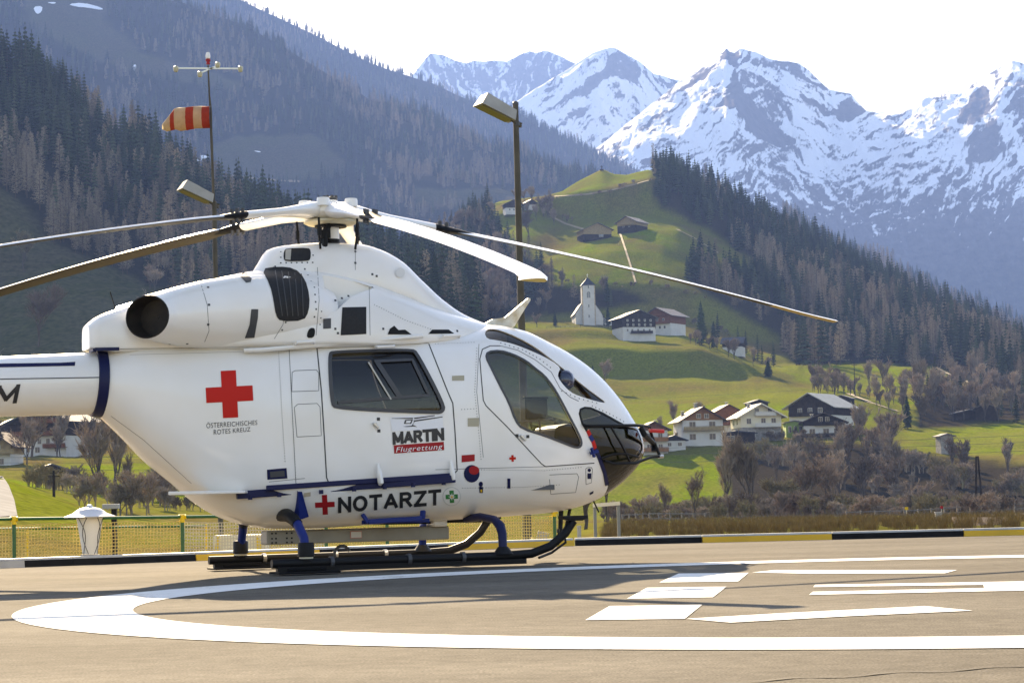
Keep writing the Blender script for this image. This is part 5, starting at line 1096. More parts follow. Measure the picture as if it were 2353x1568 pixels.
def bold_letters(name, txt, quad, m, th=.2, gap=.30, off=.006, bv=None):
    """heavy block capitals built from strokes, merged into one outline for each letter"""
    tot = sum(STRK[c][0] for c in txt)+gap*(len(txt)-1)+th*len(txt)*0; x = 0; a, b, c, d = [Vector(q) for q in quad]; asp = (b-a).length/(a-d).length
    W = tot+th; kx = 1.0
    for ch in txt:
        w, lines = STRK[ch]; vs_ = []; fs_ = []
        for ln in lines:
            n = len(ln); closed = n > 8 and ln[0] == ln[-1]
            for i in range(n-1):
                p, q = Vector(ln[i]), Vector(ln[i+1]); sx = asp/W
                p = Vector(((p.x+x+th/2)*sx, p.y*(1-th)+th/2)); q = Vector(((q.x+x+th/2)*sx, q.y*(1-th)+th/2)); t = (q-p).normalized(); ext = th/2*(.35 if n > 3 else (1.0 if abs(t.x) < .05 or abs(t.y) < .05 else .55)); s = Vector((-t.y,t.x))*th/2*(1.0 if abs(t.x) > .05 else 1.0)
                k = len(vs_); vs_ += [p-t*ext-s, q+t*ext-s, q+t*ext+s, p-t*ext+s]; fs_.append([k,k+1,k+2,k+3])
        vs_ = [Vector((v.x, min(max(v.y, 0), 1))) for v in vs_]
        vo, eo, fo = mgeo.delaunay_2d_cdt(vs_, [], fs_, 0, 1e-5)[:3]; qs_ = [[tuple(vs_[i]) for i in f] for f in fs_]; ctr = lambda f: sum((vo[i] for i in f), Vector((0,0)))/len(f)
        fo = [f for f in fo if any(bool(inpoly(np.array([ctr(f).x]), np.array([ctr(f).y]), q_)[0]) for q_ in qs_)]; V = []
        b2 = bmesh.new(); bv_ = [b2.verts.new((v.x, v.y, 0)) for v in vo]
        for f in fo: b2.faces.new([bv_[i] for i in f])
        bmesh.ops.subdivide_edges(b2, edges=b2.edges[:], cuts=2, use_grid_fill=True); b2.verts.index_update(); vo = [v.co.xy for v in b2.verts]; fo = [[v.index for v in f.verts] for f in b2.faces]; b2.free()
        for v in vo:
            u = v.x/asp; pp = d.lerp(c, u).lerp(a.lerp(b, u), v.y); h_, n_2 = hit(pp.x, pp.y, bv); V.append(h_+n_2*off)
        M_ = MB(); M_.add(V, [tuple(f) for f in fo]); link(name, M_.mesh(name, fix=False), m, heli); x += w+gap+th*0
bold_letters('letter', 'NOTARZT', [(777,1141),(1012,1122),(1012,1158),(777,1177)], INK, .21, .40)
bold_letters('letter', 'MARTIN', [(902,992),(1018,982),(1019,1011),(903,1021)], INK, .24, .36)
lettering('lettering', 'Flugrettung', [(909,1026),(1016,1018),(1016,1030),(909,1038)], mat('white_lettering',(.78,.78,.78),.4), .007, shear=.2, space=1.1)
lettering('lettering', 'ÖSTERREICHISCHES', [(474,971),(591,964),(591,975),(474,983)], INK, bold=.0, space=1.08)
lettering('lettering', 'ROTES KREUZ', [(491,986),(575,980),(575,990),(491,998)], INK, bold=.0, space=1.08)
bold_letters('letter', 'IM', [(-20,886),(47,882),(38,925),(-30,928)], INK, .22, .35, bv=boom_w)
# ---- panel joints
for ln in ([(728,800),(738,896),(745,1008),(750,1096),(754,1106)],[(985,790),(1029,901),(1040,926),(1045,992),(1050,1080),(1044,1086)]): strip('door_joint', ln, .012, GAP, .002)
strip('door_joint', [(1149,794),(1126,794),(1108,802),(1102,824),(1106,874),(1110,919),(1116,931),(1164,979),(1243,1064),(1253,1071),(1365,1063)], .010, GAP, .002)
strip('door_joint', [(1149,794),(1189,804),(1229,826),(1266,854),(1286,891),(1310,912),(1329,921)], .007, PANEL, .002)
for ln in ([(670,899),(671,855),(678,851),(726,849),(732,856),(732,897),(670,899)],[(682,1003),(676,935),(684,928),(728,926),(735,934),(738,1000),(682,1003)],[(1262,1090),(1325,1087),(1329,1095),(1322,1130),(1265,1134),(1262,1100)],[(1345,1076),(1350,1073),(1358,1073),(1361,1078),(1358,1108),(1346,1112),(1345,1076)]): strip('hatch_joint', ln, .006, PANEL, .002)
for ln in ([(728,800),(985,788)],[(275,801),(560,797)],[(458,640),(476,700),(480,760),(470,785)],[(628,612),(655,700),(650,745),(630,778)],[(729,614),(733,690),(726,770)],[(848,660),(850,770)],[(816,563),(816,620)],[(1100,790),(1095,900),(1110,1050)],[(1253,1071),(1000,1078)],[(255,955),(330,1010),(440,1110)],[(618,1106),(700,1098)],[(664,800),(680,1120)]): strip('panel_joint', ln, .005, PANEL, .0015)
rv = MB()
def rivets(ln, gap=9, r=.006):
    for i in range(len(ln)-1):
        a, b = Vector(ln[i]), Vector(ln[i+1]); k = max(1, int((b-a).length/gap))
        for j in range(k):
            q = a.lerp(b, j/k); p, n = hit(q.x, q.y); t = n.cross(Vector((0,0,1))).normalized()*r; u = n.cross(t)*1.0; p = p+n*.003; rv.add([p-t-u, p+t-u, p+t+u, p-t+u], [(0,1,2,3)])
rivets([(632,612),(660,690),(656,740),(640,775)], 14, .008); rivets([(700,618),(722,660),(726,710),(718,745)], 14, .008); rivets([(735,745),(740,700)], 12); rivets([(645,566),(645,604),(718,603),(720,570)], 12, .007)
rivets([(1150,788),(1200,803),(1240,825),(1272,850)], 9); rivets([(1290,898),(1330,915),(1380,928)], 9); rivets([(1360,932),(1400,950),(1440,972)], 8)
for q in ((816,578),(816,604),(855,630),(865,634),(770,690),(785,685),(800,680),(855,660),(880,755),(1050,760),(478,660),(480,700),(478,745),(390,790),(430,789),(770,755),(776,765)): rivets([q, (q[0]+1,q[1])], 1, .011)
rv.build('fasteners', DGREY, heli, fix=False)['kind'] = 'stuff'
rv = MB()
for ln in ([(300,815),(560,808),(720,806)],[(664,805),(672,960),(680,1115)],[(640,812),(648,960),(655,1065)],[(1000,790),(1095,786)],[(1095,800),(1090,900),(1100,1000),(1105,1060)],[(1060,940),(1095,938)],[(1100,1078),(1250,1080),(1340,1072)],[(1062,1120),(1200,1118),(1290,1112)],[(756,1112),(1030,1100)],[(860,700),(930,735),(1000,760)]): rivets(ln, 6, .0042)
rv.build('rivet_rows', PANEL, heli, fix=False)['kind'] = 'stuff'
# door handles
for x, y in ((862,975),(1199,1003)):
    M_ = MB(); a_ = body(x-6,y-4,.02); b_ = body(x+6,y+8,.02); M_.bar(a_, b_, .03, .02); M_.lathe([(.02,-.015),(.02,.015),(.001,.015)], 10, c=body(x-1,y-1,.015)); M_.build('door_handle', STEEL, heli, bevel=.004)
    for dx, dy in ((7,-13),(8,14)) if x < 1000 else ((-12,-3),(13,-1)): P_('handle_mark', [(x+dx-3.5,y+dy-3.5),(x+dx+3.5,y+dy-3.5),(x+dx+3.5,y+dy+3.5),(x+dx-3.5,y+dy+3.5)], INK, .004, 5)

# things inside the cockpit seen through the side window
M_ = MB(); M_.box(1.86,2.10,-.50,-.47,1.45,1.66, Matrix.Translation((0,0,0))); M_.box(1.84,2.12,-.49,-.46,1.66,1.68); M_.build('kneeboard_screen', BLACK, heli, bevel=.01)
M_ = MB(); M_.tube([(1.75,-.50,1.42),(1.95,-.52,1.44),(2.15,-.50,1.46)], .012, 6); M_.tube([(2.0,-.5,1.46),(2.05,-.45,1.15),(2.1,-.4,.85)], .012, 6); M_.build('door_strut', DGREY, heli)
for y_ in (-.38,.38): M_ = MB(); M_.tube([(1.95,y_,.82),(1.98,y_,1.02),(1.93,y_,1.18)], [.016,.014,.02], 8); M_.build('control_stick', BLACK, heli, smooth=40)
M_ = MB(); M_.tube([(1.47,-.44,1.80),(1.47,-.44,1.2),(1.70,-.42,1.12)], .018, 6); M_.build('harness', mat('harness_webbing',(.30,.28,.22),.8), heli)
# ================================================================ houses, church, barns
WHW = mat('white_render', (.60,.585,.55), .85, spec=0, noise=(.5,.12)); CREAM = mat('cream_render', (.70,.64,.48), .85, spec=0, noise=(.5,.1))
WOODD = mat('dark_weathered_timber', (.045,.032,.024), .85, spec=.05, noise=(1.2,.5)); WOODO = mat('orange_timber', (.30,.135,.045), .75, spec=.05, noise=(1.5,.3)); WOODR = mat('red_brown_timber', (.19,.075,.035), .8, spec=.05, noise=(1.5,.3)); WOODT = mat('tan_timber', (.34,.25,.13), .8, spec=.05, noise=(1.5,.3))
ROOFG = mat('grey_roof', (.16,.15,.15), .6, spec=.1, noise=(.8,.35)); ROOFB = mat('brown_roof', (.11,.075,.06), .7, spec=.1, noise=(.8,.35)); ROOFP = mat('pale_roof', (.36,.35,.30), .5, spec=.1, noise=(.8,.2)); ROOFD = mat('dark_slate_roof', (.045,.05,.065), .5, spec=.1, noise=(.8,.3)); GREENW = mat('green_render', (.20,.30,.06), .85)
PANE = mat('window_glass', (.03,.035,.045), .12, spec=.8); FRAMEW = mat('window_frame', (.55,.52,.46), .6); PVS = mat('solar_glass', (.5,.52,.55), .08, spec=1.0); STONE = mat('rubble_stone', (.30,.28,.25), .9, noise=(1.5,.4))
def house(name, label, px, py, w, l, h1, h2, rise, rz, lower, upper, roof, wins=(), balc=(), chim=(), over=.9, cat='house', group=None, sheet_='valley_meadows', gx=0.0, sidewins=(), sink=1.5, trim=None, base=None, solar=None):
    g = base or ground_at(px, py, sheet_); root = empty(name, g, rz); tag(root, label, cat, group)
    hw, hl = w/2, l/2; H = h1+h2
    M_ = MB(); M_.box(-hw,hw,-hl,hl,-sink,h1); M_.build('lower_wall', lower, root)
    M_ = MB(); e = .12 if upper is not lower else .0; M_.prism([(-hw-e,h1+.004),(hw+e,h1+.004),(hw+e,H),(gx,H+rise),(-hw-e,H)], -hl-e, hl+e); M_.build('upper_wall', upper, root)
    t = .22; rf = None
    for s in (-1, 1):
        ex = s*(hw+over); sl = rise/(hw+(-gx if s < 0 else -gx)*(-1 if s > 0 else 1)*0+0) if hw else 0
        ez = H-rise/hw*over*.9; M_ = MB(); pr = [(gx,H+rise+.02),(ex,ez+.02),(ex,ez+t+.02),(gx,H+rise+t+.03)]
        M_.prism(pr, -hl-over, hl+over); rf_ = M_.build('roof_slope', roof, root); rf = rf or rf_
        if trim:
            M_ = MB(); q_ = [(gx,H+rise-.10),(ex,ez-.10),(ex,ez+t+.05),(gx,H+rise+t+.06)]; M_.prism(q_, -hl-over-.10, -hl-over-.004); M_.build('barge_board', trim, root)
    for i, (x, z, ww, wh) in enumerate(wins):
        wo = MB(); yo = -hl-(e if z > h1 else 0); wo.box(x-ww/2-.1,x+ww/2+.1,yo-.06,yo-.003,z-wh/2-.1,z+wh/2+.1); f_ = wo.build('window', FRAMEW, root); wo = MB(); wo.box(x-ww/2,x-.03,yo-.075,yo-.062,z-wh/2,z+wh/2); wo.build('pane', PANE, f_); wo = MB(); wo.box(x+.03,x+ww/2,yo-.075,yo-.062,z-wh/2,z+wh/2); wo.build('pane', PANE, f_)
    for s, y, z, ww, wh in sidewins:
        wo = MB(); xo = s*(hw+(e if z > h1 else 0)); a_, b_ = sorted((xo+s*.003, xo+s*.06)); wo.box(a_,b_,y-ww/2-.1,y+ww/2+.1,z-wh/2-.1,z+wh/2+.1); f_ = wo.build('window', FRAMEW, root); wo = MB(); a_, b_ = sorted((xo+s*.062, xo+s*.075)); wo.box(a_,b_,y-ww/2,y+ww/2,z-wh/2,z+wh/2); wo.build('pane', PANE, f_)
    for x0, x1, z, dp, bm_ in balc:
        yo = -hl-e; M_ = MB(); M_.box(x0,x1,yo-dp,yo-.01,z-.12,z); b_ = M_.build('balcony', bm_, root); M_ = MB(); M_.box(x0,x1,yo-dp-.06,yo-dp,z+.85,z+.97); M_.box(x0,x1,yo-dp-.05,yo-dp-.01,z+.02,z+.80); M_.build('railing', bm_, b_)
    for x, y, ch in chim:
        zz = H+rise*(1-abs(x)/hw); M_ = MB(); M_.box(x-.35,x+.35,y-.35,y+.35,zz-.4,zz+ch); c_ = M_.build('chimney', STONE, root); M_ = MB(); M_.box(x-.5,x+.5,y-.5,y+.5,zz+ch+.25,zz+ch+.35); M_.box(x-.3,x-.22,y-.3,y-.22,zz+ch,zz+ch+.25); M_.box(x+.22,x+.3,y+.22,y+.3,zz+ch,zz+ch+.25); M_.build('chimney_cap', STEEL, c_)
    if solar:
        s, y0, y1, f0, f1 = solar; n_ = Vector((s*rise, 0, hw)).normalized(); p = lambda f, y: Vector((s*(hw+over)*f, y, H+rise-(rise/hw*.97)*(hw+over)*f+.03+t))+n_*.06
        M_ = MB(); M_.add([p(f0,y0),p(f1,y0),p(f1,y1),p(f0,y1),p(f0,y0)-n_*.05,p(f1,y0)-n_*.05,p(f1,y1)-n_*.05,p(f0,y1)-n_*.05], [(0,1,2,3),(7,6,5,4),(0,4,5,1),(1,5,6,2),(2,6,7,3),(3,7,4,0)]); M_.build('solar_panel', PVS, root)
    return root
def gridw(xs, zs, ww=1.0, wh=1.2): return [(x, z, ww, wh) for z in zs for x in xs]
V_ = 'houses in the village row'
house('house', 'small white house with wooden balconies half hidden by the helicopter nose', 1497, 1038, 6.6, 8, 5.2, .3, 1.7, .12, WHW, WOODR, ROOFB, gridw([-1.3,1.5],[1.2,3.9]), [(-3.3,3.3,2.6,1.0,WOODO),(-3.3,3.3,.1,1.0,WOODO)], [(1.2,1,1.0)], 1.0, group=V_)
house('outbuilding', 'low white outbuilding with dark roof beside the small white house', 1545, 1031, 5.6, 5, 2.0, .1, 1.0, .1, WHW, WOODD, ROOFD, gridw([-1.2,1.4],[1.1],.9,.8), over=.7, cat='outbuilding')
house('house', 'white chalet with orange timber gable and long orange balcony', 1604, 1016, 10.2, 11, 5.4, .1, 3.0, .14, WHW, WOODO, ROOFB, gridw([-2.6,2.4],[1.3,4.3],1.5,1.4)+[(-1,6.4,1.0,1.0),(1.0,6.4,1.0,1.0)], [(-5.1,5.1,2.9,1.1,WOODT)], [(0,2,1.2),(-3.4,2,1.2)], 1.3, group=V_)
house('house', 'red brown timber house tucked behind the orange gabled chalet', 1668, 1004, 7.5, 9, 3.0, 3.3, 2.0, .14, WHW, WOODR, ROOFB, gridw([1.2],[4.2,1.4]), [(-3.7,3.7,3.0,.9,WOODR)], [(.8,1,1.2)], 1.0, group=V_, base=at(1666,1002,600))
house('house', 'cream three storey house with pale balconies and broad gable', 1737, 1009, 10.4, 12, 3.0, 3.0, 2.9, .12, STONE, CREAM, ROOFG, gridw([-3.2,.6,3.3],[4.6],1.1,1.3)+gridw([-1.0,2.4],[7.2],1.0,1.2)+gridw([-2.5,2.5],[1.3],1.6,1.4), [(-1.8,5.0,3.1,1.1,FRAMEW),(-1.6,3.8,6.0,1.1,FRAMEW)], [(-1.6,1,1.0)], 1.5, group=V_, trim=mat('cream_boards',(.62,.56,.42),.7), sidewins=[(-1,-2,4.5,1.2,1.3),(-1,2,4.5,1.2,1.3)])
house('house', 'large house with pale roof and wide black timber gable at the right of the row', 1885, 985, 12.5, 15, 3.4, 2.6, 3.4, -.55, WHW, WOODD, ROOFP, gridw([-3,0,3],[4.8],1.1,1.2)+gridw([-4,3.5],[1.6],1.2,1.3), [(-6,2,3.4,1.0,WOODD)], [(-2.0,-2,1.1),(-4.2,2,1.0)], 1.6, group=V_, base=at(1888,984,610), sidewins=[(-1,-3,1.8,1.4,1.5),(-1,2,1.8,1.4,1.5)])
house('house', 'dark timber house with white ground floor in front of the pale roofed house', 1892, 1003, 10.5, 9, 2.9, 1.0, 2.2, -.12, WHW, WOODD, ROOFB, gridw([-3,.6,3.4],[1.4],1.4,1.3)+gridw([-.8,1.0],[4.5],.9,1.1), [(-5.2,5.2,-.1,1.2,WOODD),(-2.5,3.4,3.0,.9,WOODD)], [(-3.0,0,.9)], 1.3, group=V_)
house('annex', 'green rendered annex at the left of the dark timber house', 1822, 1003, 4.6, 5, 2.6, 1.1, .4, .05, GREENW, GREENW, ROOFG, gridw([-1.3,.2,1.6],[1.9],.7,1.5), over=.5, cat='annex')
house('shed', 'low brown timber shed below the cream house', 1690, 1017, 9, 4.5, 2.2, .1, .5, .12, WOODD, WOODD, ROOFD, [(-1.8,1.2,1.8,1.0)], over=.6, cat='shed')
house('barn', 'small grey barn above the cream house', 1738, 941, 5.5, 5, 1.8, .2, .8, .2, WOODD, WOODD, ROOFG, over=.5, cat='barn')
house('barn', 'small grey hut behind the black timber gable', 1938, 934, 5.5, 5, 2.0, .4, .9, -.4, WOODD, WOODD, ROOFG, over=.5, cat='barn')
# farm by the church
house('farmhouse', 'dark timber farmhouse on a white base below the church', 1456, 778, 14.0, 13, 4.3, 3.9, 2.9, .30, WHW, WOODD, ROOFG, gridw([-5,-3,-.5,2,4.5],[3.0],.7,1.0)+gridw([-5,-2.5,0,2.5,5],[5.2,7.0],.6,.7), [(-4,5.5,1.8,1.0,WOODD)], [(2,2,1.0)], 1.4, cat='farmhouse', solar=(-1,-4,0,.45,.9))
house('farmhouse', 'white and timber farmhouse with grey roof behind the dark one', 1530, 770, 12.5, 14, 4.2, 3.6, 3.2, -.55, WHW, WOODR, ROOFG, gridw([-3.5,-1.2,1.2,3.5],[2.6],.8,1.1)+gridw([-3,0,3],[5.8],.8,1.0), [(-6,6,4.2,1.0,WOODR),(-4,4,7.6,.8,WOODR)], (), 1.6, cat='farmhouse', base=at(1528,768,945))
house('house', 'little dark roofed house in the trees right of the farmhouses', 1686, 812, 8, 8, 2.6, 1.6, 2.3, 1.3, WHW, WOODD, ROOFD, over=.9)
# upper farm
house('barn', 'broad grey timber barn on the green knoll', 1365, 549, 15.5, 13, 1.8, 2.6, 3.4, .25, WOODD, WOODT, ROOFG, [(2,1.2,2.2,1.4)], over=1.3, cat='barn')
house('house', 'timber chalet with steep grey roof on the knoll beside the barn', 1453, 531, 11.5, 13, 2.4, 2.0, 3.0, -.55, WOODD, WOODT, ROOFG, gridw([-2,1.5],[2.2],.9,1.0), [(-4,4,3.0,.8,WOODT)], (), 1.3, solar=(-1,-4,1,.3,.8))
house('house', 'dark chalet with white base on the upper meadow left of the lamp pole', 1177, 489, 9.5, 9, 2.4, 2.4, 2.2, .2, WHW, WOODD, ROOFG, gridw([-2.5,0,2.5],[1.3],.8,.9), over=1.1)
house('barn', 'small brown barn among bare trees near the upper chalet', 1216, 478, 6, 6, 1.6, 1.2, 1.8, .4, WHW, WOODD, ROOFB, over=.8, cat='barn')
house('barn', 'timber barn low on the slope left of the lamp pole', 1060, 502, 13, 10, 1.6, 1.8, 2.6, .3, WOODD, WOODD, ROOFB, over=1.0, cat='barn')
# right of the village
house('hay_barn', 'weathered hay barn on the lower meadow at the right', 2268, 962, 6.5, 6, 2.0, 1.2, 1.4, -.3, WOODD, WOODD, ROOFG, over=.8, cat='barn'); house('barn', 'long low timber barn left of the hay barn', 2222, 963, 8, 5, 1.4, .5, .9, .1, WOODD, WOODD, ROOFG, over=.7, cat='barn')
house('hut', 'slim grey stone hut with flat dark roof on the right meadow', 2170, 1041, 3.2, 3.4, 3.6, .6, .5, .2, STONE, STONE, ROOFG, over=.6, cat='hut')
# left farm
house('farmhouse', 'big dark timber farmhouse with white ground floor under the tail boom', 128, 1040, 13.0, 13, 4.0, 3.6, 2.6, -.35, WHW, WOODD, ROOFD, gridw([-5,-2.8,-.5,1.8,4.2],[2.8],.9,1.1)+[(-1,.9,1.2,1.2),(4,.8,.8,.8)], [(-7,7,4.2,1.2,WOODR),(1,7,1.3,1.0,WOODR),(-3,5,7.0,1.0,WOODR)], (), 1.9, cat='farmhouse', base=at(130,1042,515))
house('barn', 'white walled barn with broad pale roof left of the big farmhouse', 20, 1034, 12, 14, 3.8, .6, 3.0, .35, WHW, WOODD, ROOFP, gridw([-1,2,4.5],[2.4],1.0,1.4), over=1.4, cat='barn', base=at(22,1036,535))
house('house', 'tan timber chalet with balcony cut by the left edge', 4, 1075, 6.6, 8, 3.0, 1.9, 2.3, -.1, WHW, WOODT, ROOFB, gridw([.8],[4.1],.9,1.0)+[(-.2,1.5,.7,1.1),(1.6,1.5,.7,1.1)], [(-3.3,4.4,3.0,1.1,WOODT)], (), 1.3, base=at(2,1078,440))
house('barn', 'low black timber barn in the hollow below the farmhouse', 112, 1108, 7.0, 7, 2.2, .5, 1.2, .3, WOODD, WOODD, ROOFG, over=.8, cat='barn', base=at(115,1118,400))
# ---- church
cg = ground_at(1352, 745); ch = empty('church', cg, .08); tag(ch, 'white church with tall square tower and small pyramid roof', 'church')
M_ = MB(); M_.box(-2.85,2.85,-2.85,2.85,-2,17.2); tw = M_.build('tower', WHW, ch)
M_ = MB(); M_.add([(-3.2,-3.2,17.2),(3.2,-3.2,17.2),(3.2,3.2,17.2),(-3.2,3.2,17.2),(0,0,21.0)], [(3,2,1,0),(0,1,4),(1,2,4),(2,3,4),(3,0,4)]); sp_ = M_.build('spire', ROOFD, ch); M_ = MB(); M_.bar((0,0,20.9),(0,0,22.6),.14); M_.bar((-.5,0,22.0),(.5,0,22.0),.12); M_.build('spire_cross', STEEL, sp_)
M_ = MB(); M_.prism([(-.75,11.6),(.75,11.6),(.75,13.6),(.5,14.2),(0,14.5),(-.5,14.2),(-.75,13.6)], -2.90,-2.856); bw = M_.build('belfry_opening', PANE, ch); M_ = MB(); M_.box(-.05,.05,-2.95,-2.91,11.6,14.3); M_.build('mullion', FRAMEW, bw)
for z, wd in ((16.4,.25),(8.0,.22),(3.4,.28)): M_ = MB(); M_.box(-wd,wd,-2.90,-2.856,z-.6,z+.6); M_.build('slit_window', PANE, ch)
M_ = MB(); M_.box(-2.92,-2.5,-2.92,-2.86,-1,17.1); M_.build('corner_stones', mat('ochre_quoins',(.52,.40,.26),.9,noise=(1.5,.4)), ch); M_ = MB(); M_.box(2.5,2.92,-2.92,-2.86,-1,17.1); M_.build('corner_stones', bpy.data.materials['ochre_quoins'], ch)
M_ = MB(); M_.prism([(-5.7,-2),(6.3,-2),(6.3,3.6),(5.2,6.2),(2.9,9.0),(-2.9,9.0),(-5.2,5.6),(-5.7,4.6)], -.6, 16); M_.build('nave', WHW, ch)
M_ = MB(); M_.prism([(3.0,9.1),(6.9,3.2),(7.0,3.5),(3.0,9.5)], -.8,16.4); M_.build('nave_roof', ROOFG, ch); M_ = MB(); M_.prism([(-3.0,9.1),(-6.2,4.4),(-6.3,4.7),(-3.0,9.5)], -.8,16.4); M_.build('nave_roof', ROOFG, ch)
M_ = MB(); M_.prism([(6.4,-2),(11.0,-2),(11.0,.8),(6.4,3.2)], .2,6); M_.build('sacristy', WHW, ch); M_ = MB(); M_.prism([(6.4,3.22),(11.4,.62),(11.5,.9),(6.4,3.5)], 0,6.3); M_.build('sacristy_roof', ROOFB, ch)
# summit cross
sg = ground_at(1382, 391) or at(1382,390,1390); M_ = MB(); M_.bar(sg-Vector((0,0,.5)), sg+Vector((0,0,3.2)), .35); M_.bar(sg+Vector((-.9,0,2.3)), sg+Vector((.9,0,2.3)), .3); M_.box(-1.2,1.2,-1.2,1.2,-.6,.5, Matrix.Translation(sg)); o = M_.build('summit_cross', WOODD); tag(o, 'tiny wooden cross on the top of the green hill', 'cross')
# ================================================================ lamps, windsock, fence and small things
CONC = mat('weathered_pole', (.11,.095,.07), .9, noise=(1.5,.4,(.07,.06,.045))); LAMPW = mat('lamp_housing', (.40,.39,.37), .6, spec=.2, noise=(3,.2)); LENS = mat('amber_lamp_glass', (.13,.115,.05), .3, spec=.4)
GPIPE = mat('green_rail_paint', (.012,.10,.03), .45); YCAP = mat('yellow_joint', (.72,.48,.01), .45); NETY = mat('yellow_netting', (.60,.46,.17), .8); NETW = mat('pale_netting', (.5,.46,.36), .8)
def flood(root, P, dirx, diry, ln, wd, ht):
    f = Vector((dirx, diry, 0.40)).normalized(); r = f.cross(Vector((0,0,1))).normalized(); u = r.cross(f)
    Mx = Matrix(((f.x,r.x,u.x,P.x),(f.y,r.y,u.y,P.y),(f.z,r.z,u.z,P.z),(0,0,0,1)))
    M_ = MB(); a = [(0.1,-wd*.4,0),(ln,-wd*.5,0),(ln,wd*.5,0),(.1,wd*.4,0),(.15,-wd*.34,ht*.8),(ln*.93,-wd*.38,ht),(ln*.93,wd*.38,ht),(.15,wd*.34,ht*.8)]
    M_.add([Mx @ Vector(p) for p in a], [(0,3,2,1),(4,5,6,7),(0,1,5,4),(1,2,6,5),(2,3,7,6),(3,0,4,7)]); hd = M_.build('lamp_head', LAMPW, root)
    M_ = MB(); M_.box(.2,ln*.95,-wd*.36,wd*.36,-.03,-.004, Mx); M_.build('lens', LENS, hd)
    M_ = MB(); M_.bar(Mx @ Vector((-.2,0,-.02)), Mx @ Vector((.3,-wd*.2,.02)), .06); M_.bar(Mx @ Vector((-.2,0,.06)), Mx @ Vector((.45,wd*.42,ht*.5)), .05); M_.build('bracket', CONC, hd)
# tall lamp post
D1 = 60; lp = at(1200, 765, D1); lt = at(1184, 240, D1); base = Vector((lp.x, lp.y, drop(lp.x, lp.y)-.2)); root = empty('lamp_post', base); tag(root, 'tall weathered lamp post with one floodlight beside the cockpit', 'lamp post', 'floodlight posts')
M_ = MB(); M_.tube([(0,0,0), lt-base], [.125,.075], 12); M_.build('pole', CONC, root, smooth=40); M_ = MB(); M_.lathe([(.085,-.02),(.085,.05),(.03,.09)], 10, c=lt-base); M_.lathe([(.085,-.05),(.085,.05),(.05,.05)], 10, c=at(1187,285,D1)-base); M_.build('pole_fitting', DGREY, root)
flood(root, at(1183,283,D1)-base, -.90, -.43, 1.2, .62, .36)
# windsock mast on its lamp post
D2 = 70; b2 = at(499, 640, D2); base = Vector((b2.x, b2.y, drop(b2.x, b2.y)-.2)); root = empty('windsock_mast', base); tag(root, 'slim mast carrying the windsock, a red beacon and a floodlight', 'mast', 'floodlight posts')
Q = lambda x, y: at(x, y, D2)-base
M_ = MB(); M_.tube([(0,0,0), Q(492,470), Q(491,462)], [.085,.075,.075], 10); M_.tube([Q(491,464), Q(483,245), Q(481,222)], [.045,.04,.03], 8); M_.tube([Q(481,222), Q(478,150)], [.028,.025], 8); M_.build('pole', CONC, root, smooth=40)
M_ = MB(); M_.bar(Q(404,157), Q(555,158), .045); M_.bar(Q(456,170), Q(503,150), .045); M_.build('cross_arm', STEEL, root)
for x, y in ((404,158),(552,158),(459,170),(500,149)): M_ = MB(); M_.lathe([(.001,-.11),(.06,-.10),(.085,-.03),(.085,.05),(.05,.08),(.001,.085)], 12, c=Q(x,y)); M_.build('obstacle_lamp', mat('dull_lamp_glass',(.5,.45,.3),.3), root, smooth=50)
M_ = MB(); M_.lathe([(.07,0),(.05,.05),(.05,.09),(.08,.1),(.08,.15),(.04,.17),(.001,.17)], 12, c=Q(478,148)); M_.build('beacon_base', DRED, root, smooth=40); M_ = MB(); M_.lathe([(.07,.17),(.08,.25),(.06,.36),(.001,.38)], 12, c=Q(478,147)); M_.build('beacon_lens', mat('clear_beacon',(.85,.82,.8),.15), root, smooth=60)
flood(root, Q(490,470), -.9, -.43, 1.2, .62, .34)
SR = mat('red_sock_cloth', (.36,.045,.02), .85, noise=(6,.35)); SWC = mat('faded_white_sock_cloth', (.50,.42,.28), .85, noise=(6,.3))
for m_ in (SR, SWC):
    b_ = m_.node_tree.nodes['Principled BSDF']; nt_ = m_.node_tree; tr = nt_.nodes.new('ShaderNodeBsdfTranslucent'); tr.inputs[0].default_value = b_.inputs['Base Color'].default_value; mx_ = nt_.nodes.new('ShaderNodeMixShader'); mx_.inputs[0].default_value = .45
    nt_.links.new(b_.outputs[0], mx_.inputs[1]); nt_.links.new(tr.outputs[0], mx_.inputs[2]); nt_.links.new(mx_.outputs[0], nt_.nodes['Material Output'].inputs[0])
sock = empty('windsock', base+Q(484,268)); tag(sock, 'red and white striped windsock half filled on the slim mast', 'windsock')
prof = [(484,243,294),(465,244,295),(446,245,297),(428,246,299),(412,247,301),(402,250,299),(392,262,300),(382,274,302),(373,285,298)]; rings = []
for i, (x, y0, y1) in enumerate(prof):
    c0 = at(x, (y0+y1)/2, D2)-base-Q(484,268); hr = (y1-y0)/2*D2/FPX; dr = hr*(.75 if i < 5 else .8); rings.append([Vector((c0.x, c0.y+dr*math.cos(2*math.pi*j/24)*(1+.1*math.sin(3*j+i)), c0.z+hr*math.sin(2*math.pi*j/24)*(1+.05*math.sin(5*j+2*i)))) for j in range(24)])
for i in range(0, 8):
    sub_ = rings[i:i+2]; M_ = MB(); M_.loft(sub_, caps=False); k = i
    M_.build('sock_band', (SR, SWC, SR, SWC, SWC, SR, SWC, SWC)[i], sock, smooth=True)
M_ = MB(); M_.tube([rings[0][j]*1.0 for j in range(24)]+[rings[0][0]], .015, 6); M_.build('hoop', DGREY, sock)
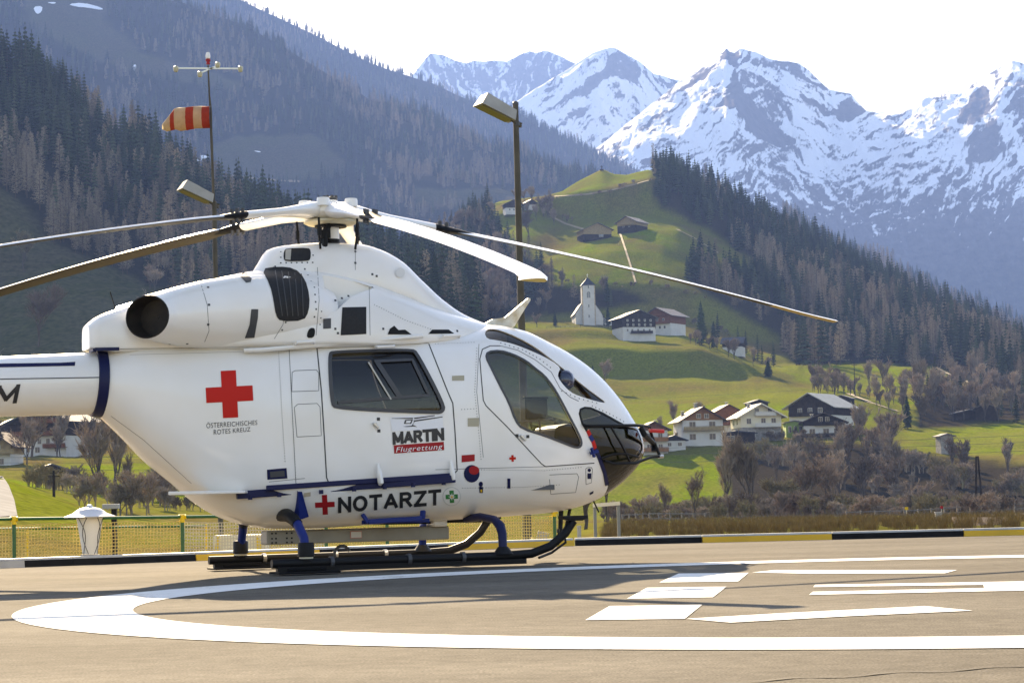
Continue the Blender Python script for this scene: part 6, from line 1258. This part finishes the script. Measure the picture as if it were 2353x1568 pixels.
# ---- pad fence with netting
def fpt(px, off, z):
    a = lerp_k(min(max(px, -150), 2400)) if px >= -80 else Vector((KB[0][0], KB[0][1], 0)); return Vector((a.x*(1+off/a.y), a.y+off, z))
frail = lambda px: .57-.10*max(0, px)/1280
fence = empty('pad_fence', fpt(33, 1.5, 0)); tag(fence, 'green pipe railing with yellow joints and yellow netting behind the kerb', 'fence'); fo_ = Vector(fence.location)
FP = [33, 420, 750, 890, 1275]
for a, b in zip([-70]+FP, FP): M_ = MB(); M_.tube([fpt(a,1.5,frail(a))-fo_, fpt(b,1.5,frail(b))-fo_], .021, 8); M_.build('rail', GPIPE, fence, smooth=40)
for x in FP:
    p_ = fpt(x,1.5,0)-fo_; z = frail(x); M_ = MB(); M_.tube([p_+Vector((0,0,-1.6)), p_+Vector((0,0,z))], .024, 10); po_ = M_.build('post', GPIPE, fence, smooth=40)
    M_ = MB(); M_.tube([p_+Vector((0,0,z-.07)), p_+Vector((0,0,z+.03))], .036, 10); M_.tube([p_+Vector((-.05,0,z)), p_+Vector((.05,0,z))], .032, 8); M_.build('joint', YCAP, po_, smooth=40)
def net(name, x0, x1, off, z0, z1, m, cell=.042, th=.011, seed=1):
    g = random.Random(seed); A = fpt(x0,off,0); B = fpt(x1,off,0); L_ = (B-A).length; nx = int(L_/cell); nz_ = int((z1-z0)/cell); M_ = MB(); 
    pts = [fpt(x0+(x1-x0)*i/nx, off, 0) for i in range(nx+1)]
    sag = lambda i: .018*abs(math.sin(i*.13))*1.2
    def P(i, j): 
        p = pts[i]; return Vector((p.x, p.y+.03*math.sin(i*.09)+.012*math.sin(j*.7+i*.2), z0+(z1-z0-sag(i))*j/nz_))-fo_
    t = th/2
    for i in range(nx+1):
        for j in range(nz_):
            a, b = P(i,j), P(i,j+1); M_.add([a-Vector((t,0,0)), a+Vector((t,0,0)), b+Vector((t,0,0)), b-Vector((t,0,0))], [(0,1,2,3)])
    for j in range(nz_+1):
        for i in range(nx):
            a, b = P(i,j), P(i+1,j); M_.add([a-Vector((0,0,t)), b-Vector((0,0,t)), b+Vector((0,0,t)), a+Vector((0,0,t))], [(0,1,2,3)])
    o = M_.build(name, m, fence, fix=False); o['kind'] = 'stuff'
net('netting', -70, 415, 1.55, -.45, .50, NETY, seed=1); net('netting', 425, 745, 1.55, -.45, .47, NETW, seed=2); net('netting', 755, 1270, 1.55, -.45, .43, NETY, seed=3)
# lower railing in the hollow
fr2 = empty('lower_railing', fpt(60,3.2,-.6)); tag(fr2, 'thin lower green railing seen through the netting', 'railing'); o2 = Vector(fr2.location)
M_ = MB(); M_.tube([fpt(-60,3.2,.44)-o2, fpt(480,3.2,.40)-o2], .018, 8); M_.build('rail', GPIPE, fr2, smooth=40)
for x in (64, 475): M_ = MB(); M_.tube([fpt(x,3.2,-1.5)-o2, fpt(x,3.2,.42)-o2], .018, 8); M_.build('post', YCAP, fr2, smooth=40)
# ---- lantern
LG = at(207, 1276, 27.9); base = Vector((LG.x, LG.y, -1.5)); root = empty('garden_lantern', base); root.scale = (.88,.88,1); tag(root, 'white garden lantern with wide hat standing behind the kerb', 'lantern')
zb = LG.z-base.z-.02; MILK = mat('milky_lamp_glass', (.78,.76,.70), .35); WL = mat('white_lamp_metal', (.52,.54,.57), .45)
M_ = MB(); M_.lathe([(.10,0),(.10,zb-.02),(.14,zb),(.135,zb+.04),(.001,zb+.04)], 16); M_.build('column', LAMPW, root, smooth=40)
M_ = MB(); M_.lathe([(.105,zb+.045),(.135,zb+.2),(.165,zb+.38),(.19,zb+.5),(.001,zb+.5)], 24); M_.build('glass', MILK, root, smooth=40)
M_ = MB(); M_.lathe([(.17,zb+.505),(.355,zb+.50),(.365,zb+.512),(.24,zb+.555),(.20,zb+.585),(.14,zb+.615),(.05,zb+.63),(.03,zb+.66),(.001,zb+.665)], 28); M_.build('hat', WL, root, smooth=40)
for k in range(8):
    M_ = MB(); pts = []
    for i in range(9):
        f = i/8; a_ = k*math.pi/4+(math.sin(f*math.pi)*.55 if k % 2 else -math.sin(f*math.pi)*.55); rr = .108+.086*f; pts.append((rr*math.cos(a_), rr*math.sin(a_), zb+.045+.455*f))
    M_.tube(pts, .005, 5); M_.build('wire_guard', DGREY, root)
LG2 = at(262, 1168, 45); root = empty('flat_lamp', Vector((LG2.x,LG2.y,drop(LG2.x,LG2.y)))); tag(root, 'flat white lamp on a dark post behind the garden lantern', 'lamp'); z_ = LG2.z-root.location.z
M_ = MB(); M_.box(-.05,.05,-.05,.05,0,z_); M_.build('post', BLACK, root); M_ = MB(); M_.box(-.22,.10,-.12,.12,z_+.0,z_+.10); M_.build('lamp_head', LAMPW, root, bevel=.01)
# ---- bin, frame, posts beyond the kerb
bp_ = at(552, 1262, 34.5); root = empty('storage_bin', Vector((bp_.x,bp_.y,-1.2))); tag(root, 'cream storage bin with yellow corner braces behind the rear skid', 'bin')
M_ = MB(); M_.box(-.40,.42,-.2,.3,0,1.42); M_.build('body', mat('cream_bin',(.70,.64,.46),.6), root, bevel=.02); M_ = MB(); M_.box(-.36,.40,-.25,-.205,.95,1.16); M_.build('front_band', YCAP, root)
for s in (-1,1): M_ = MB(); M_.prism([(s*.30,.9),(s*.44,.9),(s*.32,1.40),(s*.28,1.40)], -.27,-.255); M_.build('brace', YCAP, root)
a = at(1368,1225,38); b = at(1418,1225,38); root = empty('steel_frame', Vector((a.x,a.y,drop(a.x,a.y)))); tag(root, 'galvanised goal shaped steel frame right of the front skid', 'frame'); ro = Vector(root.location)
t0, t1 = at(1366,1163,38)-ro, at(1420,1158,38)-ro
GALV = mat('galvanised_steel', (.22,.22,.21), .6, metal=.3)
for p in (t0, t1): M_ = MB(); M_.bar(Vector((p.x,p.y,-.2)), p, .055); M_.build('post', GALV, root)
M_ = MB(); M_.bar(t0+Vector((-.03,0,.02)), t1+Vector((.03,0,.02)), .09, .06); M_.build('lit_top_bar', STEEL, root)  # sunlit top put into the colour: brighter steel than the posts
for i, (x, y0, y1, lb) in enumerate(((1330,1232,1211,'short white marker post beside the steel frame'),)):
    p = at(x,y1,34); g_ = Vector((p.x,p.y,-.6)); M_ = MB(); M_.tube([(0,0,0),(0,0,p.z+.6)], .03, 8); M_.lathe([(.034,0),(.034,.03),(.001,.03)], 8, c=(0,0,p.z+.6)); o = M_.build('marker_post', LAMPW, smooth=40); o.location = g_; tag(o, lb, 'post')
p = at(1222,1232,33.5); root = empty('approach_light', Vector((p.x,p.y,-.5))); tag(root, 'small grey floodlight on the ground behind the yellow kerb', 'light'); z_ = p.z+.5
M_ = MB(); M_.bar((0,0,0),(0,0,z_), .04); M_.build('stem', STEEL, root); M_ = MB(); M_.box(-.11,.06,-.08,.08,z_-.05,z_+.09, Matrix.Rotation(.3,4,'Y')); M_.build('lamp_head', LAMPW, root, bevel=.01)
# ---- far right: road, hut roof, cabinet, pole, signs
pr = [at(2075,1199,215), at(2352,1189,205), at(2480,1185,205), at(2480,1180,230), at(2352,1183,230), at(2090,1193,240)]
M_ = MB(); M_.add([Vector((p.x,p.y,max(drop(p.x,p.y),p.z)+.12)) for p in pr], [(0,1,4,5),(1,2,3,4)]); o = M_.build('valley_road', mat('pale_road',(.20,.19,.175),.95,spec=0,noise=(.5,.2)), fix=False); tag(o, kind='structure')
p = at(2270,1212,66); root = empty('low_hut', Vector((p.x,p.y,-1.2)), -.1); tag(root, 'low hut with dark brown sheet roof just beyond the kerb at right', 'hut'); zt = p.z+1.2
M_ = MB(); M_.box(-.85,.85,-.6,.6,0,zt+.05); M_.build('wall', WOODD, root); M_ = MB(); M_.add([(-1.0,-.75,zt),(1.0,-.75,zt),(.72,.6,zt+.30),(-1.0,.6,zt+.34),(-1.0,-.75,zt-.05),(1.0,-.75,zt-.05),(.72,.6,zt+.25),(-1.0,.6,zt+.29)], [(0,1,2,3),(7,6,5,4),(0,4,5,1),(1,5,6,2),(2,6,7,3),(3,7,4,0)]); M_.build('roof', ROOFB, root)
p = at(2156,1199,100); M_ = MB(); M_.box(-.14,.14,-.1,.1,-.2,.44); M_.box(-.16,.16,-.12,.12,.441,.47); M_.box(-.12,-.01,-.108,-.101,-.05,.40); M_.box(.01,.12,-.108,-.101,-.05,.40); o = M_.build('junction_cabinet', LAMPW); o.location = p; tag(o, 'pale grey junction cabinet on the bank at right', 'cabinet')
p = at(2083,1196,120); root = empty('hydrant_sign', Vector((p.x,p.y,p.z-.2))); tag(root, 'small yellow sign on a thin post by the road', 'sign'); M_ = MB(); M_.bar((0,0,0),(0,0,.9), .035); M_.build('post', STEEL, root); M_ = MB(); M_.box(-.09,.09,-.03,-.018,.80,.96); M_.build('plate', YELL, root)
p = at(2163,1178,120); root = empty('road_sign', Vector((p.x,p.y,p.z-.6))); tag(root, 'tiny red and white sign behind the junction cabinet', 'sign'); M_ = MB(); M_.bar((0,0,0),(0,0,.95), .03); M_.build('post', STEEL, root); M_ = MB(); M_.lathe([(.001,-.01),(.09,-.01),(.09,.01),(.001,.01)], 14, M=axis_frame((0,-.025,.92),(0,-1,0))); M_.build('plate', DRED, root)
p = at(2250,1192,300); root = empty('power_pole', Vector((p.x,p.y,p.z-1))); tag(root, 'dark double legged power pole at the right edge', 'pole'); zt = 9.5
for s in (-1,1): M_ = MB(); M_.tube([(s*.55,0,0),(s*.12,0,zt)], [.17,.12], 8); M_.build('leg', WOODD, root)
M_ = MB(); M_.bar((-.4,0,4.6),(.4,0,4.6), .12); M_.bar((-.25,0,7.6),(.25,0,7.6), .1); M_.build('brace', WOODD, root)
p2 = at(1967,1012,520); root = empty('power_pole', at(1965,930,720)-Vector((0,0,1))); tag(root, 'thin power pole in front of the bright green field', 'pole'); M_ = MB(); M_.tube([(0,0,0),(0,0,15)], [.16,.10], 8); M_.bar((-.9,0,14),(.9,0,14), .12); M_.build('pole', WOODD, root)
p = at(124, 1160, 190); root = empty('power_pole', Vector((p.x,p.y,drop(p.x,p.y)-.3))); tag(root, 'lattice topped wooden pole on the left field', 'pole'); z_ = at(124,1080,190).z-root.location.z; M_ = MB(); M_.tube([(0,0,0),(0,0,z_)], [.14,.09], 8); M_.bar((-.5,0,z_-.5),(.5,0,z_-.5), .07); M_.bar((-.35,0,z_-.2),(.35,0,z_-.2), .06); M_.build('pole', WOODD, root)
WIRE = mat('power_cable', (.10,.10,.10), .5)
for i, (a, b, lb) in enumerate((((-200,1078,330),(2480,1030,330),'lowest power cable crossing the valley'),((-200,1062,330),(2480,1010,330),'second power cable from the bottom crossing the valley'),((-200,1050,330),(2480,994,330),'third power cable from the bottom crossing the valley'),((900,940,650),(2480,850,650),'upper power cable crossing in front of the green field'))):
    A, B = at(*a), at(*b); pts = [A.lerp(B, t)-Vector((0,0,(1-(2*t-1)**2)*(B-A).length*.006)) for t in np.linspace(0,1,16)]; M_ = MB(); M_.tube(pts, .022, 4); o = M_.build('power_cable', WIRE); tag(o, lb, 'cable')
# fences along the river
def railfence(lb, pts, h, n):
    P = [Vector(p) for p in pts]; root = empty('wooden_fence', P[0]); tag(root, lb, 'fence'); L_ = len(P)-1
    for i in range(n+1):
        f = i/n*L_; k = min(int(f), L_-1); p = P[k].lerp(P[k+1], f-k)-P[0]; M_ = MB(); M_.box(-.07,.07,-.07,.07,-.4,h, Matrix.Translation(p)); M_.build('post', FW, root)
    for z in (.45,.9):
        for k in range(L_): M_ = MB(); M_.bar(P[k]-P[0]+Vector((0,-.09,h*z)), P[k+1]-P[0]+Vector((0,-.09,h*z)), .05, .1); M_.build('rail', FW, root)
FW = mat('grey_fence_wood', (.24,.21,.18), .9, noise=(2,.3))
def on(x, y, d): p = at(x, y, d); return Vector((p.x, p.y, max(drop(p.x, p.y), p.z-1)))
railfence('grey wooden rail fence along the river right of the frame', [on(1430,1203,225), on(1500,1203,225), on(1620,1202,225)], 1.1, 9)
railfence('long pale rail fence by the road at the right', [on(1945,1196,245), on(2100,1192,245), on(2240,1188,245), on(2400,1184,245)], 1.2, 14)
railfence('small dark fence below the church', [on(1255,752,955), on(1320,758,955), on(1400,762,955)], 1.0, 12)
railfence('fence line along the top of the bright green field', [ground_at(2075,880), ground_at(2120,874), ground_at(2165,868)], 1.0, 8)
# snow patches and the white track on the left
SNOWP = mat('old_snow', (.82,.84,.88), .8)
def snowpatch(poly, nm, z=.5):
    vo, fo = tess(smoothpoly(poly,1), 6); V = [ground_at(v.x, v.y, nm)+Vector((0,0,z)) for v in vo]; M_ = MB(); M_.add(V, [tuple(f) for f in fo]); o = M_.build('snow_patch', SNOWP, fix=False); tag(o, kind='structure')
for pl in ([(155,12),(190,8),(235,20),(236,26),(200,20),(175,18)],[(75,18),(98,16),(96,30),(84,36)],[(105,8),(130,7),(125,12)],[(448,362),(462,358),(485,362),(460,372),(448,376)],[(580,348),(600,350),(596,353)],[(305,152),(313,150),(312,164),(306,164)],[(340,110),(333,112),(330,108)]): snowpatch(pl, 'wooded_ridge_middle', 1.2)
tr = [(-10,1094),(6,1094),(20,1116),(33,1150),(40,1186),(-10,1190)]
vo, fo = tess(tr, 6); V = [ground_at(v.x, v.y)+Vector((0,0,.08)) for v in vo]; M_ = MB(); M_.add(V, [tuple(f) for f in fo]); o = M_.build('pale_track', mat('pale_gravel_track',(.36,.34,.31),.95,spec=0,noise=(.8,.15)), fix=False); tag(o, kind='structure')
# dirt paths on the hill
DIRT = mat('pale_dirt_path', (.30,.22,.12), .95, noise=(.3,.3))
def path(pts, w, nm='valley_meadows', z=.25):
    P = [];
    for i in range(len(pts)-1):
        a, b = Vector(pts[i]), Vector(pts[i+1]); k = max(2, int((b-a).length/8)); P += [ground_at(*a.lerp(b, j/k), nm) for j in range(k)]
    P.append(ground_at(*pts[-1], nm)); M_ = MB(); V = []
    for i, p in enumerate(P):
        t = P[min(i+1,len(P)-1)]-P[max(i-1,0)]; t.z = 0; t = t.normalized() if t.length > 1e-6 else Vector((1,0,0)); s = Vector((-t.y,t.x,0))*w/2
        for q in (p-s, p+s): V.append(Vector((q.x, q.y, drop(q.x, q.y, nm)+z)))
    M_.add(V, [(2*i,2*i+1,2*i+3,2*i+2) for i in range(len(P)-1)]); o = M_.build('dirt_path', DIRT, fix=False); tag(o, kind='structure')
path([(1555,527),(1600,550),(1650,582)], 2.0); path([(1270,500),(1300,515),(1350,530),(1400,545)], 2.5); path([(1270,452),(1350,447),(1420,434),(1490,415)], 1.6); path([(500,400),(560,408),(620,414),(690,418)], 4, 'wooded_ridge_middle', .6); path([(1420,524),(1432,560),(1445,600),(1460,650)], 1.0)
path([(1950,905),(2000,925),(2060,945)], 2.0); path([(2150,845),(2200,870),(2260,890)], 2.0)
# ================================================================ single trees one can pick out
def big_tree(label, px, py, toppx, seed, tw, d=None, nm='valley_meadows', name='bare_tree', cat='tree', wide=1.0, group=None, base=None, **kw):
    g = base or ground_at(px, py, nm); h = (py-toppx)*g.y/FPX*1.22; T, W = bare(seed, **kw); root = empty(name, g-Vector((0,0,h*.01)), rnd.random()*6); tag(root, label, cat, group); root.scale = (h*wide, h*wide, h)
    T.build('trunk', TRUNK, root, fix=False); W.build('crown', tw, root, fix=False)
def big_conifer(label, px, py, toppx, seed, slim=.17, nm='valley_meadows', base=None, m=None):
    g = base or ground_at(px, py, nm); h = (py-toppx)*g.y/FPX; c = conifer(seed, slim, 19, 14, .42); root = empty('spruce_tree', g-Vector((0,0,h*.01)), rnd.random()*6); tag(root, label, 'spruce'); root.scale = (h, h, h)
    a, b = MB(), MB(); n = 0
    for f, k in zip(c.f, c.mi): (a if k == 0 else b).f.append(f)
    a.v = c.v; b.v = c.v; a.mi = [0]*len(a.f); b.mi = [0]*len(b.f)
    for q, nm_, mm in ((a,'trunk',BARK),(b,'crown',m or NEEDLE)): o = q.build(nm_, mm, root, fix=False); bm = bmesh.new(); bm.from_mesh(o.data); bmesh.ops.delete(bm, geom=[v for v in bm.verts if not v.link_faces], context='VERTS'); bm.to_mesh(o.data); bm.free()
FINE = dict(levels=4, nb=3, fan=8, twigw=.0042)
big_tree('taller left one of the twin bare trees below the village', 1672, 1212, 1026, 101, TWIG_PALE, base=on(1672,1210,300), spread=.34, up=1.0, trunk=.013, **FINE)
big_tree('right one of the twin bare trees below the village, with forked dark trunk', 1727, 1210, 1040, 102, TWIG_PALE, base=on(1727,1208,300), spread=.40, up=.9, trunk=.018, **FINE)
big_tree('pale bare tree on the bank below the dark timber house', 1935, 1110, 990, 103, TWIG_PALE, spread=.35, up=1.0, trunk=.012, **FINE)
big_tree('pale bare tree near the right edge below the slim stone hut', 2060, 1120, 1005, 104, TWIG_PALE, spread=.4, up=.9, trunk=.012, **FINE)
big_tree('bushy bare tree left of the river fence at right', 1850, 1205, 1085, 105, TWIG, base=on(1850,1204,330), spread=.55, up=.6, wide=1.2, trunk=.012, **FINE)
big_tree('yellowish budding bush tree right of the twin trees', 1795, 1205, 1125, 106, TWIG_YEL, base=on(1795,1204,320), spread=.6, up=.5, wide=1.3, trunk=.014, levels=4, nb=4, fan=6, twigw=.005)
big_tree('broad bare tree right of the bushy one by the river', 1912, 1203, 1075, 107, TWIG, base=on(1912,1202,335), spread=.5, up=.7, trunk=.014, **FINE)
big_tree('thin bare sapling on the green bank by the steel frame', 1530, 1205, 1125, 108, TWIG, base=on(1530,1204,250), spread=.3, up=1.0, trunk=.010, levels=4, nb=3, fan=3, twigw=.005)
big_tree('second thin sapling on the green bank', 1597, 1205, 1095, 109, TWIG, base=on(1597,1204,250), spread=.35, up=.9, trunk=.010, levels=4, nb=3, fan=3, twigw=.005)
big_tree('slim birch behind the steel frame', 1395, 1215, 1085, 110, TWIG_PALE, base=on(1395,1212,150), spread=.3, up=1.0, trunk=.012, levels=4, nb=3, fan=4, twigw=.005)
big_tree('dark multi stemmed tree behind the skid tip', 1345, 1222, 1115, 111, TWIG, base=on(1345,1218,130), spread=.45, up=.8, trunk=.03, levels=4, nb=3, fan=4, twigw=.005)
big_tree('pale bare tree beside the cockpit roof on the meadow', 1388, 895, 832, 112, TWIG_PALE, spread=.45, up=.8, trunk=.012, **FINE)
big_tree('bare tree standing alone above the small white house', 1547, 985, 925, 113, TWIG, spread=.45, up=.9, trunk=.012, **FINE)
big_tree('round bare tree above the orange gabled chalet', 1597, 965, 925, 114, TWIG, spread=.5, up=.7, wide=1.2, trunk=.012, **FINE)
for i, (x, y0, y1, lb) in enumerate(((1095,715,640,'first pale larch left of the lamp pole'),(1125,718,645,'second pale larch left of the lamp pole'),(1160,722,642,'tallest pale larch left of the lamp pole'))):
    g = ground_at(x, y0); h = (y0-y1)*g.y/FPX; m = larch(130+i,.17).mesh('larch', fix=False); m.materials.append(BARK); m.materials.append(TWIG_PALE); o = link('larch_tree', m); o.location = g; o.scale = (h,h,h); tag(o, lb, 'larch')
big_conifer('tall dark spruce just right of the mast fairing', 1000, 692, 575, 201, .19, base=at(1000,692,690))
big_conifer('tallest spruce beside the farmhouses', 1612, 792, 690, 202, .20); big_conifer('second spruce close to the tallest one by the farmhouses', 1640, 800, 735, 203, .2); big_conifer('slim spruce right of the church tower', 1397, 752, 695, 204, .17)
big_conifer('small spruce left of the church', 1275, 748, 712, 205, .22); big_conifer('dark spruce beside the pale tree on the meadow', 1362, 872, 838, 206, .3)
big_conifer('dark round cypress like tree on the slope right of the farm', 1765, 865, 824, 207, .36); big_conifer('little spruce in front of the dark timber house', 1829, 1008, 975, 208, .25); big_conifer('small spruce at the right by the power pole', 2176, 1192, 1145, 209, .26, base=on(2176,1192,300)); big_conifer('dark spruce below the right meadow', 2085, 985, 905, 210, .2)
# left side
big_tree('brown bushy tree above the tail boom', 88, 800, 672, 120, TWIG, base=at(88,795,640), spread=.55, up=.6, wide=1.1, trunk=.014, **FINE)
big_tree('yellow tinged tree on the left slope', 55, 625, 538, 121, TWIG_YEL, nm='wooded_hill_left', spread=.5, up=.7, trunk=.012, **FINE)
big_tree('tall bare tree right of the left farmhouse', 268, 1130, 955, 122, TWIG, base=on(268,1128,330), spread=.35, up=.9, trunk=.018, **FINE)
big_tree('leaning bare tree beside the tall one under the boom', 228, 1150, 985, 123, TWIG, base=on(228,1148,320), spread=.4, up=.9, trunk=.016, **FINE)
big_tree('small upright bare tree on the lit left field', 373, 1152, 1066, 124, TWIG, base=on(373,1150,320), spread=.3, up=1.1, trunk=.016, levels=4, nb=4, fan=4, twigw=.004)
big_tree('thin bare tree below the aft fuselage', 296, 1165, 1070, 125, TWIG, base=on(296,1163,300), spread=.25, up=1.1, trunk=.012, levels=4, nb=3, fan=3, twigw=.004)
big_tree('bare tree in front of the left farmhouse', 62, 1085, 985, 126, TWIG, base=on(62,1080,440), spread=.5, up=.7, trunk=.014, **FINE)
big_tree('pale spreading tree on the slope left of the helicopter tail', 355, 668, 622, 127, TWIG_PALE, nm='wooded_hill_left', spread=.5, up=.7, wide=1.2, trunk=.012, **FINE)
big_tree('fan shaped bare tree on the upper green meadow', 1215, 545, 485, 128, TWIG, base=ground_at(1215,545), spread=.55, up=.7, trunk=.016, **FINE)
big_tree('brown tree beside the upper chalet', 1262, 500, 440, 129, TWIG, spread=.45, up=.8, trunk=.014, **FINE)
# ================================================================ the air between: pale blue haze
hz = MB(); hz.box(-9000, 9000, -2200, 13500, -900, 2700)
haze = hz.build('haze'); tag(haze, kind='stuff')
hm = bpy.data.materials.new('haze_air'); hm.use_nodes = True; hn = hm.node_tree; hn.nodes.clear()
ho = hn.nodes.new('ShaderNodeOutputMaterial'); hv = hn.nodes.new('ShaderNodeVolumePrincipled')
hv.inputs['Color'].default_value = (.25, .43, 1.0, 1); hv.inputs['Density'].default_value = 9.5e-5; hv.inputs['Anisotropy'].default_value = 0.0
hn.links.new(hv.outputs[0], ho.inputs['Volume']); haze.data.materials.append(hm)
